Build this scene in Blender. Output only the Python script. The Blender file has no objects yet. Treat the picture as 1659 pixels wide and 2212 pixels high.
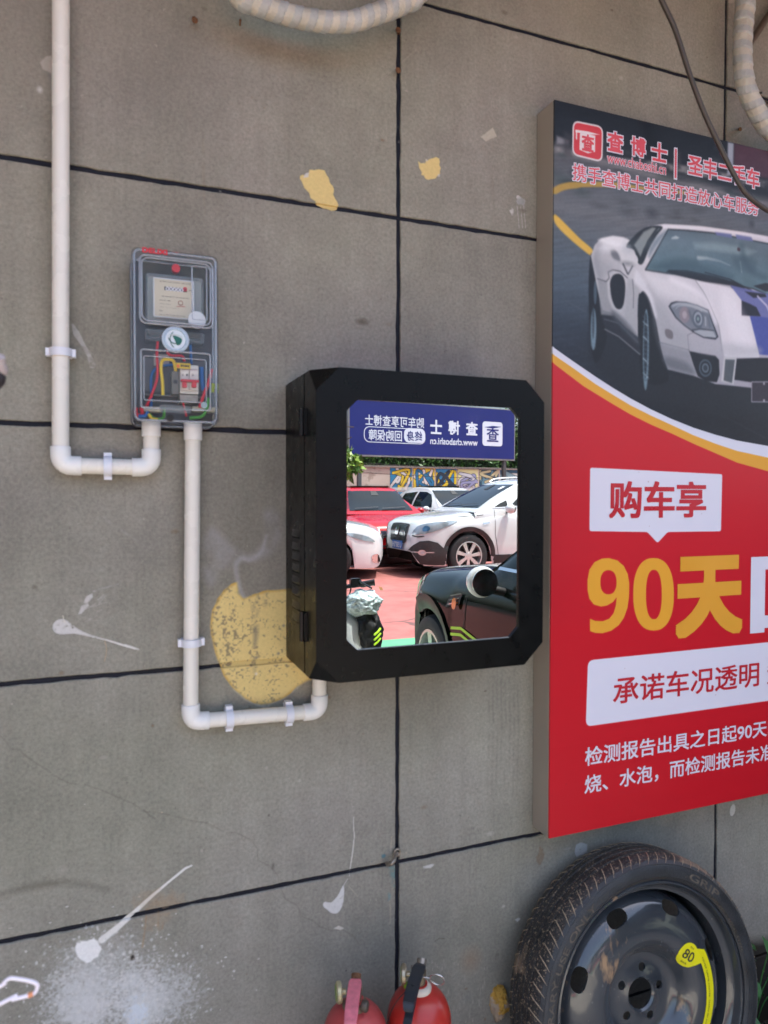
import bpy, bmesh, math, random
import numpy as np
from mathutils import Vector, Matrix
from mathutils.bvhtree import BVHTree
from mathutils.geometry import delaunay_2d_cdt
random.seed(7); RNG = np.random.default_rng(7)
S = bpy.context.scene; COL = S.collection
R = math.radians; PI = math.pi

# ---------------------------------------------------------------- camera
DW = 1.225            # camera to wall, metres
EYE = 1.35
F, YAW, PITCH, ROLL = 1512.4, 0.36725, -0.02449, 0.0015     # focal length in px of a 1659 px wide picture
cam_d = bpy.data.cameras.new('camera'); cam = bpy.data.objects.new('camera', cam_d); COL.objects.link(cam); S.camera = cam
cam_d.sensor_fit = 'HORIZONTAL'; cam_d.sensor_width = 36; cam_d.lens = 36 * F / 1659
cam_d.clip_start = .02; cam_d.clip_end = 400
FW = Vector((math.sin(YAW)*math.cos(PITCH), math.cos(YAW)*math.cos(PITCH), math.sin(PITCH)))
r0 = Vector((math.cos(YAW), -math.sin(YAW), 0)); u0 = r0.cross(FW)
RT = r0*math.cos(ROLL) + u0*math.sin(ROLL); UP = -r0*math.sin(ROLL) + u0*math.cos(ROLL)
CAM = Vector((0, -DW, EYE))
cam.matrix_world = Matrix.Translation(CAM) @ Matrix((RT, UP, -FW)).transposed().to_4x4()
cam_d.dof.use_dof = True; cam_d.dof.focus_distance = 3.2; cam_d.dof.aperture_fstop = 9.0

# ---------------------------------------------------------------- sky, sun, exposure
SUN_EL, SUN_AZ = R(72), R(120)        # azimuth measured from -y (away from the wall) towards +x
sdir = Vector((math.cos(SUN_EL)*math.sin(SUN_AZ), -math.cos(SUN_EL)*math.cos(SUN_AZ), math.sin(SUN_EL)))
w = bpy.data.worlds.new('World'); S.world = w; w.use_nodes = True
sky = w.node_tree.nodes.new('ShaderNodeTexSky'); sky.sky_type = 'NISHITA'; sky.sun_disc = False
sky.sun_elevation = SUN_EL; sky.sun_rotation = math.atan2(sdir.x, sdir.y); sky.dust_density = 5.0; sky.air_density = 1.0; sky.ozone_density = .6
bg = w.node_tree.nodes['Background']; w.node_tree.links.new(sky.outputs[0], bg.inputs[0]); bg.inputs[1].default_value = .14
sl = bpy.data.lights.new('sun', 'SUN'); sl.energy = 2.0; sl.angle = R(.53); sl.color = (1, .96, .90)
so = bpy.data.objects.new('sun', sl); COL.objects.link(so)
so.rotation_euler = sdir.to_track_quat('Z', 'Y').to_euler(); so.location = (0, -3, 8)
S.view_settings.view_transform = 'Standard'; S.view_settings.look = 'None'; S.view_settings.gamma = 1
S.view_settings.exposure = 1.95; S.view_settings.use_curve_mapping = False
S.render.engine = 'CYCLES'; S.cycles.max_bounces = 10; S.cycles.transparent_max_bounces = 16
S.cycles.caustics_reflective = False; S.cycles.caustics_refractive = False
S.cycles.use_denoising = True

# ---------------------------------------------------------------- helpers
def V(u, v, off=0.0):                 # point on the plane `off` metres in front of the wall
    d = FW + RT*((u-829.5)/F) - UP*((v-1106)/F)
    t = (DW-off)/d.y
    return CAM + d*t
def lin(c, g=1.0):
    def f(x):
        x = x/255
        return (x/12.92 if x <= .04045 else ((x+.055)/1.055)**2.4)*g
    return (f(c[0]), f(c[1]), f(c[2]), 1)
MATS = {}
def mat(name, col, rough=.6, metal=0., var=.12, vscale=8., bump=0., bscale=60., spec=.5, coat=0., detail=6):
    if name in MATS: return MATS[name]
    m = bpy.data.materials.new(name); m.use_nodes = True; MATS[name] = m
    nt = m.node_tree; b = nt.nodes['Principled BSDF']
    c = col if len(col) == 4 else (*col, 1)
    b.inputs['Roughness'].default_value = rough; b.inputs['Metallic'].default_value = metal
    b.inputs['Specular IOR Level'].default_value = spec; b.inputs['Coat Weight'].default_value = coat
    b.inputs['Coat Roughness'].default_value = .03
    geo = nt.nodes.new('ShaderNodeTexCoord')
    if var:
        n = nt.nodes.new('ShaderNodeTexNoise'); n.inputs['Scale'].default_value = vscale; n.inputs['Detail'].default_value = detail
        nt.links.new(geo.outputs['Object'], n.inputs[0])
        mp = nt.nodes.new('ShaderNodeMapRange'); mp.inputs[1].default_value = .3; mp.inputs[2].default_value = .7
        mp.inputs[3].default_value = 1-var; mp.inputs[4].default_value = 1+var
        nt.links.new(n.outputs[0], mp.inputs[0])
        mx = nt.nodes.new('ShaderNodeVectorMath'); mx.operation = 'SCALE'; mx.inputs[0].default_value = c[:3]
        nt.links.new(mp.outputs[0], mx.inputs['Scale']); nt.links.new(mx.outputs[0], b.inputs['Base Color'])
        mr = nt.nodes.new('ShaderNodeMapRange'); mr.inputs[1].default_value = .3; mr.inputs[2].default_value = .7
        mr.inputs[3].default_value = max(0, rough-.08); mr.inputs[4].default_value = min(1, rough+.08)
        nt.links.new(n.outputs[0], mr.inputs[0]); nt.links.new(mr.outputs[0], b.inputs['Roughness'])
    else: b.inputs['Base Color'].default_value = c
    if bump:
        n2 = nt.nodes.new('ShaderNodeTexNoise'); n2.inputs['Scale'].default_value = bscale; n2.inputs['Detail'].default_value = 4
        nt.links.new(geo.outputs['Object'], n2.inputs[0])
        bp = nt.nodes.new('ShaderNodeBump'); bp.inputs['Strength'].default_value = bump; bp.inputs['Distance'].default_value = .01
        nt.links.new(n2.outputs[0], bp.inputs['Height']); nt.links.new(bp.outputs[0], b.inputs['Normal'])
    return m
def specks(m, col, scale, thr, amount=1., rough=.9, stretch=(1, 1, 1), coord='Object'):
    """sprinkle small dirt specks of another colour over a material"""
    nt = m.node_tree; out = nt.nodes['Material Output']; src = out.inputs[0].links[0].from_socket
    tc = nt.nodes.new('ShaderNodeTexCoord'); mp = nt.nodes.new('ShaderNodeMapping'); mp.inputs['Scale'].default_value = stretch
    nt.links.new(tc.outputs[coord], mp.inputs[0])
    n = nt.nodes.new('ShaderNodeTexNoise'); n.inputs['Scale'].default_value = scale; n.inputs['Detail'].default_value = 5; n.inputs['Roughness'].default_value = .65
    nt.links.new(mp.outputs[0], n.inputs[0])
    r = nt.nodes.new('ShaderNodeMapRange'); r.inputs[1].default_value = thr; r.inputs[2].default_value = thr+.06; r.inputs[4].default_value = amount
    nt.links.new(n.outputs[0], r.inputs[0])
    d = nt.nodes.new('ShaderNodeBsdfPrincipled'); d.inputs['Base Color'].default_value = (*col[:3], 1); d.inputs['Roughness'].default_value = rough
    mx = nt.nodes.new('ShaderNodeMixShader'); nt.links.new(r.outputs[0], mx.inputs[0]); nt.links.new(src, mx.inputs[1]); nt.links.new(d.outputs[0], mx.inputs[2])
    nt.links.new(mx.outputs[0], out.inputs[0])
    return m

def link(o, parent=None):
    COL.objects.link(o)
    if parent is not None: o.parent = parent
    return o
def thing(name, label, cat, loc=(0, 0, 0), group=None, rz=0):
    o = bpy.data.objects.new(name, None); o.empty_display_size = .05; link(o)
    o.location = loc; o.rotation_euler = (0, 0, rz); o['label'] = label; o['category'] = cat
    if group: o['group'] = group
    bpy.context.view_layer.update()
    return o
def tag(o, label, cat, group=None):
    o['label'] = label; o['category'] = cat
    if group: o['group'] = group
    return o
def struct(o): o['kind'] = 'structure'; return o
class MB:
    """collects geometry in world space"""
    def __init__(s): s.v = []; s.f = []; s.mi = []; s.m = 0; s.fuv = []
    def add(s, vs, fs):
        n = len(s.v); s.v += [tuple(p) for p in vs]; s.f += [tuple(i+n for i in f) for f in fs]; s.mi += [s.m]*len(fs)
    def box(s, c, size, M=None, bev=0):
        x, y, z = [a/2 for a in size]; c = Vector(c)
        P = [Vector((i*x, j*y, k*z)) for k in (-1, 1) for j in (-1, 1) for i in (-1, 1)]
        if M is not None: P = [M @ p for p in P]
        s.add([p+c for p in P], [(0, 2, 3, 1), (4, 5, 7, 6), (0, 1, 5, 4), (2, 6, 7, 3), (0, 4, 6, 2), (1, 3, 7, 5)])
    def tube(s, pts, r, seg=12, closed=False, cap=True, prof=None):
        pts = [Vector(p) for p in pts]; n = len(pts); rr = r if hasattr(r, '__len__') else [r]*n
        T = []
        for i in range(n):
            a = pts[(i-1) % n] if (closed or i > 0) else pts[i]; b = pts[(i+1) % n] if (closed or i < n-1) else pts[i]
            T.append((b-a).normalized())
        N = T[0].orthogonal().normalized(); rings = []
        for i in range(n):
            N = (N - T[i]*N.dot(T[i])).normalized(); B = T[i].cross(N)
            rings.append([pts[i] + (N*math.cos(2*PI*k/seg) + B*math.sin(2*PI*k/seg))*rr[i]*(prof(i, k) if prof else 1) for k in range(seg)])
        base = len(s.v); vs = [p for q in rings for p in q]; fs = []
        for i in range(n if closed else n-1):
            j = (i+1) % n
            for k in range(seg): fs.append((i*seg+k, i*seg+(k+1) % seg, j*seg+(k+1) % seg, j*seg+k))
        if cap and not closed: fs += [tuple(range(seg))[::-1], tuple((n-1)*seg+k for k in range(seg))]
        s.add(vs, fs)
    def lathe(s, prof, M, seg=32, closed=False, a0=0, a1=2*PI):
        """prof: (r, h) pairs, axis = local z of M"""
        full = abs(a1-a0-2*PI) < 1e-6; ns = seg if full else seg+1
        vs = []; n = len(prof)
        for k in range(ns):
            a = a0 + (a1-a0)*k/seg
            for r, h in prof: vs.append(M @ Vector((r*math.cos(a), r*math.sin(a), h)))
        fs = []
        for k in range(seg):
            k2 = (k+1) % ns
            for i in range(n if closed else n-1):
                i2 = (i+1) % n
                fs.append((k*n+i, k2*n+i, k2*n+i2, k*n+i2))
        s.add(vs, fs)
    def prism(s, poly, h0, h1, M):
        """2-D polygon extruded along local z of M"""
        n = len(poly)
        vs = [M @ Vector((x, y, h0)) for x, y in poly] + [M @ Vector((x, y, h1)) for x, y in poly]
        fs = [tuple(range(n))[::-1], tuple(range(n, 2*n))] + [(i, (i+1) % n, n+(i+1) % n, n+i) for i in range(n)]
        s.add(vs, fs)
    def build(s, name, mats, parent=None, smooth=None, bevel=0):
        me = bpy.data.meshes.new(name); me.from_pydata(s.v, [], s.f)
        if not isinstance(mats, (list, tuple)): mats = [mats]
        for m in mats: me.materials.append(m)
        if any(s.mi): me.polygons.foreach_set('material_index', s.mi)
        bm = bmesh.new(); bm.from_mesh(me)
        bmesh.ops.recalc_face_normals(bm, faces=bm.faces)
        if bevel: bmesh.ops.bevel(bm, geom=[e for e in bm.edges if e.is_manifold and e.calc_face_angle() > .5], offset=bevel, segments=2, affect='EDGES')
        if parent is not None:
            M_ = parent.matrix_basis.copy(); q_ = parent.parent
            while q_ is not None: M_ = q_.matrix_basis @ M_; q_ = q_.parent
            bm.transform(M_.inverted())
        bm.to_mesh(me); bm.free()
        if smooth is not None:
            me.polygons.foreach_set('use_smooth', [True]*len(me.polygons))
            try: me.set_sharp_from_angle(angle=R(smooth))
            except Exception: pass
        o = bpy.data.objects.new(name, me); link(o)
        if parent is not None: o.parent = parent
        return o
def cr(pts, n=8, closed=False):       # Catmull-Rom through points of any dimension
    P = [np.array(p, float) for p in pts]; N = len(P); out = []
    for i in range(N if closed else N-1):
        a = P[(i-1) % N] if (closed or i > 0) else 2*P[0]-P[1]; b = P[i]; c = P[(i+1) % N]
        d = P[(i+2) % N] if (closed or i < N-2) else 2*P[-1]-P[-2]
        for k in range(n):
            t = k/n; out.append(.5*((2*b)+(c-a)*t+(2*a-5*b+4*c-d)*t*t+(3*b-a-3*c+d)*t**3))
    if not closed: out.append(P[-1])
    return [tuple(p) for p in out]
def rot_to(axis, up=Vector((0, 0, 1))):           # matrix whose local z is axis
    z = Vector(axis).normalized(); x = up.cross(z)
    if x.length < 1e-4: x = Vector((1, 0, 0))
    x.normalize(); y = z.cross(x)
    return Matrix((x, y, z)).transposed()
def frame(o, axis, up=Vector((0, 0, 1))): return Matrix.Translation(Vector(o)) @ rot_to(axis, up).to_4x4()
def rrect(x0, y0, x1, y1, r, n=5):
    P = []
    for cx, cy, a in ((x1-r, y1-r, 0), (x0+r, y1-r, 90), (x0+r, y0+r, 180), (x1-r, y0+r, 270)):
        for k in range(n+1):
            t = R(a+90*k/n); P.append((cx+r*math.cos(t), cy+r*math.sin(t)))
    return P
_txt = {}
def glyphs(s, bold=0., spacing=1.):
    k = (s, bold, spacing)
    if k not in _txt:
        c = bpy.data.curves.new('t', 'FONT'); c.body = s; c.space_character = spacing; c.resolution_u = 5
        o = bpy.data.objects.new('t', c); COL.objects.link(o)
        dg = bpy.context.evaluated_depsgraph_get(); dg.update()
        me = bpy.data.meshes.new_from_object(o.evaluated_get(dg), depsgraph=dg)
        vs = [(v.co.x, v.co.y) for v in me.vertices]; fs = [tuple(p.vertices) for p in me.polygons]
        bpy.data.objects.remove(o); bpy.data.meshes.remove(me); bpy.data.curves.remove(c)
        _txt[k] = (vs, fs)
    return _txt[k]
def text(name, s, x0, x1, y0, y1, P, m, parent, bold=0., spacing=1., base=None):
    """lettering fitted to the box x0..x1, y0..y1 of a surface frame P(x, y) -> world point"""
    vs, fs = glyphs(s, 0, spacing)
    ax = [v[0] for v in vs]; ay = [v[1] for v in vs]; bb = base if base is not None else bold
    a0, a1, b0, b1 = min(ax)-bb, max(ax)+bb, min(ay)-bb, max(ay)+bb; mb = MB()
    sx, sy = (x1-x0)/(a1-a0), (y1-y0)/(b1-b0)
    nrm_ = (P(x0+abs(x1-x0)*.01, y0)-P(x0, y0)).cross(P(x0, y0+abs(y1-y0)*.01)-P(x0, y0)).normalized()
    if x1 < x0: nrm_ = -nrm_
    n_ = 0 if bold < .004 else (8 if bold < .035 else 16)      # heavier weights: the same strokes set side by side, each a hair in front of the last
    for k in range(n_+1):
        ox, oy = (0, 0) if k == n_ else [(bold*i/2, bold*j/2) for i in range(-2, 3) for j in range(-2, 3) if max(abs(i), abs(j)) == 2 and (n_ == 16 or not (i % 2 or j % 2))][k]
        mb.add([P(x0+(x+ox-a0)*sx, y0+(y+oy-b0)*sy)+nrm_*(.00002*k) for x, y in vs], fs)
    return mb.build(name, m, parent)

# ---- painting flat prints and stains into an image made here in memory
class Canvas:
    def __init__(s, w, h, col=(0, 0, 0), a=0.):
        s.w, s.h = w, h; s.c = np.zeros((h, w, 3), np.float32); s.c[:] = np.array(col)/255.; s.a = np.full((h, w), a, np.float32)
        s.noise = {}
    k = 1.
    def nz(s, cell, seed=0, b=None):
        k = (cell, seed)
        if k not in s.noise:
            g = np.random.default_rng(seed+cell*17); gh, gw = int(s.h/cell)+3, int(s.w/cell)+3
            s.noise[k] = g.random((gh, gw)).astype(np.float32)
        if 1:
            G = s.noise[k]; x0, x1, y0, y1 = b or (0, s.w, 0, s.h)
            y = np.arange(y0, y1)/cell; x = np.arange(x0, x1)/cell; yi = y.astype(int); xi = x.astype(int)
            fy = (y-yi)[:, None]; fx = (x-xi)[None]; fy = fy*fy*(3-2*fy); fx = fx*fx*(3-2*fx)
            A0, A1 = G[yi], G[yi+1]
            return (A0[:, xi]*(1-fy)*(1-fx)+A1[:, xi]*fy*(1-fx)+A0[:, xi+1]*(1-fy)*fx+A1[:, xi+1]*fy*fx).astype(np.float32)
    def fbm(s, cell=32, seed=0, b=None):
        return s.nz(cell, seed, b)*.5+s.nz(max(2, cell//2), seed+1, b)*.25+s.nz(max(2, cell//4), seed+2, b)*.15+s.nz(max(1, cell//8) if cell >= 16 else 2, seed+3, b)*.1
    def box(s, P, pad):
        x0 = max(0, int(min(p[0] for p in P)-pad)); x1 = min(s.w, int(max(p[0] for p in P)+pad)+2)
        y0 = max(0, int(min(p[1] for p in P)-pad)); y1 = min(s.h, int(max(p[1] for p in P)+pad)+2)
        return x0, x1, y0, y1
    def apply(s, b, m, col):
        x0, x1, y0, y1 = b; m = np.clip(m, 0, 1)
        col = np.array(col, np.float32)/255. if not isinstance(col, np.ndarray) else col
        A = s.a[y0:y1, x0:x1]; C = s.c[y0:y1, x0:x1]
        na = m+A*(1-m); wgt = np.where(na > 0, m/np.maximum(na, 1e-6), 0)
        C += (col-C)*wgt[..., None]; s.a[y0:y1, x0:x1] = na
    def seg_d(s, b, P, closed, wd=None):
        x0, x1, y0, y1 = b; Y, X = np.mgrid[y0:y1, x0:x1].astype(np.float32); X += .5; Y += .5
        D = np.full(X.shape, 1e9, np.float32); n = len(P)
        for i in range(n if closed else n-1):
            ax, ay = P[i][:2]; bx, by = P[(i+1) % n][:2]; dx, dy = bx-ax, by-ay
            t = np.clip(((X-ax)*dx+(Y-ay)*dy)/(dx*dx+dy*dy+1e-9), 0, 1)
            d = np.hypot(X-ax-t*dx, Y-ay-t*dy)
            if wd is not None: d = d-(wd[i]+(wd[min(i+1, n-1)]-wd[i])*t)/2
            D = np.minimum(D, d)
        return D, X, Y
    def poly(s, P, col, alpha=1., soft=1., erode=None, shade=None):
        """soft: edge width in px; erode: (cell, low, high, seed) noise holes"""
        s.k = 1.; pad = soft+2; b = s.box(P, pad); x0, x1, y0, y1 = b
        if x1 <= x0 or y1 <= y0: return
        D, X, Y = s.seg_d(b, P, True); ins = np.zeros(X.shape, bool); n = len(P)
        for i in range(n):
            ax, ay = P[i]; bx, by = P[(i+1) % n]
            if ay == by: continue
            c = ((ay > Y) != (by > Y)) & (X < (bx-ax)*(Y-ay)/(by-ay)+ax); ins ^= c
        m = np.clip(np.where(ins, D, -D)/soft+.5, 0, 1)*alpha
        if erode:
            cell, lo, hi, seed = erode; m = m*np.clip((s.fbm(cell, seed, b)-lo)/(hi-lo), 0, 1)
        if shade is not None: col = shade(X, Y)
        s.apply(b, m, col)
    def stroke(s, P, wd, col, alpha=1., soft=1., erode=None):
        if not hasattr(wd, '__len__'): wd = [wd]*len(P)
        if len(wd) != len(P): wd = list(np.interp(np.linspace(0, 1, len(P)), np.linspace(0, 1, len(wd)), wd))
        wd = [max(1.1, q_*s.k) for q_ in wd]; s.k = 1.
        b = s.box(P, max(wd)/2+soft+2); x0, x1, y0, y1 = b
        if x1 <= x0 or y1 <= y0: return
        D, X, Y = s.seg_d(b, P, False, wd); m = np.clip(-D/soft+.5, 0, 1)*alpha
        if erode:
            cell, lo, hi, seed = erode; m = m*np.clip((s.fbm(cell, seed, b)-lo)/(hi-lo), 0, 1)
        s.apply(b, m, col)
    def blob(s, c, rx, ry, col, alpha=1., erode=None, p=1.):
        rx, ry = max(1.2, rx*s.k), max(1.2, ry*s.k); s.k = 1.
        b = s.box([(c[0]-rx, c[1]-ry), (c[0]+rx, c[1]+ry)], 2); x0, x1, y0, y1 = b
        if x1 <= x0 or y1 <= y0: return
        Y, X = np.mgrid[y0:y1, x0:x1].astype(np.float32)
        m = np.clip(1-np.hypot((X-c[0])/rx, (Y-c[1])/ry), 0, 1)**p
        if erode:
            cell, lo, hi, seed = erode; n = s.fbm(cell, seed, b); m = np.clip((n+m*1.0-1-lo+.5)/(hi-lo), 0, 1)*np.minimum(1, m*4)
        s.apply(b, m*alpha, col)
    def ell(s, c, rx, ry, col, alpha=1., soft=1., rot=0):
        rx, ry = rx*s.k, ry*s.k; s.k = 1.
        s.poly([(c[0]+rx*math.cos(t)*math.cos(rot)-ry*math.sin(t)*math.sin(rot), c[1]+rx*math.cos(t)*math.sin(rot)+ry*math.sin(t)*math.cos(rot)) for t in [2*PI*k/28 for k in range(28)]], col, alpha, soft)
    def image(s, name):
        im = bpy.data.images.new(name, s.w, s.h, alpha=True)
        px = np.empty((s.h, s.w, 4), np.float32); px[..., :3] = s.c[::-1]; px[..., 3] = s.a[::-1]
        im.alpha_mode = 'CHANNEL_PACKED'; im.pixels.foreach_set(px.ravel()); im.update(); im.pack()
        return im
def plane_image_coords(nt, org, ax, ay, w_, h_):
    """image vector from the place in the world: 0..1 along ax (width w_) and ay (height h_) from org"""
    g = nt.nodes.new('ShaderNodeNewGeometry'); sub = nt.nodes.new('ShaderNodeVectorMath'); sub.operation = 'SUBTRACT'
    nt.links.new(g.outputs['Position'], sub.inputs[0]); sub.inputs[1].default_value = org
    cx = nt.nodes.new('ShaderNodeCombineXYZ')
    for i, (a, l) in enumerate(((ax, w_), (ay, h_))):
        d = nt.nodes.new('ShaderNodeVectorMath'); d.operation = 'DOT_PRODUCT'; d.inputs[1].default_value = Vector(a)/l
        nt.links.new(sub.outputs[0], d.inputs[0]); nt.links.new(d.outputs['Value'], cx.inputs[i])
    return cx.outputs[0]
# ================================================================ wall
X0, X1, ZT, RES = -.95, 2.05, 2.50, .0014
CW, CH = int((X1-X0)/RES), int(ZT/RES)
cv = Canvas(CW, CH)
def wp(u, v):
    p = V(u, v, 0); return ((p.x-X0)/RES, (ZT-p.z)/RES)
def zf(ox, oy, k):
    def f(pts): cv.k = k*.62; return [wp(ox+x*k, oy+y*k) for x, y in pts]
    return f
z1 = zf(0, 0, .5); z2 = zf(829.5, 0, .5); z3 = zf(0, 1782, .3743); z5 = zf(270, 1188, .3255); z6 = zf(0, 1188, .293); z4 = zf(0, 702, .4557)
ze = zf(621, 1782, .2767); z7 = zf(1053, 1782, .3652); zv = zf(0, 0, 1)
WH = (205, 202, 200); YE = (222, 198, 134)
def jit(P, n=4, a=2.): return [(x+random.gauss(0, a*.5), y+random.gauss(0, a*.5)) for x, y in cr(P, n, True)]
# broad weathering: brownish veils, dark runs and mottling
for k in range(26):
    cx, cy = random.uniform(0, CW), random.uniform(0, CH); cv.blob((cx, cy), random.uniform(80, 300), random.uniform(60, 240), random.choice([(120, 112, 98), (96, 92, 88), (140, 130, 112), (128, 124, 120)]), random.uniform(.10, .26), p=.8)
for k in range(60):
    x = random.uniform(0, CW); y = random.uniform(0, CH); l = random.uniform(40, 260)
    cv.stroke([(x, y), (x+random.gauss(0, 2), y+l*.5), (x+random.gauss(0, 3), y+l)], [1, random.uniform(1.5, 5), 1], random.choice([(84, 80, 76), (150, 142, 128), (132, 112, 90)]), random.uniform(.08, .22), 2, (16, .35, .6, k))
for u in range(1055, 1120, 9):
    cv.stroke(zv([(u, 1470), (u+2, 1580), (u-2, 1720)]), [3, 6, 2], (92, 88, 84), .28, 3, (16, .3, .6, u))
for x in range(1420, 1510, 17): cv.stroke(ze([(x, 20), (x+4, 200), (x, 420)]), [3, 7, 3], (86, 80, 76), .35, 3, (16, .3, .6, x))
# the layer of fine pale and dark flecks
fl = cv.nz(2, 5)*.6+cv.nz(5, 6)*.4
lo = cv.nz(90, 9)
m = np.clip((fl-.86)/.05, 0, 1)*np.clip((lo-.35)*3, 0, 1)*.5; cv.apply((0, CW, 0, CH), m, (190, 184, 172))
m = np.clip((.10-fl)/.04, 0, 1)*.4; cv.apply((0, CW, 0, CH), m, (70, 64, 56))
# yellow paint patches
cv.poly(jit(z1([(1298, 770), (1330, 745), (1385, 730), (1430, 790), (1440, 840), (1462, 890), (1445, 908), (1380, 890), (1340, 840)])), YE, .95, 1.5, (8, .10, .24, 3))
cv.poly(z1([(1310, 768), (1320, 748), (1335, 745), (1332, 765)]), WH, .9, 1.5)
cv.poly(jit(z2([(145, 700), (175, 706), (185, 686), (235, 685), (243, 740), (225, 765), (190, 775), (165, 750)])), YE, .95, 1.5, (8, .08, .2, 4))
cv.blob(z2([(236, 756)])[0], 9, 9, WH, .9); cv.blob(z2([(182, 690)])[0], 8, 8, WH, .9)
cv.poly(z2([(418, 590), (440, 575), (470, 550), (488, 590), (462, 600), (440, 612)]), (186, 180, 165), .9, 1.5)
cv.blob(z2([(580, 850)])[0], 18, 14, WH, .9, (8, .3, .5, 7)); cv.blob(z2([(590, 870)])[0], 34, 34, (170, 172, 174), .6, (6, .35, .6, 8)); cv.blob(z2([(550, 915)])[0], 26, 26, WH, .8, (6, .35, .6, 9))
for x in (575, 590, 603): cv.stroke(z2([(x, 890), (x+5, 940), (x+9, 985)]), [2, 3, 1], WH, .55, 1.5)
cv.poly(z1([(172, 270), (200, 242), (243, 238), (243, 330), (210, 312), (185, 300)]), (176, 168, 160), .95, 1.5); cv.poly(z1([(205, 312), (243, 330), (243, 395), (222, 380)]), (120, 124, 128), .5, 4)
cv.blob(z1([(170, 385)])[0], 14, 18, WH, .9)
cv.stroke(z4([(345, 0), (362, 40), (395, 95), (425, 150), (438, 190)]), [10, 26, 16, 16, 26], (176, 174, 170), .85, 1.5, (8, .2, .5, 2))
cv.stroke(z4([(398, 90), (430, 132), (442, 138)]), 3, (158, 155, 150), .5, 1.5)
# grey filler smears left of the box
cv.poly(z4(cr([(955, 1060), (1000, 960), (1060, 1000), (1120, 1065), (1190, 1085), (1240, 1040), (1260, 960), (1250, 890), (1300, 870), (1335, 940), (1330, 1020), (1290, 1080), (1210, 1120), (1130, 1120), (1060, 1180), (1000, 1240), (965, 1180)], 4, True)), (156, 154, 156), .5, 10, (40, .2, .5, 12))
cv.stroke(z4(cr([(1262, 1000), (1240, 1070), (1190, 1112), (1140, 1108), (1118, 1150), (1135, 1240), (1160, 1300)], 4)), [10, 16, 22, 24, 20, 14], (168, 166, 168), .55, 4)
cv.blob(z4([(1010, 700)])[0], 22, 10, (150, 146, 142), .5); cv.stroke(z4([(458, 938), (490, 915), (540, 945), (600, 990), (680, 1045)]), [8, 18, 10, 4, 2], (160, 158, 154), .5, 4, (8, .3, .55, 21))
cv.blob(z4([(345, 805)])[0], 40, 14, (150, 146, 138), .4, (8, .4, .6, 5)); cv.stroke(z4([(445, 1262), (490, 1248), (560, 1228)]), [8, 5, 2], (170, 168, 166), .55, 2, (8, .3, .5, 8))
# the big yellow patch behind the box
Y5 = [(740, 215), (747, 285), (780, 322), (830, 306), (860, 295), (950, 272), (1070, 262), (1300, 250), (1420, 400), (1400, 700), (1300, 840), (1215, 862), (1150, 900), (1060, 975), (960, 1015), (880, 1018), (800, 985), (720, 915), (660, 830), (612, 720), (582, 600), (568, 500), (580, 400), (640, 290), (690, 240)]
cv.stroke(z5([(720, 925), (800, 995), (885, 1030), (950, 1045), (960, 1022), (1060, 985), (1150, 910)]), [3, 10, 14, 14, 10, 7, 4], (160, 158, 154), .8, 2)
cv.poly(jit(z5(Y5), 3, 1.2), (196, 150, 62), .9, 1.5); cv.poly(z5([(x+(4 if x < 900 else -6), y+4) for x, y in Y5]), YE, .97, 5)
b5 = cv.box(z5(Y5), 0); x0, x1, y0, y1 = b5
ys, xs = np.mgrid[y0:y1, x0:x1]; xa, xb = z5([(570, 600)])[0][0], z5([(1200, 600)])[0][0]
g = np.clip((xs-xa)/(xb-xa), 0, 1); yy = np.clip((ys-y0)/(y1-y0), 0, 1)
den = .27-.13*g-.10*np.clip(yy-.55, 0, 1); n = (cv.nz(2, 31)*.5+cv.nz(4, 32)*.3+cv.nz(12, 33)*.2)[y0:y1, x0:x1]
ins = np.zeros(n.shape, np.float32)
tmp = Canvas(CW, CH); tmp.poly(z5(Y5), (0, 0, 0), 1, 3); ins = tmp.a[y0:y1, x0:x1]
m = np.clip((den+.20-n)/.08, 0, 1)*ins*.62; cv.apply(b5, m, (166, 148, 108))
m = np.clip((den*.9+.13-n)/.06, 0, 1)*ins*.5; cv.apply(b5, m, (112, 104, 90))
cv.stroke(z5([(862, 320), (865, 450), (868, 560), (860, 650), (858, 760), (862, 880)]), [46, 40, 30, 16, 12, 8], (140, 130, 108), .75, 5, (10, .35, .6, 40))
cv.stroke(z5([(940, 300), (925, 360), (905, 400)]), [30, 34, 18], (146, 134, 108), .6, 5, (10, .35, .6, 41))
for x, y in ((868, 712), (1015, 685), (868, 820), (1050, 500)): cv.blob(z5([(x, y)])[0], 14, 14, (120, 116, 112) if y != 820 else (220, 214, 205), .9)
cv.stroke(z5([(0, 630), (40, 642), (92, 660)]), [10, 9, 4], WH, .8, 1.5)
# comet shaped splash and petals, twig mark
cv.stroke(z6(cr([(450, 565), (520, 585), (600, 612), (690, 640), (800, 668), (920, 705), (1020, 733)], 3)), [95, 88, 74, 58, 42, 30, 24, 18, 13, 10, 9, 8, 8, 9, 10, 11, 10, 8, 6], WH, .92, 2, (4, .18, .36, 50))
cv.stroke(z6([(780, 662), (900, 700), (1000, 730)]), [5, 9, 5], (226, 222, 216), .8, 1.5)
for P in ([(680, 320), (684, 350), (640, 395), (612, 390), (640, 340)], [(600, 410), (650, 395), (655, 410), (600, 470), (578, 475)]): cv.poly(z6(P), (196, 192, 188), .9, 2, (6, .2, .4, 51))
for k in range(12):
    x = 600+random.uniform(0, 130); y = 520-(x-600)*.9+random.uniform(-60, 60); cv.stroke(z6([(x, y), (x+random.uniform(30, 90), y-random.uniform(15, 45))]), [3, 1.], (170, 166, 160), .45, 1.5)
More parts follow.
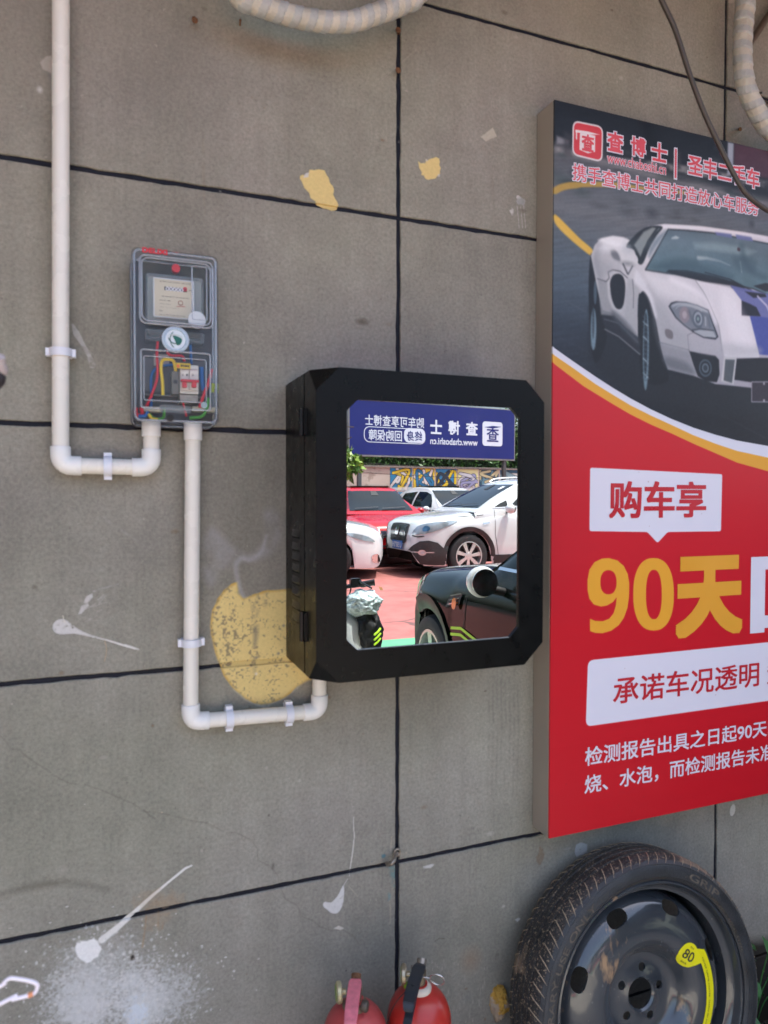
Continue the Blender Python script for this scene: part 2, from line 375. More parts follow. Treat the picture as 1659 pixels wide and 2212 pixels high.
cv.stroke(z6([(463, 485), (478, 532)]), 5, (214, 206, 190), .9, 1.2); cv.stroke(z6(cr([(773, 670), (786, 740), (770, 822)], 4)), 3.6, (176, 156, 128), .85, 1.2)
# hairline crack
ck = [(0, 1350), (60, 1420), (80, 1450), (150, 1480), (180, 1500), (200, 1540), (330, 1610), (440, 1680), (520, 1712), (640, 1735), (760, 1780), (860, 1818), (1000, 1880), (1060, 1915), (1130, 1945), (1200, 1935), (1290, 1960), (1400, 1990), (1540, 2010), (1659, 2085)]
P = z6(ck)+z3([(1350, 40), (1450, 95), (1480, 140), (1500, 190), (1550, 230), (1590, 290), (1610, 350), (1640, 430)])+ze([(60, 640), (100, 700), (200, 750), (260, 780), (340, 812), (440, 805), (510, 860), (548, 925)])
P = [(x+random.gauss(0, 1.5), y+random.gauss(0, 1.5)) for x, y in P]
cv.stroke(P, 5, (96, 88, 78), .42, 1.2, (10, .2, .45, 60)); cv.stroke(z6([(1060, 1915), (1100, 1955), (1140, 1980)]), 2.5, (90, 86, 80), .6, 1.5)
cv.blob(z6([(1190, 1932)])[0], 10, 7, (205, 190, 165), .9); cv.blob(z6([(622, 1873)])[0], 9, 7, (215, 212, 200), .9)
# white drip line and patch, spray dust, rust
for c, rx, ry, a, seed in (((480, 1010), 260, 300, .85, 70), ((800, 1040), 170, 300, .8, 71), ((900, 1010), 330, 260, .55, 72), ((560, 820), 320, 260, .35, 73), ((760, 890), 110, 90, .6, 74)):
    P0 = z3([c])[0]; cv.k = .232; cv.blob(P0, rx*1.1, ry*1.1, (184, 184, 184), a*.34, p=1.2)
    cv.blob(P0, rx*.36, ry*.36, (206, 206, 206), a*.42, (2, .50, .72, seed)); cv.k = .232; cv.blob(P0, rx*1.45, ry*1.4, (200, 200, 200), a*.7, (4, .62, .80, seed+40))
cv.blob(z3([(790, 1090)])[0], 90, 150, (205, 212, 222), .7, (6, .25, .6, 77)); cv.blob(z3([(500, 1080)])[0], 170, 140, (206, 204, 204), .5, (6, .3, .6, 78))
for k in range(480):
    a = random.gauss(0, 1); P0 = z3([(random.gauss(700, 260), random.gauss(930, 190))])[0]; cv.k = 1.; cv.blob(P0, random.uniform(1, 2.6), random.uniform(1, 2.6), (205, 202, 198), random.uniform(.4, .95), p=.5)
cv.stroke(z3([(1105, 235), (1070, 250), (960, 340), (860, 425), (760, 520), (680, 590), (590, 662)]), [9, 14, 13, 19, 26, 30, 36], (222, 219, 214), .95, 1.5, (8, .08, .25, 61))
cv.poly(jit(z3([(435, 685), (470, 670), (560, 668), (578, 720), (545, 775), (492, 802), (440, 760)]), 3, 2), (232, 230, 228), .98, 1.5)
cv.stroke(z3(cr([(-60, 420), (60, 385), (150, 360), (250, 342), (350, 334), (430, 338), (500, 346), (620, 372)], 3)), [10, 12, 14, 16]+[20]*8+[16]*6+[8]*4, (74, 68, 60), .5, 12)
cv.blob(z3([(250, 345)])[0], 160, 26, (92, 84, 72), .3)
[cv.blob(z3([(x_, y_)])[0], 130, 90, (160, 130, 98), .2, (5, .36, .6, 80+x_)) for x_, y_ in ((860, 430), (930, 470), (900, 540), (980, 440))]
for P in ([(848, 470), (840, 580), (822, 705)], [(915, 500), (912, 590)], [(940, 560), (938, 600)]): cv.stroke(z3(P), [5, 4, 7][:len(P)], (160, 128, 92), .7, 2, (6, .25, .5, 81))
cv.blob(z3([(960, 480)])[0], 46, 9, (150, 140, 128), .6, (6, .3, .55, 82)); cv.blob(z3([(1300, 762)])[0], 11, 6, (210, 208, 204), .95, p=.4); cv.ell(z3([(1575, 240)])[0], 8, 17, (92, 88, 82), .8, 3, .2)
cv.ell(z3([(765, 765)])[0], 9, 13, (40, 32, 28), .95, 2); cv.blob(z3([(766, 770)])[0], 4, 7, (190, 180, 170), .9)
for a_, b_ in (((490, 355), (395, 450)), ((620, 370), (460, 545)), ((690, 460), (665, 500)), ((630, 570), (595, 610))): cv.stroke(z3([a_, b_]), 2.2, (150, 146, 140), .55, 1.5, (6, .3, .5, 83))
# middle splashes
cv.stroke(ze([(515, -60), (514, 0), (522, 80), (515, 160), (505, 240), (492, 320), (484, 400)]), [3, 8, 10, 12, 12, 10, 4], (196, 192, 184), .92, 1.5, (8, .1, .3, 84))
cv.poly(ze(cr([(438, 470), (436, 600), (400, 680), (350, 690), (310, 662), (278, 632), (290, 600), (340, 604), (390, 555)], 4, True)), (204, 202, 200), .95, 1.5, (5, .15, .3, 85))
cv.stroke(ze([(440, 470), (470, 420)]), [3, 2], WH, .6, 1.5)
cv.blob(ze([(745, 245)])[0], 34, 30, (70, 118, 128), .75, (6, .35, .6, 86)); cv.poly(ze([(790, 320), (855, 325), (855, 490), (820, 480)]), (84, 128, 132), .6, 4, (6, .3, .55, 87)); cv.blob(ze([(790, 560)])[0], 24, 60, (96, 134, 140), .5, (6, .35, .6, 88)); cv.blob(ze([(655, 285)])[0], 12, 8, (58, 92, 110), .7)
cv.stroke(ze([(812, 95), (806, 210)]), [8, 9], (176, 166, 146), .7, 2.5, (6, .2, .5, 89)); cv.stroke(ze([(800, 590), (806, 700), (800, 770)]), [5, 7, 4], (176, 166, 146), .65, 2.5, (6, .2, .5, 90)); cv.blob(ze([(925, 215)])[0], 12, 16, (172, 162, 146), .6)
cv.poly(ze([(360, 808), (400, 785), (442, 806), (415, 822)]), (196, 190, 180), .9, 1.5); cv.poly(ze([(1060, 325), (1140, 300), (1150, 310), (1120, 335), (1062, 340)]), WH, .7, 2, (5, .25, .5, 91))
cv.stroke(ze([(480, 480), (545, 555)]), [4, 1], (170, 162, 146), .6, 2); cv.blob(ze([(455, 1135)])[0], 5, 4, (30, 30, 34), .95, p=.3)
cv.stroke(ze([(1150, 910), (1185, 885), (1228, 888)]), 2, (84, 76, 66), .7, 1.2)
for k in range(90):
    x = random.uniform(980, 1560); y = random.uniform(1040, 1540); l = random.uniform(8, 46); cv.stroke(ze([(x, y), (x+random.uniform(-2, 2), y+l)]), [random.uniform(1, 3.5), 1], (186, 180, 168), random.uniform(.3, .8), 1.5, (4, .3, .55, k))
cv.blob(ze([(1430, 1050)])[0], 130, 150, (146, 112, 84), .4); cv.blob(ze([(1400, 1350)])[0], 60, 60, (120, 122, 120), .35)
# under the sign
cv.poly(jit(z7([(525, 120), (555, 105), (588, 112), (585, 160), (556, 180), (520, 178)]), 3, 1.5), (182, 182, 180), .8, 2, (5, .2, .4, 92)); cv.blob(z7([(470, 140)])[0], 40, 10, (170, 166, 160), .45)
cv.ell(wp(1134+1418*.3164, 1296+1435*.3164), 6, 10, (196, 194, 186), .85, 2, .2); cv.blob(z7([(310, 180)])[0], 46, 80, (120, 90, 62), .45, (8, .3, .6, 93))
for x in (685, 730): cv.stroke(z7([(x, 20), (x, 130)]), 4, (176, 170, 160), .5, 2, (6, .3, .55, 94))
cv.poly(z7([(160, 560), (185, 548), (196, 556), (178, 574)]), (200, 198, 192), .8, 1.5)
# dark brown patch with an olive blotch, low down on the right
cv.poly(z7([(1490, 660), (1560, 690), (1700, 668), (1900, 690), (1900, 1500), (1400, 1500)]), (34, 28, 22), .93, 22); cv.blob(z7([(1560, 720)])[0], 110, 70, (64, 56, 30), .6, (8, .3, .6, 95))
cv.stroke(z7([(1380, 420), (1560, 250), (1700, 120)]), [20, 60, 30], (150, 142, 130), .25, 20, (8, .3, .6, 96))
# scattered small marks over the whole wall
for k in range(260):
    c = (random.uniform(0, CW), random.uniform(0, CH)); r = abs(random.gauss(0, 2.2))+.8
    cv.blob(c, r*random.uniform(.7, 2), r, random.choice([(180, 174, 164), (84, 74, 62), (120, 96, 72), (168, 160, 150)]), random.uniform(.3, .8), p=.5)
for k in range(46):
    x, y = random.uniform(0, CW), random.uniform(0, CH); a = random.uniform(-.5, 1.2); l = random.uniform(15, 90)
    cv.stroke([(x, y), (x+l*math.cos(a), y-l*math.sin(a))], [1.6, .8], (166, 160, 152), random.uniform(.2, .5), 1.2, (5, .3, .5, k))
wall_img = cv.image('wall_stains'); del tmp

wm = bpy.data.materials.new('render_panel'); wm.use_nodes = True; nt = wm.node_tree; bs = nt.nodes['Principled BSDF']
N = nt.nodes.new; Lk = nt.links.new
geo = N('ShaderNodeNewGeometry'); oi = N('ShaderNodeObjectInfo')
def noise(sc, det=4, ro=.5, vec=None, st=None):
    n = N('ShaderNodeTexNoise'); n.inputs['Scale'].default_value = sc; n.inputs['Detail'].default_value = det; n.inputs['Roughness'].default_value = ro
    s_ = vec or geo.outputs['Position']
    if st: mp = N('ShaderNodeMapping'); mp.inputs['Scale'].default_value = st; Lk(s_, mp.inputs[0]); s_ = mp.outputs[0]
    Lk(s_, n.inputs[0]); return n.outputs[0]
def mrange(x, a, b, c, d):
    m_ = N('ShaderNodeMapRange'); Lk(x, m_.inputs[0])
    for i, q in enumerate((a, b, c, d)): m_.inputs[i+1].default_value = q
    return m_.outputs[0]
def mul(a, b):
    m_ = N('ShaderNodeMath'); m_.operation = 'MULTIPLY'; Lk(a, m_.inputs[0]); Lk(b, m_.inputs[1]); return m_.outputs[0]
sand = noise(170, 4, .75); blot = noise(3.2, 6, .6); mid = noise(22, 5, .65); run = noise(5, 5, .6, st=(6, 1, .35))
f_ = mul(mul(mrange(sand, .3, .7, .78, 1.22), mrange(blot, .3, .7, .80, 1.18)), mul(mrange(mid, .3, .7, .93, 1.07), mul(mrange(run, .3, .7, .94, 1.06), mrange(oi.outputs['Random'], 0, 1, .95, 1.05))))
mixc = N('ShaderNodeMix'); mixc.data_type = 'RGBA'; Lk(mrange(noise(1.7, 4), .38, .62, 0, 1), mixc.inputs[0])
mixc.inputs[6].default_value = (.266, .257, .208, 1); mixc.inputs[7].default_value = (.262, .244, .214, 1)
sc_ = N('ShaderNodeVectorMath'); sc_.operation = 'SCALE'; Lk(mixc.outputs[2], sc_.inputs[0]); Lk(f_, sc_.inputs['Scale'])
im = N('ShaderNodeTexImage'); im.image = wall_img; im.extension = 'CLIP'; im.interpolation = 'Linear'
Lk(plane_image_coords(nt, (X0, 0, ZT-CH*RES), (1, 0, 0), (0, 0, 1), CW*RES, CH*RES), im.inputs[0])
mx = N('ShaderNodeMix'); mx.data_type = 'RGBA'; Lk(im.outputs['Alpha'], mx.inputs[0]); Lk(sc_.outputs[0], mx.inputs[6])
sg = N('ShaderNodeVectorMath'); sg.operation = 'SCALE'; Lk(im.outputs['Color'], sg.inputs[0]); Lk(mrange(sand, .3, .7, .92, 1.08), sg.inputs['Scale']); Lk(sg.outputs[0], mx.inputs[7])
Lk(mx.outputs[2], bs.inputs['Base Color']); bs.inputs['Roughness'].default_value = .88; bs.inputs['Specular IOR Level'].default_value = .3
bp = N('ShaderNodeBump'); bp.inputs['Strength'].default_value = .55; bp.inputs['Distance'].default_value = .0011
ad = N('ShaderNodeMath'); ad.operation = 'ADD'; Lk(sand, ad.inputs[0]); Lk(mid, ad.inputs[1]); Lk(ad.outputs[0], bp.inputs['Height']); Lk(bp.outputs[0], bs.inputs['Normal'])

PXW, PZH = .8, .4070; VX = .4079*DW; HZ0 = EYE+DW*.75511        # one vertical joint; the top joint seen
root = thing('facade_wall', 'grey rendered shopfront wall of large panels with black joints and paint splashes', 'wall', (0, 0, 0))
variants = []
for k in range(5):
    mb = MB(); g = .0041; hw, hh = PXW/2-g, PZH/2-g; P = []
    for a, b in (((-hw, -hh), (hw, -hh)), ((hw, -hh), (hw, hh)), ((hw, hh), (-hw, hh)), ((-hw, hh), (-hw, -hh))):
        n = 40 if abs(b[0]-a[0]) > .1 else 20
        for i in range(n):
            t = i/n; j = random.gauss(0, .0005)+.0002*math.sin(i*.7+k)+(.0012 if random.random() < .04 else 0)*(-1 if random.random() < .5 else 1); x = a[0]+(b[0]-a[0])*t; y = a[1]+(b[1]-a[1])*t
            P.append((x+(j if abs(b[0]-a[0]) < .1 else 0), y+(j if abs(b[0]-a[0]) > .1 else 0)))
    n = len(P); b_ = .0014; Q_ = [(x-math.copysign(b_, x)*(abs(x) > hw-.002), y-math.copysign(b_, y)*(abs(y) > hh-.002)) for x, y in P]
    mb.add([(x, 0, y) for x, y in P]+[(x, -.0105, y) for x, y in P]+[(x, -.012, y) for x, y in Q_], [(j*n+i, j*n+(i+1) % n, (j+1)*n+(i+1) % n, (j+1)*n+i) for j in (0, 1) for i in range(n)]+[tuple(range(2*n, 3*n))])
    o = mb.build('panel', wm, bevel=0); me = o.data; bpy.data.objects.remove(o)
    bm = bmesh.new(); bm.from_mesh(me); bm.transform(Matrix.Translation((0, .012, 0))); bm.to_mesh(me); bm.free(); variants.append(me)
n_ = 0
for i in range(-4, 6):
    for k in range(-3, 7):
        o = bpy.data.objects.new('panel', variants[(i*3+k*7) % 5]); link(o, root); zc = HZ0-PZH*(k+.5)
        if zc < -.25: continue
        o.location = (VX+PXW*(i+.5), 0, zc)
sm = mat('joint_sealant', lin((26, 28, 38)), .6, spec=.2, var=.35, vscale=30, bump=.4, bscale=90); specks(sm, lin((150, 150, 145)), 55, .69, .8)
nt = sm.node_tree; N = nt.nodes.new; Lk = nt.links.new; out_ = nt.nodes['Material Output']; src_ = out_.inputs[0].links[0].from_socket
im = N('ShaderNodeTexImage'); im.image = wall_img; im.extension = 'CLIP'; Lk(plane_image_coords(nt, (X0, 0, ZT-CH*RES), (1, 0, 0), (0, 0, 1), CW*RES, CH*RES), im.inputs[0])
pd_ = N('ShaderNodeBsdfDiffuse'); Lk(im.outputs[0], pd_.inputs[0]); ms_ = N('ShaderNodeMixShader'); Lk(mrange(im.outputs['Alpha'], .62, .92, 0, .85), ms_.inputs[0]); Lk(src_, ms_.inputs[1]); Lk(pd_.outputs[0], ms_.inputs[2]); Lk(ms_.outputs[0], out_.inputs[0])
mb = MB(); mb.box((VX+.8, .05, 1.75), (8, .092, 4.2)); mb.build('joint_backing', sm, root)

# unseen canopy added above the frame to darken the top of the wall
cm = mat('dark_shade_canopy', lin((58, 54, 50)), .8, var=.08, vscale=3, bump=.3)
ca = thing('canopy', 'unseen dark canopy added to shade the shopfront wall', 'canopy', (0, 0, 2.75))
mb = MB(); mb.box((1, -.38, 2.84), (9, .96, .16)); mb.build('slab', cm, ca, bevel=.01)
mb = MB(); mb.box((1, -.875, 2.78), (9, .03, .30)); mb.build('fascia', cm, ca, bevel=.006)

pr_s = thing('added_shade_pier', 'unseen grey rendered pier added at the left of the shopfront to darken the wall', 'pier', (-1.75, -.6, 0))  # added outside the frame to keep light off the left of the wall
mb = MB(); mb.box((-1.75, -.75, 1.38), (.5, 1.5, 2.74)); mb.build('shaft', mat('pier_render', lin((120, 114, 104)), .9, var=.15, vscale=4, bump=.4, bscale=120), pr_s, bevel=.01)
# upper storeys added out of view, for the windscreens to reflect
ub = thing('added_upper_facade', 'unseen pale upper storeys added above the canopy', 'building', (0, .2, 3.85))
mb = MB(); mb.box((1, .30, 5.6), (12, .4, 3.5)); mb.build('wall', mat('pale_facade', lin((176, 168, 154)), .8, var=.1, vscale=1.5, bump=.2), ub)
for i in range(6):
    x = -4+i*2; mb = MB(); mb.box((x, .095, 5.5), (1.1, .04, 1.3)); fr_ = mb.build('window', mat('window_frame_white', lin((200, 200, 196)), .5, var=.02), ub); mb = MB(); mb.box((x, .070, 5.5), (1.0, .02, 1.2)); mb.build('pane', mat('dark_pane', (.02, .025, .03), .08, var=0), fr_)
# ground
gm = bpy.data.materials.new('painted_yard'); gm.use_nodes = True; nt = gm.node_tree; bs = nt.nodes['Principled BSDF']; N = nt.nodes.new; Lk = nt.links.new
geo = N('ShaderNodeNewGeometry')
mixc = N('ShaderNodeMix'); mixc.data_type = 'RGBA'; Lk(mrange(noise(2.5, 6, .65), .35, .65, 0, 1), mixc.inputs[0])
mixc.inputs[6].default_value = lin((160, 92, 88)); mixc.inputs[7].default_value = lin((178, 112, 106))
wr = mrange(noise(4.5, 8, .72, st=(1, 2.4, 1)), .60, .66, 0, .75)
mx = N('ShaderNodeMix'); mx.data_type = 'RGBA'; Lk(wr, mx.inputs[0]); Lk(mixc.outputs[2], mx.inputs[6]); mx.inputs[7].default_value = lin((140, 118, 114))
vo = N('ShaderNodeTexVoronoi'); vo.feature = 'DISTANCE_TO_EDGE'; vo.inputs['Scale'].default_value = .45
ns = N('ShaderNodeTexNoise'); ns.inputs['Scale'].default_value = 3; Lk(geo.outputs['Position'], ns.inputs[0])
av = N('ShaderNodeVectorMath'); av.operation = 'ADD'; Lk(geo.outputs['Position'], av.inputs[0]); sv = N('ShaderNodeVectorMath'); sv.operation = 'SCALE'; sv.inputs['Scale'].default_value = .25; Lk(ns.outputs['Color'], sv.inputs[0]); Lk(sv.outputs[0], av.inputs[1]); Lk(av.outputs[0], vo.inputs[0])
m2 = N('ShaderNodeMix'); m2.data_type = 'RGBA'; Lk(mrange(vo.outputs['Distance'], .004, .012, .8, 0), m2.inputs[0]); Lk(mx.outputs[2], m2.inputs[6]); m2.inputs[7].default_value = lin((90, 70, 68))
Lk(m2.outputs[2], bs.inputs['Base Color']); bs.inputs['Roughness'].default_value = .75
def sheet(name, x0, x1, y0, y1, z, m):
    mb = MB(); mb.add([(x0, y0, z), (x1, y0, z), (x1, y1, z), (x0, y1, z)], [(0, 1, 2, 3)]); return struct(mb.build(name, m))
conc = mat('pale_bounce_concrete', lin((190, 184, 170)), .85, var=.15, vscale=4, bump=.3, bscale=120)
sheet('ground', -150, 150, -200, 60, -.012, mat('asphalt', (.06, .06, .06), .9, var=.2, vscale=3, bump=.3))
sheet('parking_yard', -16, 30, -22.5, .05, 0, gm)
sheet('pavement', -16, 30, -4.3, .04, .004, conc)  # unseen ground by the wall, kept pale and neutral for bounced light
mb = MB(); mb.box((1, -.17, .035), (9, .42, .07)); struct(mb.build('kerb', mat('kerb_concrete', lin((128, 122, 112)), .9, var=.25, vscale=9, bump=.5, bscale=70), bevel=.008))
# ================================================================ conduits
pvc = mat('white_pvc', lin((228, 224, 216)), .26, var=.03, vscale=14, spec=.5)
pvc2 = mat('white_pvc_fitting', lin((234, 233, 231)), .24, var=.02, vscale=20)
pclip = mat('white_plastic_clip', lin((222, 224, 234)), .4, var=.02)
specks(pvc, lin((150, 140, 128)), 46, .70, .35); specks(pvc, lin((170, 160, 146)), 9, .66, .25, stretch=(1, 1, .25))
def seg_pipe(a, b, parent, r=.0127):
    mb = MB(); mb.tube([a, b], r, 28); return mb.build('pipe', pvc, parent, smooth=40)
def coupling(a, b, parent, r=.0150, name='coupling'):
    mb = MB(); a, b = Vector(a), Vector(b); d = (b-a).normalized()
    mb.tube([a, a+d*.0008, b-d*.0008, b], [r-.0008, r, r, r-.0008], 28); return mb.build(name, pvc2, parent, smooth=40)
def elbow(c, d1, d2, parent, r=.0152, leg=.030):
    c, d1, d2 = Vector(c), Vector(d1), Vector(d2); a = leg*.62
    pts = [c+d1*leg, c+d1*(leg-.001), c+d1*a]
    for k in range(1, 8):
        t = k/8; pts.append((c+d1*a)*(1-t)**2+c*2*t*(1-t)+(c+d2*a)*t*t)
    pts += [c+d2*a, c+d2*(leg-.001), c+d2*leg]
    mb = MB(); mb.tube(pts, [r-.0008]+[r]*(len(pts)-2)+[r-.0008], 28); return mb.build('elbow', pvc2, parent, smooth=40)
def clip(c, axis, parent, pw=.0165):
    """saddle clip: a ring open to the wall with two ears"""
    c = Vector(c); ax = Vector(axis); side = ax.cross(Vector((0, 1, 0))).normalized(); n = Vector((0, -1, 0)); P = []
    for k in range(-4, 29):
        t = PI*k/24
        P.append(side*math.cos(t)*pw+n*math.sin(t)*pw)
    out = P; inn = [p*.80 for p in P]; mb = MB(); h = .0062; ears = []
    vs = []
    for s_ in (-h, h):
        vs += [c+p+ax*s_ for p in out]+[c+p+ax*s_ for p in inn]
    m = len(out); fs = []
    for i in range(m-1):
        fs += [(i, i+1, m+i+1, m+i), (2*m+i, 3*m+i, 3*m+i+1, 2*m+i+1), (i, 2*m+i, 2*m+i+1, i+1), (m+i, m+i+1, 3*m+i+1, 3*m+i)]
    fs += [(0, m, 3*m, 2*m), (m-1, 3*m-1, 4*m-1, 2*m-1)]
    mb.add(vs, fs)
    for s_ in (-1, 1): mb.box(c+side*s_*(pw+.0015)+Vector((0, .004, 0)), (abs(side.x)*.006+abs(ax.x)*.011+.001, .013, abs(side.z)*.006+abs(ax.z)*.011+.001))
    mb.box(c+Vector((0, .0155, 0)), (abs(side.x)*.030+abs(ax.x)*.012, .008, abs(side.z)*.030+abs(ax.z)*.012))
    return mb.build('clip', pclip, parent, smooth=35)
OFF = .0200; q = lambda u, v: V(u, v, OFF)
x1 = (-.0780-.0530)/2; xb = q(131, 997).x; z_b = q(150, 1006).z; xr = q(327, 985).x; bottom = 1.4702
cA = thing('conduit', 'white plastic conduit dropping from above and looping into the left side of the meter box', 'conduit', (x1, -OFF, z_b))
top = Vector((x1, -OFF, 2.77)); cl = Vector((xb, -OFF, z_b)); cr_ = Vector((xr, -OFF, z_b-.001))
seg_pipe(top, cl+Vector((0, 0, .02)), cA); elbow(cl, (0, 0, 1), (1, 0, 0), cA); seg_pipe(cl+Vector((.02, 0, 0)), cr_-Vector((.02, 0, 0)), cA)
elbow(cr_, (-1, 0, 0), (0, 0, 1), cA); seg_pipe(cr_+Vector((0, 0, .02)), (xr, -OFF, bottom), cA); coupling((xr, -OFF, bottom-.026), (xr, -OFF, bottom), cA)
cz = q(135, 762).z; tt = (cz-z_b)/(2.77-z_b); clip((xb+(x1-xb)*tt, -OFF, cz), (0, 0, 1), cA); clip((q(233, 1008).x, -OFF, z_b), (1, 0, 0), cA)
xs_ = q(417, 950).x; xs2 = q(412, 1535).x; zb2 = q(430, 1557).z; xr2 = q(690, 1530).x; zb3 = q(680, 1537).z
cB = thing('conduit', 'white plastic conduit running from the meter box down and across to the black cabinet', 'conduit', (xs_, -OFF, zb2))
c1 = Vector((xs2, -OFF, zb2)); c2 = Vector((xr2, -OFF, zb3)); dh = (c2-c1).normalized()
coupling((xs_, -OFF, bottom-.030), (xs_, -OFF, bottom), cB); seg_pipe((xs_, -OFF, bottom), c1+Vector((0, 0, .02)), cB); elbow(c1, (0, 0, 1), dh, cB)
seg_pipe(c1+dh*.02, c2-dh*.02, cB); elbow(c2, -dh, (0, 0, 1), cB); seg_pipe(c2+Vector((0, 0, .02)), (xr2, -OFF, 1.075), cB)
t_ = (q(411, 1388).z-zb2)/(bottom-zb2); clip((xs2+(xs_-xs2)*t_, -OFF, q(411, 1388).z), (0, 0, 1), cB)
for u in (495, 624):
    x = q(u, 1545).x; clip(c1+(c2-c1)*((x-c1.x)/(c2.x-c1.x)), (1, 0, 0), cB)

# ================================================================ meter box
D_ = .085
def mp_(X, Y, off=D_): return V((400+X/2.6)*.54, (900+Y/2.6)*.54, off)
tl, br_ = mp_(335, 215), mp_(1228, 2050); mx0, mx1, mz0, mz1 = tl.x-.0015, br_.x+.0015, br_.z, tl.z
mz0 = mp_(300, 2048).z
MBX = thing('meter_box', 'clear plastic electricity meter box with a meter above and a circuit breaker below', 'meter box', ((mx0+mx1)/2, 0, mz0))
def clearmat(name, tint, a, rough=.06, edge=.5):
    m = bpy.data.materials.new(name); m.use_nodes = True; nt = m.node_tree; out = nt.nodes['Material Output']; nt.nodes.remove(nt.nodes['Principled BSDF'])
    tr = nt.nodes.new('ShaderNodeBsdfTransparent'); tr.inputs[0].default_value = tint
    gl = nt.nodes.new('ShaderNodeBsdfGlossy'); gl.inputs['Roughness'].default_value = rough; gl.inputs[0].default_value = (.9, .92, .95, 1)
    df = nt.nodes.new('ShaderNodeBsdfDiffuse'); df.inputs[0].default_value = (.74, .76, .80, 1)
    lw = nt.nodes.new('ShaderNodeLayerWeight'); lw.inputs[0].default_value = edge
    m1 = nt.nodes.new('ShaderNodeMixShader'); m1.inputs[0].default_value = a; nt.links.new(tr.outputs[0], m1.inputs[1]); nt.links.new(df.outputs[0], m1.inputs[2])
    m2 = nt.nodes.new('ShaderNodeMixShader'); mr = nt.nodes.new('ShaderNodeMapRange'); mr.inputs[3].default_value = .015; mr.inputs[4].default_value = .55; nt.links.new(lw.outputs['Fresnel'], mr.inputs[0])
    nt.links.new(mr.outputs[0], m2.inputs[0]); nt.links.new(m1.outputs[0], m2.inputs[1]); nt.links.new(gl.outputs[0], m2.inputs[2]); nt.links.new(m2.outputs[0], out.inputs[0])
    return m
clr = clearmat('clear_polycarbonate', (.96, .97, .98, 1), .015, .05, .2); rim = clearmat('clear_plastic_rim', (.74, .76, .80, 1), .24, .08, .5); haze_p = clearmat('smoky_meter_cover', (.86, .88, .88, 1), .10, .12, .3)
gb = mat('dark_grey_plastic', lin((70, 72, 80)), .5, var=.05); gb2 = mat('grey_back_plate', lin((62, 64, 72)), .5, var=.06)
Mw = Matrix(((1, 0, 0, 0), (0, 0, -1, 0), (0, 1, 0, 0), (0, 0, 0, 1)))       # local x, y, z -> world x, z, -y
mb = MB(); mb.prism(rrect(mx0-.001, mz0-.001, mx1+.001, mz1+.001, .012), .0005, .018, Mw); mb.build('back_plate', gb2, MBX, bevel=.0008)
# clear cover: four sides and a front, thin walled
mb = MB(); O_ = rrect(mx0, mz0, mx1, mz1, .009, 6); I_ = rrect(mx0+.002, mz0+.002, mx1-.002, mz1-.002, .011, 6)
n = len(O_); vs = [Mw @ Vector((x, y, h)) for P, h in ((O_, .018), (O_, D_-.004), (rrect(mx0+.003, mz0+.003, mx1-.003, mz1-.003, .0075, 6), D_)) for x, y in P]
mb.add(vs, [(j*n+i, j*n+(i+1) % n, (j+1)*n+(i+1) % n, (j+1)*n+i) for j in (0, 1) for i in range(n)]+[tuple(2*n+i for i in range(n))])
mb.build('cover', clr, MBX, smooth=30)
def ring(P, h, r, name, m): mb = MB(); mb.tube([Mw @ Vector((x, y, h)) for x, y in P], r, 8, closed=True); return mb.build(name, m, MBX, smooth=60)
ring(rrect(mx0+.004, mz0+.004, mx1-.004, mz1-.004, .008, 6), D_-.002, .0019, 'cover_rim', rim)
ring(rrect(mx0+.001, mz0+.001, mx1-.001, mz1-.001, .009, 6), .021, .0016, 'cover_rim', rim)
def rr_px(x0, y0, x1, y1, r, off=D_):
    a = mp_(x0, y0, off); b = mp_(x1, y1, off); return rrect(min(a.x, b.x), min(a.z, b.z), max(a.x, b.x), max(a.z, b.z), r, 5)
ring(rr_px(412, 300, 1175, 1075, .009, D_+.006), D_+.004, .0016, 'window_frame', rim); ring(rr_px(432, 330, 1150, 1050, .010, D_+.006), D_+.006, .0013, 'window_frame', rim)
ring(rr_px(425, 1290, 1150, 1930, .004, D_+.004), D_+.003, .0015, 'door_frame', rim); ring(rr_px(455, 1360, 1105, 1850, .003, D_+.004), D_+.004, .0010, 'door_frame', rim)
ring(rr_px(955, 425, 1110, 1000, .002, D_), D_+.002, .0012, 'latch_guide', rim)
mb = MB(); a = mp_(620, 1870, D_+.006); b = mp_(945, 1960, D_+.006); mb.prism(rrect(a.x, b.z, b.x, a.z, .003), D_+.002, D_+.008, Mw); mb.build('latch', haze_p, MBX, bevel=.0006)
# the meter itself
mt = 0.060
a = mp_(475, 490, mt); b = mp_(1080, 1060, mt); mb = MB(); mb.prism(rrect(a.x, b.z, b.x, a.z, .005), .018, mt, Mw); mb.build('meter_case', haze_p, MBX, bevel=.002)
a = mp_(495, 520, mt-.012); b = mp_(1060, 1040, mt-.012); mb = MB(); mb.prism(rrect(a.x, b.z, b.x, a.z, .004), .018, mt-.016, Mw); mb.build('meter_body', mat('pale_grey_plastic', lin((172, 177, 168)), .5, var=.08), MBX)
cream = mat('cream_dial', lin((206, 198, 176)), .6, var=.03)
a = mp_(565, 560, mt); b = mp_(965, 980, mt); dx0, dx1, dz0, dz1 = a.x, b.x, b.z, a.z
mb = MB(); mb.box(((dx0+dx1)/2, -mt-.0015, (dz0+dz1)/2), (dx1-dx0+.004, .003, dz1-dz0+.004)); mb.build('dial_frame', mat('white_plastic', lin((214, 218, 222)), .4, var=.02), MBX, bevel=.0008)
mb = MB(); mb.box(((dx0+dx1)/2, -mt-.0034, (dz0+dz1)/2), (dx1-dx0, .0008, dz1-dz0)); mb.build('dial_plate', cream, MBX)
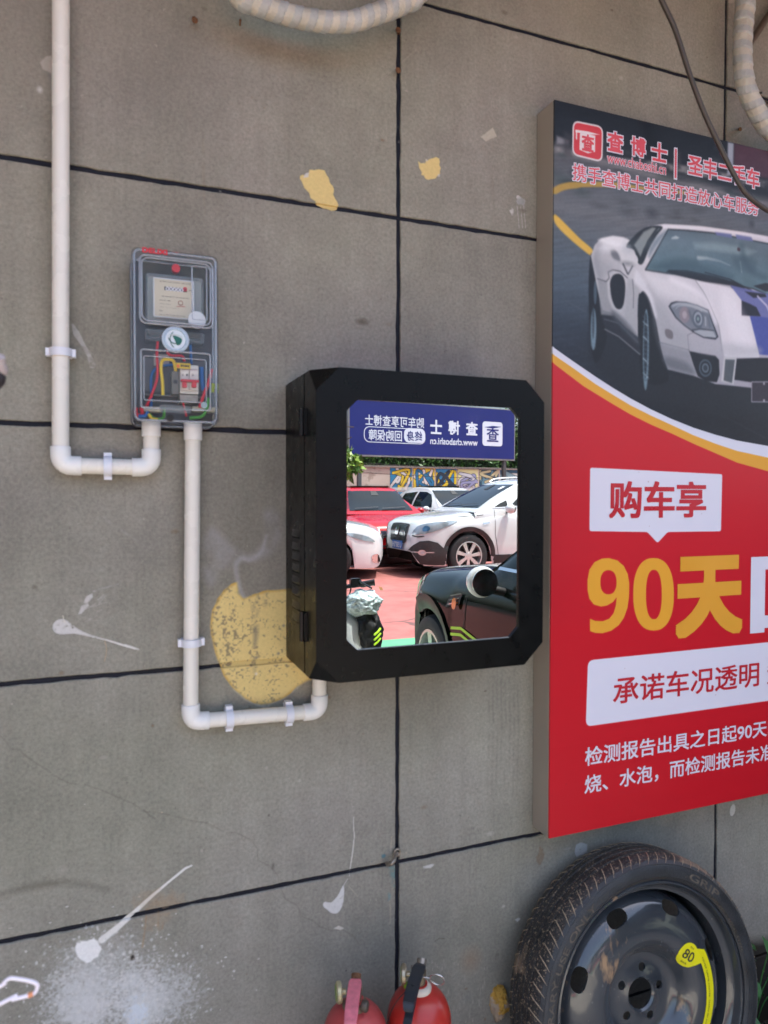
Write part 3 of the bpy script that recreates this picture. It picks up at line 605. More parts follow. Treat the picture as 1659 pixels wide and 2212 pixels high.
ink = mat('black_print', lin((40, 40, 44)), .6, var=0); red = mat('red_print', lin((206, 40, 52)), .5, var=0); wht = mat('white_print', lin((226, 226, 232)), .5, var=0)
PD = lambda o: (lambda x, y: Vector((x, -mt-.0042-o, y)))
def D2(X, Y): p = mp_(X, Y, mt+.004); return p.x, p.z
def dtext(s, X0, Y0, X1, Y1, m=ink, bold=.01):
    a = D2(X0, Y0); b = D2(X1, Y1); return text('lettering', s, a[0], b[0], b[1], a[1], PD(0), m, MBX, bold)
mb = MB(); a = D2(670, 640); b = D2(905, 700); mb.box(((a[0]+b[0])/2, -mt-.0042, (a[1]+b[1])/2), (b[0]-a[0], .001, a[1]-b[1])); mb.build('counter_window', mat('black_plastic', lin((30, 30, 34)), .4, var=0), MBX)
a = D2(865, 645); b = D2(905, 695); text('counter_digits', '00000', D2(678, 0)[0], D2(862, 0)[0], D2(770, 692)[1], D2(770, 650)[1], PD(.0006), wht, MBX, .02)
text('counter_digits', '0', a[0], b[0], b[1], a[1], PD(.0006), red, MBX, .03)
dtext('单相电子式电能表', 640, 735, 925, 770); dtext('DDS 型', 620, 775, 735, 795); dtext('220V 50Hz', 620, 815, 740, 830); dtext('GB/T 17215 imp/kWh', 620, 850, 830, 875, bold=0); dtext('No', 620, 880, 650, 900, bold=0)
dtext('浙江电气有限公司', 615, 925, 885, 955); dtext('kWh', 925, 675, 955, 692); dtext('ELECTRONIC METER', 625, 590, 945, 612, bold=0)
mb = MB(); mb.tube([PD(.0004)(*D2(838, 812))+Vector((math.cos(t)*.0034, 0, math.sin(t)*.0034)) for t in [k*PI/8 for k in range(16)]], .0005, 6, closed=True); mb.build('certification_mark', mat('brown_print', lin((150, 92, 84)), .6, var=0), MBX)
a = D2(795, 848); b = D2(885, 850); mb = MB(); mb.tube([PD(.0004)(*a), PD(.0004)(*b)], .0005, 6); mb.build('certification_mark', mat('pink_print', lin((190, 110, 110)), .6, var=0), MBX)
def disc(X, Y, off, r, m, name, h=.001, rx=1.):
    c = mp_(X, Y, off); mb = MB(); mb.prism([(c.x+r*rx*math.cos(t), c.z+r*math.sin(t)) for t in [k*PI/16 for k in range(32)]], off, off+h, Mw); return mb.build(name, m, MBX)
disc(785, 468, .040, .0065, mat('red_lamp', lin((214, 44, 48)), .35, var=0), 'red_button', .01)
st = mat('sticker_white', lin((206, 216, 226)), .4, var=.03)
disc(1008, 990, D_+.002, .0135, clearmat('faint_seal', (.8, .84, .88, 1), .55, .2, .5), 'seal_sticker'); dtext('一户一表', 965, 985, 1055, 1000, mat('blue_grey_print', lin((90, 110, 130)), .6, var=0))
disc(785, 1193, D_+.002, .0205, st, 'round_sticker'); c = mp_(785, 1193, D_+.003)
def ringtube(c, r, w_, m, name, a0=0, a1=2*PI, ex=1., ey=1.):
    mb = MB(); P = [c+Vector((math.cos(t)*r*ex, -.0004, math.sin(t)*r*ey)) for t in np.linspace(a0, a1, 40)]; mb.tube(P, w_, 5); return mb.build(name, m, MBX)
ringtube(c, .0195, .0004, mat('pale_blue_print', lin((150, 176, 200)), .5, var=0), 'sticker_ring'); ringtube(c, .0165, .0018, mat('mottled_blue_print', lin((176, 196, 214)), .5, var=.2, vscale=400), 'sticker_ring')
gp = mat('green_print', lin((14, 96, 84)), .45, var=0)
mb = MB(); mb.prism([(c.x+x*.001, c.z+y*.001) for x, y in cr([(-4, 6), (6, 4), (10, 0), (7, -7), (2, -8), (-1, -1)], 5, True)], -c.y, -c.y+.0006, Mw); mb.build('sticker_emblem', gp, MBX)
for (ex, ey, a0, a1, dx, dy) in ((1., .55, .3, 2.6, -.001, .001), (.62, 1., 2.0, 4.4, 0, 0), (.9, .75, 3.2, 5.2, .001, .003)): ringtube(c+Vector((dx, -.0006, dy)), .0125, .0006, gp if ex != 1. else mat('white_swoosh', lin((200, 214, 214)), .4, var=0), 'sticker_swoosh', a0, a1, ex, ey)
# terminal cover under the meter
a = mp_(470, 1075, .05); b = mp_(1085, 1240, .05); mb = MB(); mb.prism(rrect(a.x, b.z, b.x, a.z, .003), .018, .050, Mw); mb.build('terminal_cover', haze_p, MBX, bevel=.001)
a = mp_(500, 1090, .03); b = mp_(1040, 1190, .03); mb = MB(); mb.box(((a.x+b.x)/2, -.026, (a.z+b.z)/2), (b.x-a.x, .016, a.z-b.z)); mb.build('terminal_block', mat('olive_dark', lin((62, 62, 48)), .6, var=.4, vscale=120), MBX)
# dark window ground with yellowish streaks behind the meter
a = mp_(420, 310, .019); b = mp_(1170, 1070, .019); mb = MB(); mb.box(((a.x+b.x)/2, -.0188, (a.z+b.z)/2), (b.x-a.x, .0012, a.z-b.z)); mb.build('mounting_board', mat('olive_board', lin((64, 62, 48)), .5, var=.5, vscale=45), MBX)
a = mp_(460, 1380, .019); b = mp_(1110, 1760, .019); mb = MB(); mb.box(((a.x+b.x)/2, -.0192, (a.z+b.z)/2), (b.x-a.x, .0012, a.z-b.z)); mb.build('mounting_board', mat('grey_board', lin((84, 86, 94)), .5, var=.1), MBX)
# breakers
def blk(x0, y0, x1, y1, h0, h1, m, name, bev=.0008):
    a = mp_(x0, y0, h1); b = mp_(x1, y1, h1); mb = MB(); mb.box(((a.x+b.x)/2, -(h0+h1)/2, (a.z+b.z)/2), (b.x-a.x, h1-h0, a.z-b.z)); return mb.build(name, m, MBX, bevel=bev)
bw = mat('breaker_white', lin((216, 212, 206)), .4, var=.03); bg_ = mat('breaker_grey', lin((104, 102, 96)), .5, var=.06)
blk(745, 1520, 822, 1760, .02, .052, bg_, 'breaker_module'); blk(765, 1610, 806, 1650, .052, .054, mat('black_plastic', (0.02, .02, .02), .4), 'breaker_switch')
blk(830, 1450, 1025, 1760, .02, .050, bw, 'breaker'); blk(840, 1505, 925, 1720, .05, .056, bw, 'breaker_face'); blk(932, 1505, 1022, 1720, .05, .056, bw, 'breaker_face')
blk(840, 1500, 1025, 1512, .056, .0568, red, 'breaker_print', 0); rs = mat('red_switch', lin((196, 40, 52)), .35, var=.03)
blk(840, 1600, 1030, 1635, .056, .066, rs, 'breaker_toggle'); blk(855, 1630, 905, 1690, .056, .064, rs, 'breaker_toggle'); blk(955, 1630, 1005, 1690, .056, .064, rs, 'breaker_toggle')
for s_, X in (('O', 862), ('I', 905), ('O', 965)): 
    a = mp_(X-9, 1550, .057); b = mp_(X+9, 1572, .057); text('lettering', s_, a.x, b.x, b.z, a.z, lambda x, y: Vector((x, -.0572, y)), ink, MBX, .02)
blk(790, 1432, 942, 1498, .058, .0592, mat('yellow_label', lin((214, 186, 44)), .5, var=0), 'warning_label', 0)
a = mp_(836, 1450, .0595); b = mp_(930, 1482, .0595); text('lettering', '请勿触碰', a.x, b.x, b.z, a.z, lambda x, y: Vector((x, -.0597, y)), ink, MBX, .02)
blk(798, 1448, 828, 1485, .0592, .0597, mat('orange_print', lin((226, 110, 40)), .5, var=0), 'warning_mark', 0)
blk(560, 1340, 720, 1470, .0205, .024, mat('pale_note', lin((170, 166, 164)), .6, var=.05), 'paper_note', 0)
for X0, X1 in ((440, 635), (960, 1200)): blk(X0, 1885, X1, 1945, .03, .05, mat('cream_terminal', lin((176, 168, 148)), .5, var=.1, vscale=90), 'terminal_bar')
blk(470, 1755, 1120, 1800, .02, .028, mat('steel_rail', lin((120, 120, 118)), .35, .8, var=.2, vscale=200), 'din_rail')
blk(830, 1760, 1020, 1850, .02, .046, mat('breaker_base', lin((150, 146, 140)), .5, var=.2, vscale=300), 'breaker_foot')
disc(730, 2008, D_+.001, .0055, mat('black_hole', (.01, .01, .01), .6, var=0), 'lock_hole'); disc(1082, 1875, D_+.004, .005, mat('screw_steel', lin((150, 160, 160)), .25, .9, var=0), 'screw', .002)
def wire(P, col, h=.036, r=.0022):
    nm = {'r': ('red_wire', (206, 40, 60)), 'b': ('blue_wire', (20, 96, 168)), 'y': ('yellow_wire', (226, 196, 50)), 'g': ('green_wire', (70, 150, 60)), 'yg': ('yellow_green_wire', (150, 170, 40))}[col]
    hs = h if hasattr(h, '__len__') else [h]*len(P)
    P3 = cr([tuple(mp_(x, y, k)) for (x, y), k in zip(P, hs)], 6); mb = MB(); mb.tube(P3, r, 8); return mb.build('wire', mat(nm[0], lin(nm[1]), .4, var=0), MBX, smooth=60)
wire([(600, 1215), (592, 1350), (600, 1480), (590, 1610), (555, 1720), (500, 1850), (470, 1910)], 'r', .042); wire([(700, 1240), (705, 1330), (750, 1360), (850, 1362), (880, 1420)], 'r', .034)
wire([(655, 1770), (648, 1620), (635, 1500), (645, 1420), (690, 1395), (760, 1410), (780, 1470), (790, 1530)], 'y', .046, .0026); wire([(760, 1455), (680, 1460), (600, 1485), (545, 1540), (530, 1640), (535, 1760), (530, 1900)], 'b', .03)
wire([(940, 1250), (948, 1400), (955, 1445)], 'b', .034); wire([(1055, 1480), (1060, 1600), (1075, 1720)], 'b', .04, .0036); wire([(1160, 1500), (1135, 1620), (1090, 1740), (1050, 1850), (1035, 1900)], 'r', .05, .0026)
wire([(1180, 1650), (1165, 1740)], 'yg', .045, .0035); wire([(1130, 1800), (1110, 1900), (1060, 1990), (930, 2005)], 'g', .05, .0026); wire([(515, 1960), (545, 2000), (600, 2018), (660, 2000), (670, 1900)], 'g', .05)
wire([(375, 1900), (372, 1950), (400, 1980), (440, 1970), (430, 1900)], 'r', .05, .0030); wire([(400, 1990), (470, 1985), (500, 1940)], 'b', .055, .003); wire([(505, 1965), (540, 2012), (600, 2020)], 'y', .06); wire([(865, 1850), (880, 1920), (900, 1990)], 'r', .05, .0016)
a = mp_(438, 210, D_-.001); b = mp_(700, 275, D_-.001); zt = a.z
text('lettering', 'DELIXI', a.x, b.x, mz1-.0085, mz1-.0005, lambda x, y: Vector((x, -D_-.0012, y)), red, MBX, .045, 1.05)

# ================================================================ black box with mirror
bx0, bx1, bz0, bz1, bo, bs_, ch, fc = .2838, .6882, 1.0600, 1.5445, .201, .137, .037, .041
blk_m = mat('black_powder_coat', lin((9, 11, 12)), .32, spec=.16, var=.10, vscale=40, bump=.05, bscale=500); specks(blk_m, lin((120, 120, 120)), 60, .76, .6)
BX = thing('mirror_cabinet', 'black metal wall cabinet with cut corners and a mirror set in its door', 'cabinet', ((bx0+bx1)/2, 0, bz0))
mb = MB(); mb.box(((bx0+bx1)/2, -.066, (bz0+bz1)/2), (bx1-bx0, .130, bz1-bz0)); mb.build('housing', blk_m, BX, bevel=.0015)
# door: box from .137 to .201 whose corners are cut to facets, with the mirror opening
ya, yb, yf = -.1345, -.160, -.201
def oct_(a0, a1, c0, c1, c): return [(a0+c, c1), (a1-c, c1), (a1, c1-c), (a1, c0+c), (a1-c, c0), (a0+c, c0), (a0, c0+c), (a0, c1-c)]
fo = oct_(bx0, bx1, bz0, bz1, ch); io = oct_(.3330, .6395, 1.1085, 1.4965, .0175)
e = .0012; sq = [(bx0+e, bz1), (bx1-e, bz1), (bx1, bz1-e), (bx1, bz0+e), (bx1-e, bz0), (bx0+e, bz0), (bx0, bz0+e), (bx0, bz1-e)]
mb = MB(); vs = [(x, ya, z) for x, z in sq]+[(x, yb, z) for x, z in sq]+[(x, yf, z) for x, z in fo]+[(x, yf, z) for x, z in io]+[(x, yf+.0045, z) for x, z in io]
mb.add(vs, [(j*8+i, j*8+(i+1) % 8, (j+1)*8+(i+1) % 8, (j+1)*8+i) for j in range(4) for i in range(8)]+[tuple(range(8))[::-1]])
mb.build('door', blk_m, BX, bevel=.0007)
mm = bpy.data.materials.new('mirror_glass'); mm.use_nodes = True; nt = mm.node_tree; N = nt.nodes.new; Lk = nt.links.new; out = nt.nodes['Material Output']; nt.nodes.remove(nt.nodes['Principled BSDF'])
gl = N('ShaderNodeBsdfGlossy'); gl.inputs[0].default_value = (.50, .54, .54, 1); gl.inputs['Roughness'].default_value = 0
df = N('ShaderNodeBsdfDiffuse'); df.inputs[0].default_value = (.6, .6, .6, 1); geo = N('ShaderNodeNewGeometry')
vo = N('ShaderNodeTexVoronoi'); vo.inputs['Scale'].default_value = 70; Lk(geo.outputs['Position'], vo.inputs[0])
sp = mul(mul(mrange(vo.outputs['Distance'], .10, .14, 1, 0), mrange(vo.outputs['Color'], .55, .6, 0, 1)), mrange(noise(9, 3), .5, .62, 0, .55)); 
dust = mrange(noise(14, 5, .7), .55, .85, .0, .06); ad = N('ShaderNodeMath'); ad.operation = 'MAXIMUM'; Lk(sp, ad.inputs[0]); Lk(dust, ad.inputs[1])
mx = N('ShaderNodeMixShader'); Lk(ad.outputs[0], mx.inputs[0]); Lk(gl.outputs[0], mx.inputs[1]); Lk(df.outputs[0], mx.inputs[2]); Lk(mx.outputs[0], out.inputs[0])
YM = -.1970
mb = MB(); mb.add([(x, YM, z) for x, z in oct_(.3332, .6393, 1.1087, 1.4963, .0175)], [tuple(range(8))]); mb.build('mirror', mm, BX)
sil = mat('silver_edge', lin((190, 190, 185)), .3, .6, var=.1)
mb = MB(); mb.tube([(x, YM-.0012, z) for x, z in [io[5], io[4]]], .0009, 6); mb.tube([(x, YM-.0012, z) for x, z in [io[6], io[5]]], .0008, 6); mb.build('mirror_edge', sil, BX)
hm = mat('black_hinge', lin((22, 22, 24)), .3, .4, var=.05)
for Y0, Y1, kn in ((360, 518, 0), (1575, 1745, 1)):
    z0_ = V(594+190*.3581, 756+Y1*.3581, .13).z; z1_ = V(594+190*.3581, 756+Y0*.3581, .13).z
    mb = MB(); mb.box((bx0-.002, -.1365, (z0_+z1_)/2), (.005, .026, z1_-z0_)); mb.tube([(bx0-.006, -.137, z0_-.001), (bx0-.006, -.137, z1_+.001)], .0042, 14)
    if not kn:
        for k in range(3): mb.tube([(bx0-.006, -.137, z0_+.002+k*.013), (bx0-.006, -.137, z0_+.009+k*.013)], .0050, 14)
    mb.build('hinge', hm, BX, bevel=.0005)
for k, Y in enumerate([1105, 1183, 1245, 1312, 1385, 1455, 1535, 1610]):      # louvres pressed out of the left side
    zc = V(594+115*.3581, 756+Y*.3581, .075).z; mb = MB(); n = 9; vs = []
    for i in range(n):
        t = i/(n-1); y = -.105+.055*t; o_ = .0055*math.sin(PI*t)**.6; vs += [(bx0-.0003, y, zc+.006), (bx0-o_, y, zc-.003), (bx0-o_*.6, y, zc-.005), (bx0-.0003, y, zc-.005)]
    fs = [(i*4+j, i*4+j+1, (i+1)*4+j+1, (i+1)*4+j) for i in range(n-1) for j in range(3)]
    mb.add(vs, fs); mb.build('louvre', mat('louvre_highlight_grey', lin((34, 34, 34)), .3, var=.1), BX, smooth=50)  # lighter grey than the housing: edge highlights put into the colour
    mb = MB(); mb.box((bx0-.0006, -.078, zc-.0068), (.0009, .046, .0032)); mb.build('vent_slot', mat('slot_black', (.003, .003, .003), .9, var=0), BX)

# ================================================================ sign box
px0, pz0, pz1, PWD, PO = .8000, .6668, 2.1165, 1.20, .060
SG = thing('sign_box', 'large red advertising light box with a white racing sports car and Chinese text', 'sign', (px0+PWD/2, 0, pz0))
al = mat('beige_aluminium', lin((170, 160, 148)), .45, .25, var=.04, vscale=12)
mb = MB(); mb.box((px0+PWD/2, -PO/2+.001, (pz0+pz1)/2), (PWD, PO-.004, pz1-pz0)); mb.build('case', al, SG, bevel=.0012)
PW, PH, PR = 1200, 1450, .001
pc = Canvas(PW, PH, (183, 30, 44), 1.)
def PP(u, v): p = V(u, v, PO); return ((p.x-px0)/PR, (pz1-p.z)/PR)
A = lambda pts: [PP(1134+x*.3164, 189+y*.3164) for x, y in pts]
B = lambda pts: [PP(1134+x*.3164, 756+y*.3164) for x, y in pts]
C_ = lambda pts: [PP(1134+x*.3164, 1296+y*.3164) for x, y in pts]
# photograph part: asphalt, trees, barrier
def road(X, Y):
    ys = A([(220, 80), (220, 560), (220, 1100), (220, 1790)]); t = (Y-ys[0][1])/(ys[3][1]-ys[0][1]); s_ = X/PW
    keys = [(0, (28, 30, 35)), (.16, (30, 32, 37)), (.20, (118, 116, 118)), (.22, (88, 88, 92)), (.30, (92, 96, 102)), (.42, (104, 106, 110)), (.55, (88, 96, 104)), (.72, (76, 88, 100)), (.9, (52, 60, 72)), (1.2, (40, 44, 54))]
    tt = t-.10*s_; c = np.stack([np.interp(tt, [k[0] for k in keys], [k[1][i] for k in keys]) for i in range(3)], -1)
    g = np.clip((s_-.3)*1.2, 0, 1)[..., None]*np.clip((t-.15)*6, 0, 1)[..., None]; c = c*(1-g*.35)+np.array([118, 84, 100])*g*.35
    d = np.clip((t-.55)*2.2, 0, 1)*np.clip(s_*2.2, 0, 1); c = c*(1-.55*d[..., None])+np.array([34, 36, 42])*.55*d[..., None]
    xi = np.clip((X*.25+Y*1.2).astype(int), 0, PH-1); st_ = pc.nz(3, 2)[xi, np.clip((X*.08).astype(int), 0, PW-1)]-.5
    return ((c*(1+st_[..., None]*.16))/255.).astype(np.float32)
pc.poly([(0, 0), (PW, 0), (PW, PH*.62), (0, PH*.62)], None, shade=road, soft=1, col=None) if False else pc.poly([(-5, -5), (PW+5, -5), (PW+5, PH*.62), (-5, PH*.62)], (0, 0, 0), 1, 1, shade=road)
for k in range(60):
    x = random.uniform(0, PW*.5); y = random.uniform(0, 190); pc.blob((x, y), random.uniform(10, 50), random.uniform(4, 16), random.choice([(66, 70, 72), (30, 32, 36), (52, 66, 60), (88, 90, 96)]), .5)
pc.poly(A([(1430, 380), (2400, 560), (2400, 820), (1425, 560)]), (92, 52, 66), .75, 8); pc.poly(A([(1385, 372), (1425, 380), (1420, 600), (1380, 600)]), (176, 182, 196), .85, 5)
pc.poly(A([(216, 408), (330, 425), (560, 470), (1030, 520), (1659, 640), (2400, 800), (2400, 850), (1659, 690), (1000, 570), (560, 505), (216, 440)]), (150, 146, 146), .8, 6, (20, .25, .6, 4))
pc.poly(A([(216, 330), (300, 360), (300, 390), (216, 385)]), (150, 150, 156), .8, 6)
for x in (265, 520, 760, 1010, 1280): pc.poly(A([(x, 300+(x-265)*.17), (x+55, 318+(x-265)*.17), (x+55, 470+(x-265)*.12), (x, 455+(x-265)*.12)]), (60, 58, 62), .7, 8)
pc.stroke(A(cr([(205, 705), (250, 682), (320, 668), (450, 662), (600, 665), (740, 678), (900, 700), (1100, 720)], 4)), [13]*10+[10]*10+[6]*9, (186, 150, 66), .9, 2)
pc.poly(A(cr([(205, 865), (300, 955), (380, 1035), (460, 1105), (455, 1150), (360, 1080), (270, 1000), (205, 925)], 3, True)), (222, 178, 70), .95, 2)
for k in range(80):
    x = random.uniform(0, PW); y = random.uniform(300, 860); l = random.uniform(40, 180); pc.stroke([(x, y), (x+l, y+l*.35)], random.uniform(1, 3), random.choice([(120, 124, 128), (60, 64, 72), (140, 130, 136)]), .14, 2)
# car
pc.blob(A([(1200, 2000)])[0], 420, 170, (22, 24, 30), .9); pc.poly(A([(440, 1500), (600, 1540), (800, 1830), (1000, 1950), (1700, 2060), (2400, 2060), (2400, 2300), (1300, 2240), (700, 2100), (440, 1850)]), (34, 37, 44), .85, 14)
pc.poly(A(cr([(452, 1130), (492, 1280), (520, 1550), (560, 1700), (520, 1830), (480, 1880), (450, 1760), (438, 1550), (436, 1320)], 4, True)), (26, 28, 34), 1, 2)
pc.ell(A([(468, 1650)])[0], 7, 42, (122, 148, 162), .9, 2); pc.ell(A([(466, 1600)])[0], 3, 34, (40, 48, 56), .8, 2); pc.ell(A([(480, 1400)])[0], 4, 24, (90, 110, 124), .7, 2)
body = [(478, 1075), (520, 1030), (600, 1012), (670, 1022), (722, 1045), (790, 975), (850, 942), (950, 928), (1200, 943), (1500, 985), (1700, 1022), (1900, 1080), (2060, 1220), (2300, 1440), (2420, 1800), (2300, 2050), (1800, 2060), (1540, 2050), (1400, 2035), (1300, 2025), (1150, 1968), (975, 1925), (930, 1800), (895, 1640), (850, 1480), (805, 1400), (770, 1440), (768, 1560), (790, 1720), (700, 1640), (600, 1540), (530, 1520), (500, 1400), (470, 1250), (450, 1150)]
def bshade(X, Y):
    (xa, ya), (xb, yb) = A([(450, 1000), (1600, 1950)]); t = np.clip((Y-ya)/(yb-ya), 0, 1); s_ = np.clip((X-xa)/(xb-xa), 0, 1.4)
    c = np.stack([206-t*58+s_*16, 206-t*54+s_*8, 208-t*52+s_*14], -1); return (np.clip(c, 0, 235)/255).astype(np.float32)
pc.poly(A(body), (0, 0, 0), 1, 1.6, shade=bshade)
pc.poly(A(cr([(478, 1090), (520, 1060), (600, 1080), (640, 1150), (660, 1260), (600, 1250), (560, 1290), (560, 1320), (500, 1300), (470, 1200)], 4, True)), (176, 176, 180), .8, 8)
pc.poly(A(cr([(500, 1040), (600, 1018), (700, 1035), (690, 1070), (620, 1080), (540, 1060)], 4, True)), (226, 226, 228), .9, 6)
pc.poly(A([(495, 1310), (560, 1330), (570, 1440), (600, 1520), (700, 1600), (755, 1690), (700, 1650), (610, 1560), (520, 1550)]), (140, 142, 146), .8, 4); pc.stroke(A([(495, 1305), (555, 1325), (575, 1300), (568, 1260), (600, 1245), (650, 1255), (700, 1300)]), 2.4, (60, 62, 68), .8, 1.5)
pc.poly(A(cr([(600, 1285), (640, 1272), (672, 1295), (685, 1360), (675, 1470), (652, 1512), (615, 1500), (585, 1430), (580, 1340)], 4, True)), (30, 32, 38), 1, 2); pc.stroke(A(cr([(575, 1330), (590, 1440), (620, 1510), (660, 1525)], 4)), 2.5, (190, 192, 196), .8, 1.5)
pc.poly(A([(735, 1310), (760, 1340), (790, 1400), (770, 1500), (768, 1700), (620, 1560), (680, 1560), (690, 1400), (700, 1300)]), (158, 160, 164), .6, 6); pc.stroke(A([(735, 1310), (742, 1400), (740, 1505)]), 1.6, (70, 72, 78), .8, 1.3)
pc.poly(A(cr([(775, 1440), (790, 1405), (812, 1392), (850, 1450), (890, 1580), (925, 1760), (960, 1900), (980, 2000), (900, 2030), (830, 2010), (790, 1930), (772, 1700)], 4, True)), (24, 26, 32), 1, 2)
pc.ell(A([(826, 1790)])[0], 8, 84, (110, 134, 146), .95, 2); pc.ell(A([(824, 1760)])[0], 4.5, 68, (30, 36, 44), .9, 2)
for y in (1600, 1700, 1850, 1950): pc.stroke(A([(808, y), (840, y+30)]), 3, (150, 168, 176), .9, 1.5)
pc.poly(A([(530, 1555), (600, 1590), (640, 1640), (780, 1745), (795, 1830), (690, 1740), (600, 1650), (540, 1620)]), (40, 42, 50), .95, 2); pc.stroke(A([(545, 1650), (640, 1700), (785, 1822)]), 2.2, (150, 150, 154), .8, 1.5); pc.stroke(A([(540, 1580), (640, 1610), (770, 1740)]), 1.6, (120, 122, 128), .7, 1.5)
pc.poly(A(cr([(690, 1085), (750, 1010), (800, 968), (860, 945), (940, 952), (900, 1010), (850, 1095), (805, 1200), (770, 1195), (745, 1110)], 4, True)), (38, 42, 46), 1, 2)
pc.poly(A([(745, 1075), (810, 985), (870, 955), (920, 962), (870, 1010), (810, 1100), (790, 1160), (765, 1110)]), (150, 156, 154), .85, 4); pc.stroke(A([(905, 958), (840, 1050), (790, 1170)]), 4.5, (40, 44, 48), .95, 1.5)
ws = [(978, 968), (1100, 975), (1280, 993), (1450, 1025), (1700, 1075), (1850, 1120), (1990, 1300), (2080, 1440), (1850, 1440), (1659, 1415), (1560, 1375), (1380, 1335), (1150, 1292), (970, 1268), (822, 1245)]
def wsh(X, Y):
    (xa, ya), (xb, yb) = A([(820, 960), (1660, 1400)]); t = np.clip((Y-ya)/(yb-ya), 0, 1); c = np.stack([94-t*6, 110+t*4, 120+t*2], -1)
    n = pc.fbm(64, 4)[np.clip(Y.astype(int), 0, PH-1), np.clip(X.astype(int), 0, PW-1)]; return (c*(.86+.28*n[..., None])/255).astype(np.float32)
pc.poly(A(ws), (0, 0, 0), 1, 1.5, shade=wsh); pc.stroke(A(ws+[ws[0]]), 3.2, (38, 42, 48), .9, 1.5)
pc.poly(A([(1150, 1060), (1280, 1055), (1500, 1090), (1580, 1120), (1520, 1150), (1400, 1130), (1160, 1100)]), (150, 172, 176), .55, 10); pc.poly(A([(1000, 1025), (1030, 1012), (1055, 1025), (1040, 1035), (1000, 1035)]), (196, 204, 206), .8, 2)
pc.stroke(A([(1185, 1165), (1240, 1165), (1330, 1185), (1400, 1215)]), [9, 6, 4, 2], (186, 196, 196), .75, 3); pc.ell(A([(1460, 1105)])[0], 5, 4, (70, 40, 50), .9); pc.blob(A([(1330, 1220)])[0], 80, 34, (84, 108, 120), .7); pc.stroke(A([(1470, 1190), (1480, 1260)]), 4, (180, 196, 198), .5, 3)
pc.poly(A([(1295, 985), (1410, 1000), (1415, 1030), (1310, 1010)]), (104, 110, 160), .95, 2); pc.poly(A([(1437, 1002), (1545, 1020), (1560, 1052), (1447, 1035)]), (108, 112, 164), .95, 2)
pc.stroke(A([(850, 942), (950, 927), (1200, 942), (1500, 984), (1700, 1020)]), 2, (70, 74, 80), .7, 1.5)
pc.poly(A(cr([(585, 1112), (615, 1100), (690, 1108), (750, 1135), (772, 1170), (765, 1205), (735, 1218), (660, 1195), (600, 1165)], 4, True)), (206, 206, 208), 1, 1.5)
pc.poly(A(cr([(585, 1115), (612, 1108), (640, 1140), (650, 1185), (600, 1165)], 4, True)), (96, 100, 106), .85, 5); pc.blob(A([(700, 1200)])[0], 26, 8, (120, 122, 126), .8); pc.stroke(A([(670, 1205), (700, 1270)]), 4, (60, 62, 68), .8, 1.5); pc.stroke(A([(735, 1218), (705, 1275)]), 3, (70, 72, 78), .8, 1.5)
pc.poly(A([(962, 1258), (985, 1245), (1100, 1246), (1300, 1288), (1450, 1335), (1525, 1385), (1510, 1396), (1300, 1345), (1050, 1285)]), (26, 24, 30), .97, 1.5); pc.stroke(A([(1230, 1262), (1400, 1310), (1550, 1388)]), 3, (28, 26, 32), .95, 1.5); pc.poly(A([(1560, 1355), (1640, 1335), (1900, 1360), (1900, 1390), (1640, 1392)]), (28, 24, 32), .95, 2)
pc.poly(A([(1168, 1320), (1290, 1335), (1400, 1352), (1480, 1455), (1480, 1555), (1545, 1560), (1600, 1840), (1360, 1835), (1325, 1640), (1290, 1550), (1230, 1420)]), (220, 216, 220), .85, 4); pc.stroke(A(cr([(1165, 1318), (1230, 1415), (1290, 1545), (1325, 1640), (1345, 1800)], 5)), 1.8, (120, 120, 124), .8, 1.3)
pc.poly(A([(1400, 1348), (1659, 1410), (1900, 1430), (1900, 1600), (1600, 1575), (1540, 1560), (1480, 1455)]), (100, 104, 158), .95, 2)
pc.poly(A([(1479, 1455), (1530, 1475), (1580, 1500), (1610, 1562), (1479, 1556)]), (26, 22, 34), .97, 2); pc.poly(A([(1500, 1392), (1640, 1410), (1650, 1430), (1560, 1436)]), (28, 24, 34), .97, 2); pc.stroke(A([(1588, 1425), (1650, 1490), (1700, 1600)]), 4.5, (196, 190, 210), .9, 1.5)
pc.poly(A([(1535, 1560), (1610, 1566), (1720, 1580), (1735, 1835), (1600, 1822)]), (66, 76, 152), .97, 2); pc.poly(A([(1760, 1585), (1880, 1590), (1900, 1835), (1775, 1835)]), (66, 76, 152), .97, 2)
pc.poly(A([(1400, 1815), (1597, 1822), (1598, 1846), (1360, 1843)]), (206, 204, 208), .9, 2)
hl = [(985, 1495), (1000, 1474), (1030, 1464), (1100, 1468), (1180, 1490), (1252, 1522), (1275, 1590), (1316, 1700), (1300, 1716), (1220, 1705), (1150, 1668), (1090, 1625), (1030, 1570)]
pc.poly(A(hl), (116, 122, 132), 1, 1.5); pc.stroke(A(hl+[hl[0]]), 3.4, (36, 40, 50), .95, 1.3); pc.poly(A([(1150, 1668), (1190, 1655), (1285, 1662), (1306, 1708), (1220, 1702)]), (168, 172, 178), .9, 1.5); pc.stroke(A([(1140, 1655), (1200, 1648), (1290, 1660)]), 1.8, (40, 44, 52), .9, 1.2)
pc.ell(A([(1090, 1552)])[0], 14, 17, (142, 128, 134), .8, 3); pc.ell(A([(1090, 1552)])[0], 6, 8, (170, 160, 164), .9, 2)
for r_, c_ in ((17, (84, 92, 104)), (13, (150, 158, 166)), (8, (70, 78, 92)), (4, (130, 150, 150))): pc.ell(A([(1182, 1580)])[0], r_*.9, r_*1.15, c_, .95, 1.5)
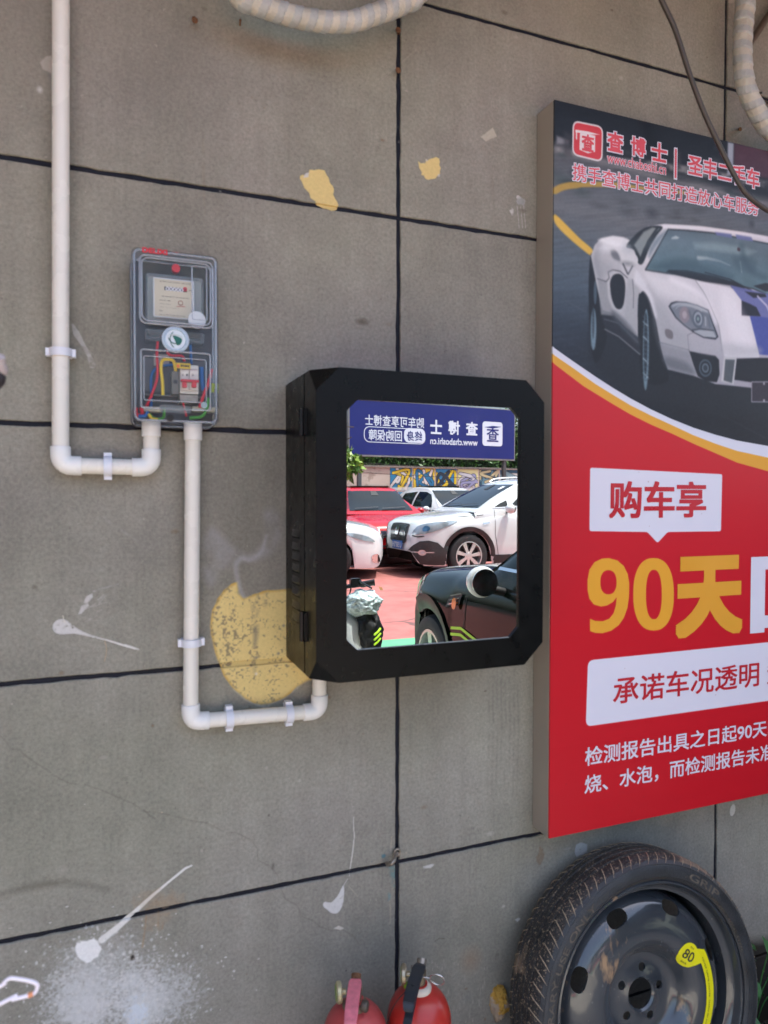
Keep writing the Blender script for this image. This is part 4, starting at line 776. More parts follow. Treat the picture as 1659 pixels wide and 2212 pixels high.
pc.stroke(A([(1232, 1570), (1234, 1625)]), 3, (176, 180, 184), .8, 1.5); pc.stroke(A(cr([(1030, 1510), (1060, 1490), (1150, 1500), (1250, 1560), (1270, 1640)], 4)), 1.6, (190, 194, 198), .7, 1.2)
pc.poly(A(cr([(955, 1658), (975, 1648), (1005, 1665), (1012, 1700), (1000, 1718), (965, 1702)], 3, True)), (50, 40, 42), .95, 2); pc.stroke(A([(915, 1738), (1120, 1792), (1125, 1808)]), 1.6, (96, 98, 104), .8, 1.2); pc.stroke(A([(1120, 1800), (1110, 1690), (1150, 1672)]), 1.6, (90, 92, 98), .7, 1.2)
pc.poly(A([(920, 1745), (1115, 1797), (1150, 1890), (1180, 1960), (975, 1920)]), (122, 126, 132), .55, 8)
pc.poly(A([(1122, 1800), (1200, 1815), (1300, 1832), (1325, 1860), (1328, 1960), (1310, 2012), (1235, 2005), (1180, 1970), (1150, 1890)]), (28, 30, 38), 1, 2)
for r_, c_ in ((18, (74, 86, 98)), (14, (24, 28, 36)), (10, (96, 108, 118)), (6, (40, 48, 58))): pc.ell(A([(1232, 1915)])[0], r_, r_*1.05, c_, .95, 1.5)
pc.poly(A([(1358, 1842), (1445, 1846), (1424, 2028), (1340, 2005)]), (190, 190, 192), .95, 2); pc.poly(A([(1368, 1856), (1434, 1858), (1414, 2018), (1356, 2000)]), (74, 80, 86), .95, 2)
pc.poly(A([(1446, 1852), (1600, 1846), (1900, 1850), (1900, 2010), (1545, 2012), (1430, 1995)]), (26, 26, 34), 1, 2); pc.poly(A([(1545, 2008), (1900, 2008), (1900, 2148), (1545, 2148)]), (52, 46, 56), 1, 1.5); pc.stroke(A([(1548, 2145), (1548, 2010), (1900, 2008)]), 2, (184, 180, 188), .9, 1.2); pc.stroke(A([(1548, 2146), (1900, 2148)]), 2, (184, 180, 188), .9, 1.2)
for y in (2022, 2136): pc.ell(A([(1632, y)])[0], 3, 3, (170, 166, 172), .9)
# softer printed shading over the car body
def soft(P, c, a, so=14, w=None):
    if w: pc.stroke(A(cr(P, 5)), w, c, a, so)
    else: pc.poly(A(cr(P, 4, True)), c, a, so)
soft([(480, 1100), (560, 1050), (660, 1060), (720, 1090), (640, 1100), (560, 1120)], (238, 238, 240), .6, 12)
soft([(470, 1160), (540, 1180), (600, 1240), (560, 1290), (500, 1290)], (150, 152, 158), .5, 16)
soft([(820, 1270), (960, 1290), (1120, 1330), (1200, 1420), (1250, 1540), (1150, 1480), (1000, 1440), (900, 1400)], (234, 232, 234), .5, 22)
soft([(880, 1480), (960, 1500), (1010, 1600), (1100, 1680), (1110, 1780), (960, 1740), (910, 1640)], (156, 158, 164), .55, 20)
soft([(760, 1250), (800, 1300), (860, 1400), (900, 1560), (880, 1560), (840, 1440), (790, 1370), (745, 1330)], (232, 232, 236), .5, 8)
soft([(1160, 1720), (1340, 1740), (1590, 1770), (1590, 1820), (1350, 1830), (1180, 1800)], (172, 172, 178), .5, 14)
soft([(1340, 1400), (1420, 1420), (1520, 1600), (1560, 1760), (1420, 1720), (1360, 1560)], (240, 236, 240), .45, 24)
soft([(960, 1840), (1100, 1880), (1160, 1960), (1060, 1940), (960, 1900)], (84, 88, 96), .6, 12)
soft([(950, 950), (1200, 962), (1500, 1003), (1640, 1030)], (240, 238, 242), .5, 5, 7)
soft([(600, 1520), (680, 1590), (770, 1700), (780, 1760), (690, 1680), (600, 1580)], (70, 74, 82), .6, 10)
soft([(850, 1100), (900, 1020), (960, 975), (960, 1000), (900, 1080), (850, 1160)], (60, 84, 96), .55, 10)
soft([(860, 1230), (1000, 1180), (1200, 1200), (1420, 1290), (1300, 1300), (1000, 1260)], (54, 76, 88), .55, 18)
gr_ = pc.nz(2, 77)[:900]-.5; pc.c[:900] = np.clip(pc.c[:900]+gr_[..., None]*.035, 0, 1)
soft([(700, 1090), (900, 1060), (1300, 1040), (1650, 1080)], (120, 140, 150), .25, 20, 20)
soft([(1480, 1090), (1500, 1180), (1560, 1260), (1640, 1300)], (60, 80, 92), .5, 12, 16)
soft([(1000, 1190), (1080, 1160), (1180, 1180), (1160, 1230), (1060, 1240)], (70, 92, 102), .5, 12); soft([(1420, 1170), (1500, 1150), (1580, 1190), (1560, 1270), (1460, 1250)], (64, 84, 96), .5, 12)
soft([(500, 1080), (480, 1180), (510, 1290)], (120, 122, 128), .35, 16, 14); soft([(880, 1590), (900, 1700), (950, 1850)], (110, 114, 122), .4, 12, 8)
soft([(1130, 1660), (1000, 1560), (900, 1440), (840, 1360)], (170, 170, 176), .5, 10, 6); soft([(1000, 1310), (1150, 1380), (1240, 1460), (1300, 1600)], (246, 242, 246), .5, 12, 10)
soft([(1010, 1490), (1060, 1475), (1160, 1490), (1240, 1530)], (210, 216, 222), .6, 5, 4); soft([(1120, 1530), (1150, 1600), (1200, 1640)], (80, 88, 100), .6, 6, 6); soft([(1215, 1540), (1250, 1560), (1265, 1630)], (90, 98, 110), .7, 5, 8)
for y_ in range(1560, 1760, 22): soft([(452, y_), (466, y_+14), (480, y_+10)], (96, 112, 124), .6, 2, 2)
for y_ in range(1560, 2000, 30): soft([(806, y_), (822, y_+20), (846, y_+8)], (70, 84, 96), .6, 2, 3)
for _ in range(2):
    k_ = pc.c[:900].copy(); pc.c[1:899] = (k_[:-2]+k_[1:-1]*2+k_[2:])/4; k_ = pc.c[:900].copy(); pc.c[:900, 1:-1] = (k_[:, :-2]+k_[:, 1:-1]*2+k_[:, 2:])/4
k_ = pc.c[:900].copy(); pc.c[1:899] = (k_[:-2]+k_[1:-1]*2+k_[2:])/4; k_ = pc.c[:900].copy(); pc.c[:900, 1:-1] = (k_[:, :-2]+k_[:, 1:-1]*2+k_[:, 2:])/4
# arcs
def arc(P): return B(P)
top_ = [(150, -70), (203, -12), (290, 50), (380, 112), (480, 180), (600, 258), (720, 330), (860, 405), (1000, 470), (1150, 530), (1300, 578), (1450, 618), (1659, 655), (1900, 690), (2300, 720), (2900, 700)]
mid_ = [(150, -10), (203, 38), (330, 125), (480, 232), (600, 306), (720, 378), (860, 448), (1000, 512), (1150, 582), (1300, 640), (1450, 690), (1659, 735), (1900, 772), (2300, 800), (2900, 770)]
low_ = [(150, 45), (203, 98), (300, 172), (400, 248), (600, 370), (720, 440), (860, 510), (1000, 570), (1150, 640), (1300, 705), (1450, 770), (1659, 828), (1900, 870), (2300, 900), (2900, 860)]
bt = [(2900, 4200), (100, 4200)]
def reds(X, Y): t = np.clip(Y/PH, 0, 1); c = np.stack([198-t*4+0*X, 40-t*12+0*X, 52-t*12+0*X], -1); return (c/255).astype(np.float32)
pc.poly(arc(top_+bt), (214, 214, 226), 1, 1.5); pc.poly(arc(mid_+bt), (222, 160, 56), 1, 1.5); pc.poly(arc(low_+bt), (0, 0, 0), 1, 1.5, shade=reds)
# callout and white band
BW_ = (218, 216, 228)
def rpoly(P, r):
    out = []; n = len(P)
    for i in range(n):
        p = np.array(P[i]); a = np.array(P[i-1])-p; b = np.array(P[(i+1) % n])-p; a = a/np.linalg.norm(a); b = b/np.linalg.norm(b)
        for k in range(6): t = k/5; out.append(tuple((p+a*r)*(1-t)**2+p*2*t*(1-t)+(p+b*r)*t*t))
    return out
pc.poly(rpoly(B([(445, 803), (1347, 848), (1338, 1238), (975, 1243), (905, 1318), (835, 1243), (440, 1237)]), 5), BW_, 1, 1.2)
Q = C_([(430, 412), (415, 865)]); pc.poly(rpoly([Q[0], (1130, Q[0][1]), (1130, Q[1][1]), Q[1]], 14), BW_, 1, 1.2)
for k in range(40): pc.blob((random.uniform(0, PW), random.uniform(700, PH)), random.uniform(.8, 2), random.uniform(.8, 2), (120, 60, 60), .6)
# the big numerals, drawn in zoom coordinates of the photograph's sign
YC = (226, 162, 56)
def sell(x0_, x1_, y0_, y1_, p_=2.35, n=44, a0=0, a1=2*PI): return [((x0_+x1_)/2+(x1_-x0_)/2*math.copysign(abs(math.cos(t))**(2/p_), math.cos(t)), (y0_+y1_)/2+(y1_-y0_)/2*math.copysign(abs(math.sin(t))**(2/p_), math.sin(t))) for t in np.linspace(a0, a1, n, endpoint=False)]
def numeral(outer, inner):
    pc.poly(B(outer), YC, 1, 1.2); pc.poly(B(inner), (0, 0, 0), 1, 1.2, shade=reds)
numeral(sell(739, 1017, 1420, 1916), sell(826, 934, 1501, 1838))
nine = [(712, 1590), (711, 1680), (700, 1760), (676, 1828), (640, 1880), (590, 1916), (530, 1934), (480, 1932), (444, 1920), (444, 1835), (480, 1849), (530, 1852), (575, 1835), (605, 1798), (620, 1745), (626, 1690), (600, 1722), (560, 1745), (520, 1752), (470, 1738), (440, 1700), (427, 1640), (427, 1570), (440, 1500), (475, 1448), (525, 1424), (575, 1421), (630, 1436), (675, 1474), (702, 1530)]
numeral(nine, sell(515, 625, 1504, 1668))
# app badge
rb = rpoly(A([(336, 236), (525, 275), (520, 498), (332, 452)]), 12); pc.stroke(rb+[rb[0]], 7, (226, 214, 216), .95, 2); pc.poly(rb, (206, 62, 70), 1, 1.2)
pc.poly(A([(345, 288), (430, 300), (510, 322), (430, 322), (345, 305)]), (232, 226, 228), .95, 1.2); pc.stroke(A([(352, 300), (352, 350)]), 3, (232, 226, 228), .95, 1)
pc.poly(A([(375, 310), (480, 328), (478, 440), (430, 450), (372, 425)]), (232, 226, 228), .95, 1.5)
pimg = pc.image('sign_print')
pm = bpy.data.materials.new('sign_film'); pm.use_nodes = True; nt = pm.node_tree; N = nt.nodes.new; Lk = nt.links.new; bs = nt.nodes['Principled BSDF']
im = N('ShaderNodeTexImage'); im.image = pimg; im.extension = 'EXTEND'; Lk(plane_image_coords(nt, (px0, -PO, pz1-PH*PR), (1, 0, 0), (0, 0, 1), PW*PR, PH*PR), im.inputs[0]); Lk(im.outputs[0], bs.inputs['Base Color'])
bs.inputs['Roughness'].default_value = .34; bs.inputs['Specular IOR Level'].default_value = .28
n1 = N('ShaderNodeTexNoise'); n1.inputs['Scale'].default_value = 5; bp = N('ShaderNodeBump'); bp.inputs['Strength'].default_value = .25; bp.inputs['Distance'].default_value = .01; geo = N('ShaderNodeNewGeometry'); Lk(geo.outputs['Position'], n1.inputs[0]); Lk(n1.outputs[0], bp.inputs['Height']); Lk(bp.outputs[0], bs.inputs['Normal'])
mb = MB(); mb.box((px0+PWD/2, -PO+.002, (pz0+pz1)/2), (PWD-.002, .004, pz1-pz0-.002)); mb.build('sign_face', pm, SG)
SP = lambda o: (lambda x, y: Vector((x, -PO-.0002-o, y)))
def film(name, c): return mat(name, lin(c), .34, var=.02)
fr, fw_, fy = film('red_film', (190, 38, 50)), film('white_film', (218, 216, 228)), film('yellow_film', (222, 158, 54)); fr2 = film('bright_red_film', (214, 70, 80))
def st_(base, x, y): p = V(1134+x*.3164, base+y*.3164, PO); return p.x, p.z
def stext(s, base, xl, xr, xt, yt, xb_, yb_, m, bold=.02, outline=None, spacing=1.):
    x0_ = st_(base, xl, yb_)[0]; x1_ = st_(base, xr, yb_)[0]; z1_ = st_(base, xt, yt)[1]; z0_ = st_(base, xb_, yb_)[1]
    if outline: text('lettering_outline', s, x0_, x1_, z0_, z1_, SP(.0001), fw_, SG, outline*1.35, spacing, base=bold)
    return text('lettering', s, x0_, x1_, z0_, z1_, SP(.0005), m, SG, bold, spacing)
bA, bB, bC = 189, 756, 1296
stext('购车享', bB, 572, 1235, 640, 893, 640, 1150, fr, .022, spacing=.96)
stext('天', bB, 1025, 1482, 1265, 1405, 1075, 1969, fy, .045)
stext('回购', bB, 1535, 2560, 1600, 1390, 1550, 1935, fw_, .045)
stext('承诺车况透明 无', bC, 600, 1790, 640, 528, 640, 712, fr, .012)
stext('检测报告出具之日起90天内', bC, 408, 1738, 460, 1000, 460, 1128, fw_, .012); stext('烧、水泡，而检测报告未准', bC, 405, 1690, 460, 1190, 460, 1318, fw_, .012)
stext('查', bA, 560, 668, 615, 305, 615, 442, fr2, .03, .06); stext('博', bA, 722, 822, 770, 342, 770, 472, fr2, .03, .06); stext('士', bA, 862, 968, 915, 380, 915, 508, fr2, .03, .06)
stext('www.chaboshi.cn', bA, 560, 962, 820, 500, 600, 522, fr2, .006, .03); stext('圣丰二手车', bA, 1110, 1600, 1150, 462, 1150, 602, fr2, .022, .05)
stext('携手查博士共同打造放心车服务', bA, 324, 1597, 375, 525, 375, 642, fr2, .006, .04)
stext('查', bA, 385, 470, 428, 322, 428, 438, fr2, .03)
a = st_(bA, 1028, 422); b = st_(bA, 1028, 620); mb = MB(); mb.box((a[0], -PO-.0006, (a[1]+b[1])/2), (.009, .0006, a[1]-b[1]+.006)); mb.build('divider_outline', fw_, SG); mb = MB(); mb.box((a[0], -PO-.0011, (a[1]+b[1])/2), (.0045, .0006, a[1]-b[1])); mb.build('divider', fr2, SG)
# ================================================================ taped hoses, cable, small fixings
h1 = mat('cream_tape', lin((190, 184, 172)), .55, var=.14, vscale=30, bump=.3, bscale=120); h2 = mat('grey_blue_tape', lin((172, 173, 172)), .5, var=.12, vscale=30, bump=.3, bscale=120)
def hose(P, r, root, seg=20, pitch=.026, step=.0016):
    P = cr(P, 10); Q = [Vector(P[0])]; acc = []
    L_ = [0]
    for a, b in zip(P, P[1:]): L_.append(L_[-1]+(Vector(b)-Vector(a)).length)
    n = int(L_[-1]/step); pts = []
    for i in range(n+1):
        s_ = L_[-1]*i/n; k = min(len(P)-2, max(0, int(np.searchsorted(L_, s_))-1)); t = (s_-L_[k])/(L_[k+1]-L_[k]+1e-9); pts.append(Vector(P[k]).lerp(Vector(P[k+1]), t))
    ph = lambda i, k: (i*step/pitch+k/seg) % 1
    wob = [1+random.gauss(0, .012) for _ in range(n+1)]
    mb = MB(); mb.tube(pts, r, seg, prof=lambda i, k: (1+.10*(ph(i, k)-.5))*(1+.02*math.sin(i*.03)))
    mi = []
    for i in range(n):
        for k in range(seg): mi.append(0 if ph(i, k) < .46 else 1)
    mb.mi = mi+[0, 0]; return mb.build('tape_wrap', [h1, h2], root, smooth=28)
ps = [(512, -10), (543, 8), (580, 23), (621, 36), (668, 47), (715, 52), (759, 51), (798, 39), (837, 26), (877, 8), (903, -8)]
hA = thing('wrapped_hose', 'cream and grey tape wrapped pipe sagging in a shallow curve at the top centre', 'hose', V(715, 52, .07))
P = [tuple(V(u, v-4, .070)) for u, v in ps]; P = [(P[0][0]-.10, -.05, P[0][2]+.42), (P[0][0]-.09, -.06, P[0][2]+.35), (P[0][0]-.055, -.07, P[0][2]+.09)]+P+[(P[-1][0]+.06, -.07, P[-1][2]+.10), (P[-1][0]+.09, -.06, P[-1][2]+.4), (P[-1][0]+.10, -.05, P[-1][2]+.42)]
hose(P, .0170, hA)
ps = [(1612, -30), (1607, 44), (1604, 99), (1606, 154), (1615, 198), (1630, 231), (1650, 264), (1672, 286)]
hB = thing('wrapped_hose', 'grey and cream taped pipe hanging down at the top right beside the sign', 'hose', V(1606, 154, .07))
P = [tuple(V(u, v, .075)) for u, v in ps]; P = [(P[0][0]+.01, -.06, P[0][2]+.40), (P[0][0]+.006, -.07, P[0][2]+.3)]+P+[(P[-1][0]+.12, -.075, P[-1][2]-.02), (P[-1][0]+.25, -.07, P[-1][2]+.12), (P[-1][0]+.28, -.05, P[-1][2]+.62)]
hose(P, .0195, hB, pitch=.030)
cbm = mat('dark_cable', lin((70, 64, 60)), .38, var=.1, vscale=30)
P = [tuple(V(u, v, .135)) for u, v in ((1400, -70), (1429, 0), (1459, 66), (1492, 167), (1523, 248), (1553, 312), (1586, 378), (1615, 422), (1659, 455), (1710, 478))]
mb = MB(); mb.tube(cr([(P[0][0]-.17, -.10, P[0][2]+.34)]+P+[(P[-1][0]+.3, -.12, P[-1][2]-.03), (P[-1][0]+.7, -.10, P[-1][2]+.2)], 10), .0050, 12)
tag(mb.build('cable', cbm, smooth=60), 'dark thin cable hanging loose diagonally in front of the red sign', 'cable')
P = [V(1618, 97, .02), V(1668, 22, .02)]; mb = MB(); d = (P[1]-P[0]).normalized(); mb.tube([P[0]-d*.02, P[1]+d*.5], .0075, 10)
tag(mb.build('drain_pipe', mat('brown_pipe', lin((84, 72, 62)), .5, var=.15), smooth=60), 'thin brown pipe slanting up behind the taped hose at the right', 'pipe')
rust = mat('rusty_steel', lin((120, 84, 58)), .75, .3, var=.35, vscale=160, bump=.5, bscale=400); dull = mat('dull_steel', lin((150, 140, 128)), .4, .7, var=.2, vscale=120)
def screw(u, v, label, l=.012, r=.003, du=0, dv=0, m=rust, name='screw'):
    a = V(u, v, 0); b = V(u+du, v+dv, l); mb = MB(); mb.tube([a+Vector((0, .004, 0)), b], r, 8); t = frame(b, Vector((0, -1, 0)))
    mb.lathe([(0, .0015), (r*1.5, .0008), (r*1.5, 0), (0, 0)], t, 10); return tag(mb.build(name, m, smooth=40), label, 'screw')
screw(419, 36, 'rusty wall plug stub left of the top hose', du=2, dv=8, r=.0034); screw(519, 58, 'thin rusty nail under the left end of the top hose', l=.006, r=.0014, dv=-14)
screw(862, 68, 'upper of two rusty screws in the central vertical joint', r=.0036, du=-2, dv=-3); screw(862, 150, 'lower of two rusty screws in the central vertical joint', r=.0036, du=-2, dv=2)
screw(1634, 205, 'bent steel bolt poking out beside the right hose', l=.03, r=.003, du=14, dv=-6, m=dull, name='bolt'); screw(1650, 217, 'shorter bolt under the bent one beside the right hose', l=.02, r=.0035, du=16, dv=8, m=dull, name='bolt'); screw(1600, 277, 'small dark screw below the curve of the right hose', l=.02, r=.003, du=-1, dv=2)
mb = MB(); c = V(857, 1840, .004); mb.tube(cr([c+Vector((.006*math.cos(t), -.002, .006*math.sin(t))) for t in np.linspace(0, 2*PI, 12)][:-1], 3, True), .0022, 8, closed=True)
mb.tube(cr([V(858, 1842, .006), V(853, 1851, .014), V(851, 1858, .024), V(845, 1866, .026), V(838, 1867, .018), V(836, 1865, .008)], 5), .0038, 10)
tag(mb.build('wall_hook', dull, smooth=60), 'bent steel hook on the wall where two black joints cross', 'hook')

# white wire clothes hanger, low on the left
hw_ = mat('white_coated_wire', lin((232, 226, 236)), .3, var=.02); OFH = .50
hp = [(0, 395), (60, 340), (130, 280), (200, 262), (400, 290), (560, 330), (620, 380), (600, 470), (550, 520), (430, 560), (200, 620), (0, 690)]
P = [V(x*.1302, 2079+y*.1302, OFH) for x, y in hp]; a, b = P[0], P[-1]
P = [a+Vector((-.10, -.01, .035)), a+Vector((-.05, -.005, -.012))]+P+[b+Vector((-.16, -.02, -.045)), b+Vector((-.30, -.03, -.075)), b+Vector((-.325, -.03, -.055)), b+Vector((-.30, -.03, -.03)), a+Vector((-.17, -.02, .045))]
hg = thing('clothes_hanger', 'white plastic coated wire clothes hanger corner low at the left edge', 'hanger', P[0])
mb = MB(); mb.tube(cr(P, 6), .0018, 10); mb.build('wire_loop', hw_, hg, smooth=60)
mb = MB(); c = P[0]; mb.tube(cr([c, c+Vector((-.01, 0, .04)), c+Vector((.0, 0, .07)), c+Vector((-.03, 0, .09)), c+Vector((-.05, 0, .065))], 6), .0019, 10); mb.build('hook', hw_, hg, smooth=60)
c1_, c2_ = V(550*.1302, 2079+520*.1302, OFH), V(470*.1302, 2079+548*.1302, OFH); mb = MB(); mb.tube([c1_, c2_], .0024, 10); mb.build('copper_sleeve', mat('copper_end', lin((220, 150, 110)), .4, .3), hg, smooth=60)
# something like a ribbed rubber handle end entering at the left edge
g = thing('rubber_grip', 'end of a dark ribbed rubber grip poking in at the left edge', 'grip', V(-10, 820, .55))
gm_ = mat('ribbed_rubber', lin((46, 40, 44)), .5, var=.15, vscale=60); a = V(-60, 806, .55); b = V(12, 822, .55); d = (b-a).normalized(); M_ = frame(a, d); L_ = (b-a).length
pr = []; n = 60
for i in range(n+1): h = L_*i/n; pr.append((.0125*(1+.06*math.sin(i*1.3))*min(1, math.sqrt(max(0, (L_-h)/.008+.02))), h))
mb = MB(); mb.lathe([(0, 0)]+pr+[(0, L_)], M_, 28); mb.build('rubber_sleeve', gm_, g, smooth=50)
mb = MB(); mb.tube(cr([V(-8, 770, .56), V(-6, 790, .555), V(-2, 800, .55), V(-30, 806, .55), V(-90, 806, .55)], 5), .0065, 14); mb.build('lever', mat('pale_lever_plastic', lin((186, 174, 174)), .35, var=.03), g, smooth=60)

# foam lump on the wall beside the tyre
c = V(1078, 2162, .0); bm = bmesh.new(); bmesh.ops.create_icosphere(bm, subdivisions=5, radius=1)
from mathutils import noise as mn
for v_ in bm.verts:
    p = v_.co.copy(); n = mn.fractal(p*1.6+Vector((3, 1, 7)), .8, 2.2, 5)*.22-abs(mn.noise(p*4.5))*.16
    s_ = 1+n; v_.co = Vector((p.x*.0215*s_, (p.y*.028)*s_+.004, p.z*.0345*s_*(1-.12*p.x)))
bm.transform(Matrix.Translation(c)); me = bpy.data.meshes.new('foam'); bm.to_mesh(me); bm.free(); me.polygons.foreach_set('use_smooth', [True]*len(me.polygons))
fm = mat('yellow_foam', lin((196, 152, 66)), .8, var=.25, vscale=40, bump=.6, bscale=120); specks(fm, lin((176, 158, 138)), 34, .50, .95); specks(fm, lin((70, 48, 30)), 60, .66, .8)
me.materials.append(fm); o = bpy.data.objects.new('foam_lump', me); link(o); tag(o, 'hardened yellow foam lump stuck to the wall left of the tyre', 'foam')

# ================================================================ spare wheel
LEAN = R(8.5); nrm = Vector((0, -math.cos(LEAN), math.sin(LEAN))); TC = Vector((.979, -.112, .3475))
TM = Matrix.Translation(TC) @ Matrix((Vector((1, 0, 0)), nrm.cross(Vector((1, 0, 0))), nrm)).transposed().to_4x4()
TM = TM @ Matrix.Diagonal((.985, .985, 1, 1))
if (TM.to_3x3() @ Vector((0, 1, 0))).z < 0: TM = TM @ Matrix.Diagonal((1, -1, 1, 1))
rub = mat('tyre_rubber', lin((48, 50, 53)), .42, var=.35, vscale=22, bump=.25, bscale=300); specks(rub, lin((150, 126, 100)), 26, .66, .35); specks(rub, lin((150, 126, 100)), 200, .66, .6)
trd = mat('dusty_tread', lin((48, 47, 47)), .55, var=.4, vscale=30, bump=.5, bscale=300); specks(trd, lin((176, 150, 122)), 5, .52, .45); specks(trd, lin((196, 172, 142)), 260, .57, .6)
SW = thing('spare_wheel', 'narrow black temporary spare wheel leaning against the wall under the sign', 'wheel', (TC.x, TC.y, .07))
sw = [(.2215, .040), (.2225, .047), (.2245, .0495), (.227, .0490), (.2275, .0515), (.233, .0535), (.2390, .0560), (.2395, .0568), (.2470, .0575), (.2580, .0570), (.2625, .0552), (.2640, .0560), (.2665, .0535), (.2700, .0500)]
sw = [((.2290+(r-.2215)*.583 if r < .2395 else r), h) for r, h in sw]
tr_ = [(.2700, .0500), (.2745, .0440), (.2775, .0360), (.2787, .0290), (.2755, .0280), (.2753, .0235), (.2790, .0225), (.2796, .0120), (.2760, .0110), (.2760, .0070), (.2797, .0060)]
mb = MB(); mb.lathe(sw, TM, 160); mb.lathe([(r, -h) for r, h in sw], TM, 160); mb.build('sidewall', rub, SW, smooth=40)
mb = MB(); mb.lathe(tr_+[(r, -h) for r, h in tr_[::-1]], TM, 160); mb.build('tread', trd, SW, smooth=30)
gd = mat('groove_dust', lin((176, 156, 130)), .9, var=.25, vscale=200)
mb = MB()
for k in range(76):
    a = 2*PI*k/76
    for s_ in (1, -1):
        P = []
        for i in range(7):
            t = i/6; r_, h_ = [(.2655, .0545), (.2702, .0502), (.2737, .0458), (.2764, .0400), (.2780, .0340), (.2787, .0300), (.2772, .0285)][i]
            aa = a+.045*(1-t)**2*1.0-.02*t; P.append(TM @ Vector((r_*math.cos(aa), r_*math.sin(aa), h_*s_)))
        mb.tube(P, [.0002, .0007, .0009, .0009, .0009, .0008, .0003], 5)
    for h_ in (.0255, .009):
        aa = a+random.uniform(-.02, .02); mb.tube([TM @ Vector((.2757*math.cos(aa), .2757*math.sin(aa), h_-.003)), TM @ Vector((.2757*math.cos(aa+.008), .2757*math.sin(aa+.008), h_+.004))], .0013, 5)
mb.build('tread_groove', gd, SW)['kind'] = 'stuff'
rimm = mat('black_steel_rim', lin((58, 62, 67)), .20, .0, var=.12, vscale=16, bump=.06, bscale=60, coat=1.); specks(rimm, lin((200, 160, 116)), 10, .60, .6, stretch=(1, 1, .35)); specks(rimm, lin((176, 166, 152)), 110, .70, .8, stretch=(1, 1, .3))
rp = [(.2220, .043), (.2235, .0475), (.2215, .0510), (.2180, .0515), (.2155, .0480), (.2140, .0380), (.2090, .0320), (.2000, .0290), (.1985, .0150), (.1960, -.0200), (.2000, -.030), (.2140, -.040), (.2200, -.046)]
rp = [(r*1.034, h) for r, h in rp]; mb = MB(); mb.lathe(rp, TM, 128); mb.build('rim', rimm, SW, smooth=40)
dp = [(.1975, -.022), (.1945, -.010), (.1895, .008), (.1830, .0230), (.1750, .0320), (.1620, .0385), (.1400, .0420), (.1200, .0415), (.1060, .0370), (.0960, .0280), (.0890, .0160), (.0830, .0090), (.0760, .0060), (.0600, .0055), (.0420, .0075), (.0330, .0100), (.0290, .0070)]
dh_ = lambda r: float(np.interp(r, [p[0] for p in dp[::-1]], [p[1] for p in dp[::-1]]))
dp = [((r if r < .10 else .10+(r-.10)*1.069), h) for r, h in dp]; mb = MB(); mb.lathe(dp+[(r, h-.0035) for r, h in dp[::-1]], TM, 160, closed=True); disc_o = mb.build('disc', rimm, SW, smooth=35)
cut = MB(); Z = lambda x, y, r, n=20: [(x+r*math.cos(2*PI*k/n), y+r*math.sin(2*PI*k/n)) for k in range(n)]
for k in range(5): a = R(150-72*k); cut.prism(Z(.050*math.cos(a), .050*math.sin(a), .0085), -.05, .08, TM)
for k in range(8):
    a = R(20+45*k); P = []
    for i in range(24):
        t = 2*PI*i/24; u_, w_ = .0235*math.copysign(abs(math.cos(t))**.8, math.cos(t)), .0125*math.copysign(abs(math.sin(t))**.8, math.sin(t)); P.append((.1765*math.cos(a)-u_*math.sin(a)+w_*math.cos(a), .1765*math.sin(a)+u_*math.cos(a)+w_*math.sin(a)))
    cut.prism(P, -.05, .08, TM)
co = cut.build('cutter', rimm, SW); md = disc_o.modifiers.new('b', 'BOOLEAN'); md.object = co; md.operation = 'DIFFERENCE'; md.solver = 'EXACT'
dg = bpy.context.evaluated_depsgraph_get(); nm_ = bpy.data.meshes.new_from_object(disc_o.evaluated_get(dg), depsgraph=dg); disc_o.modifiers.clear(); disc_o.data = nm_; bpy.data.objects.remove(co)
ys_ = mat('yellow_sticker', lin((236, 226, 22)), .4, var=.03)
def on_disc(x, y, o=.0009): return TM @ Vector((x, y, dh_(math.hypot(x, y))+o))
def sheet_poly(P, f, name, m, parent, res=.006):
    pts = [Vector(p) for p in P]; x0_, x1_ = min(p.x for p in pts), max(p.x for p in pts); y0_, y1_ = min(p.y for p in pts), max(p.y for p in pts); E = list(pts); n = len(pts)
    ins = []
    for i in range(int((x1_-x0_)/res)+1):
        for j in range(int((y1_-y0_)/res)+1):
            x, y = x0_+(i+.5)*res, y0_+(j+.5)*res; c = False
            for k in range(n):
                a, b = pts[k], pts[(k+1) % n]
                if (a.y > y) != (b.y > y) and x < (b.x-a.x)*(y-a.y)/(b.y-a.y)+a.x: c = not c
            if c and min((Vector((x, y))-p).length for p in pts) > res*.4: ins.append(Vector((x, y)))
    r_ = delaunay_2d_cdt(pts+ins, [], [tuple(range(n))], 1, 1e-6)
    mb = MB(); W_ = [f(p.x, p.y) for p in r_[0]]
    ok = [i for i, w_ in enumerate(W_) if w_ is not None]; idx = {i: k for k, i in enumerate(ok)}
    mb.add([W_[i] for i in ok], [tuple(idx[i] for i in fc_) for fc_ in r_[2] if all(i in idx for i in fc_)]); return mb.build(name, m, parent, smooth=40)
P = []; ca_, cr0 = R(33), .121; cc = (cr0*math.cos(ca_), cr0*math.sin(ca_))
for k in range(20): t = R(20+ k*250/19); P.append((cc[0]+.0245*math.cos(t), cc[1]+.0245*math.sin(t)))
for k in range(14): t = R(19-k*62/13); P.append((.1385*math.cos(t), .1385*math.sin(t)))
for k in range(8): t = R(-43)+0*k; a = R(180-k*180/7); P.append((.149*math.cos(t)+.0115*math.cos(t+a)*1.0+.0*k, .149*math.sin(t)+.0115*math.sin(t+a)))
for k in range(18): t = R(-43+k*68/17); P.append((.1600*math.cos(t), .1600*math.sin(t)))
P2 = []
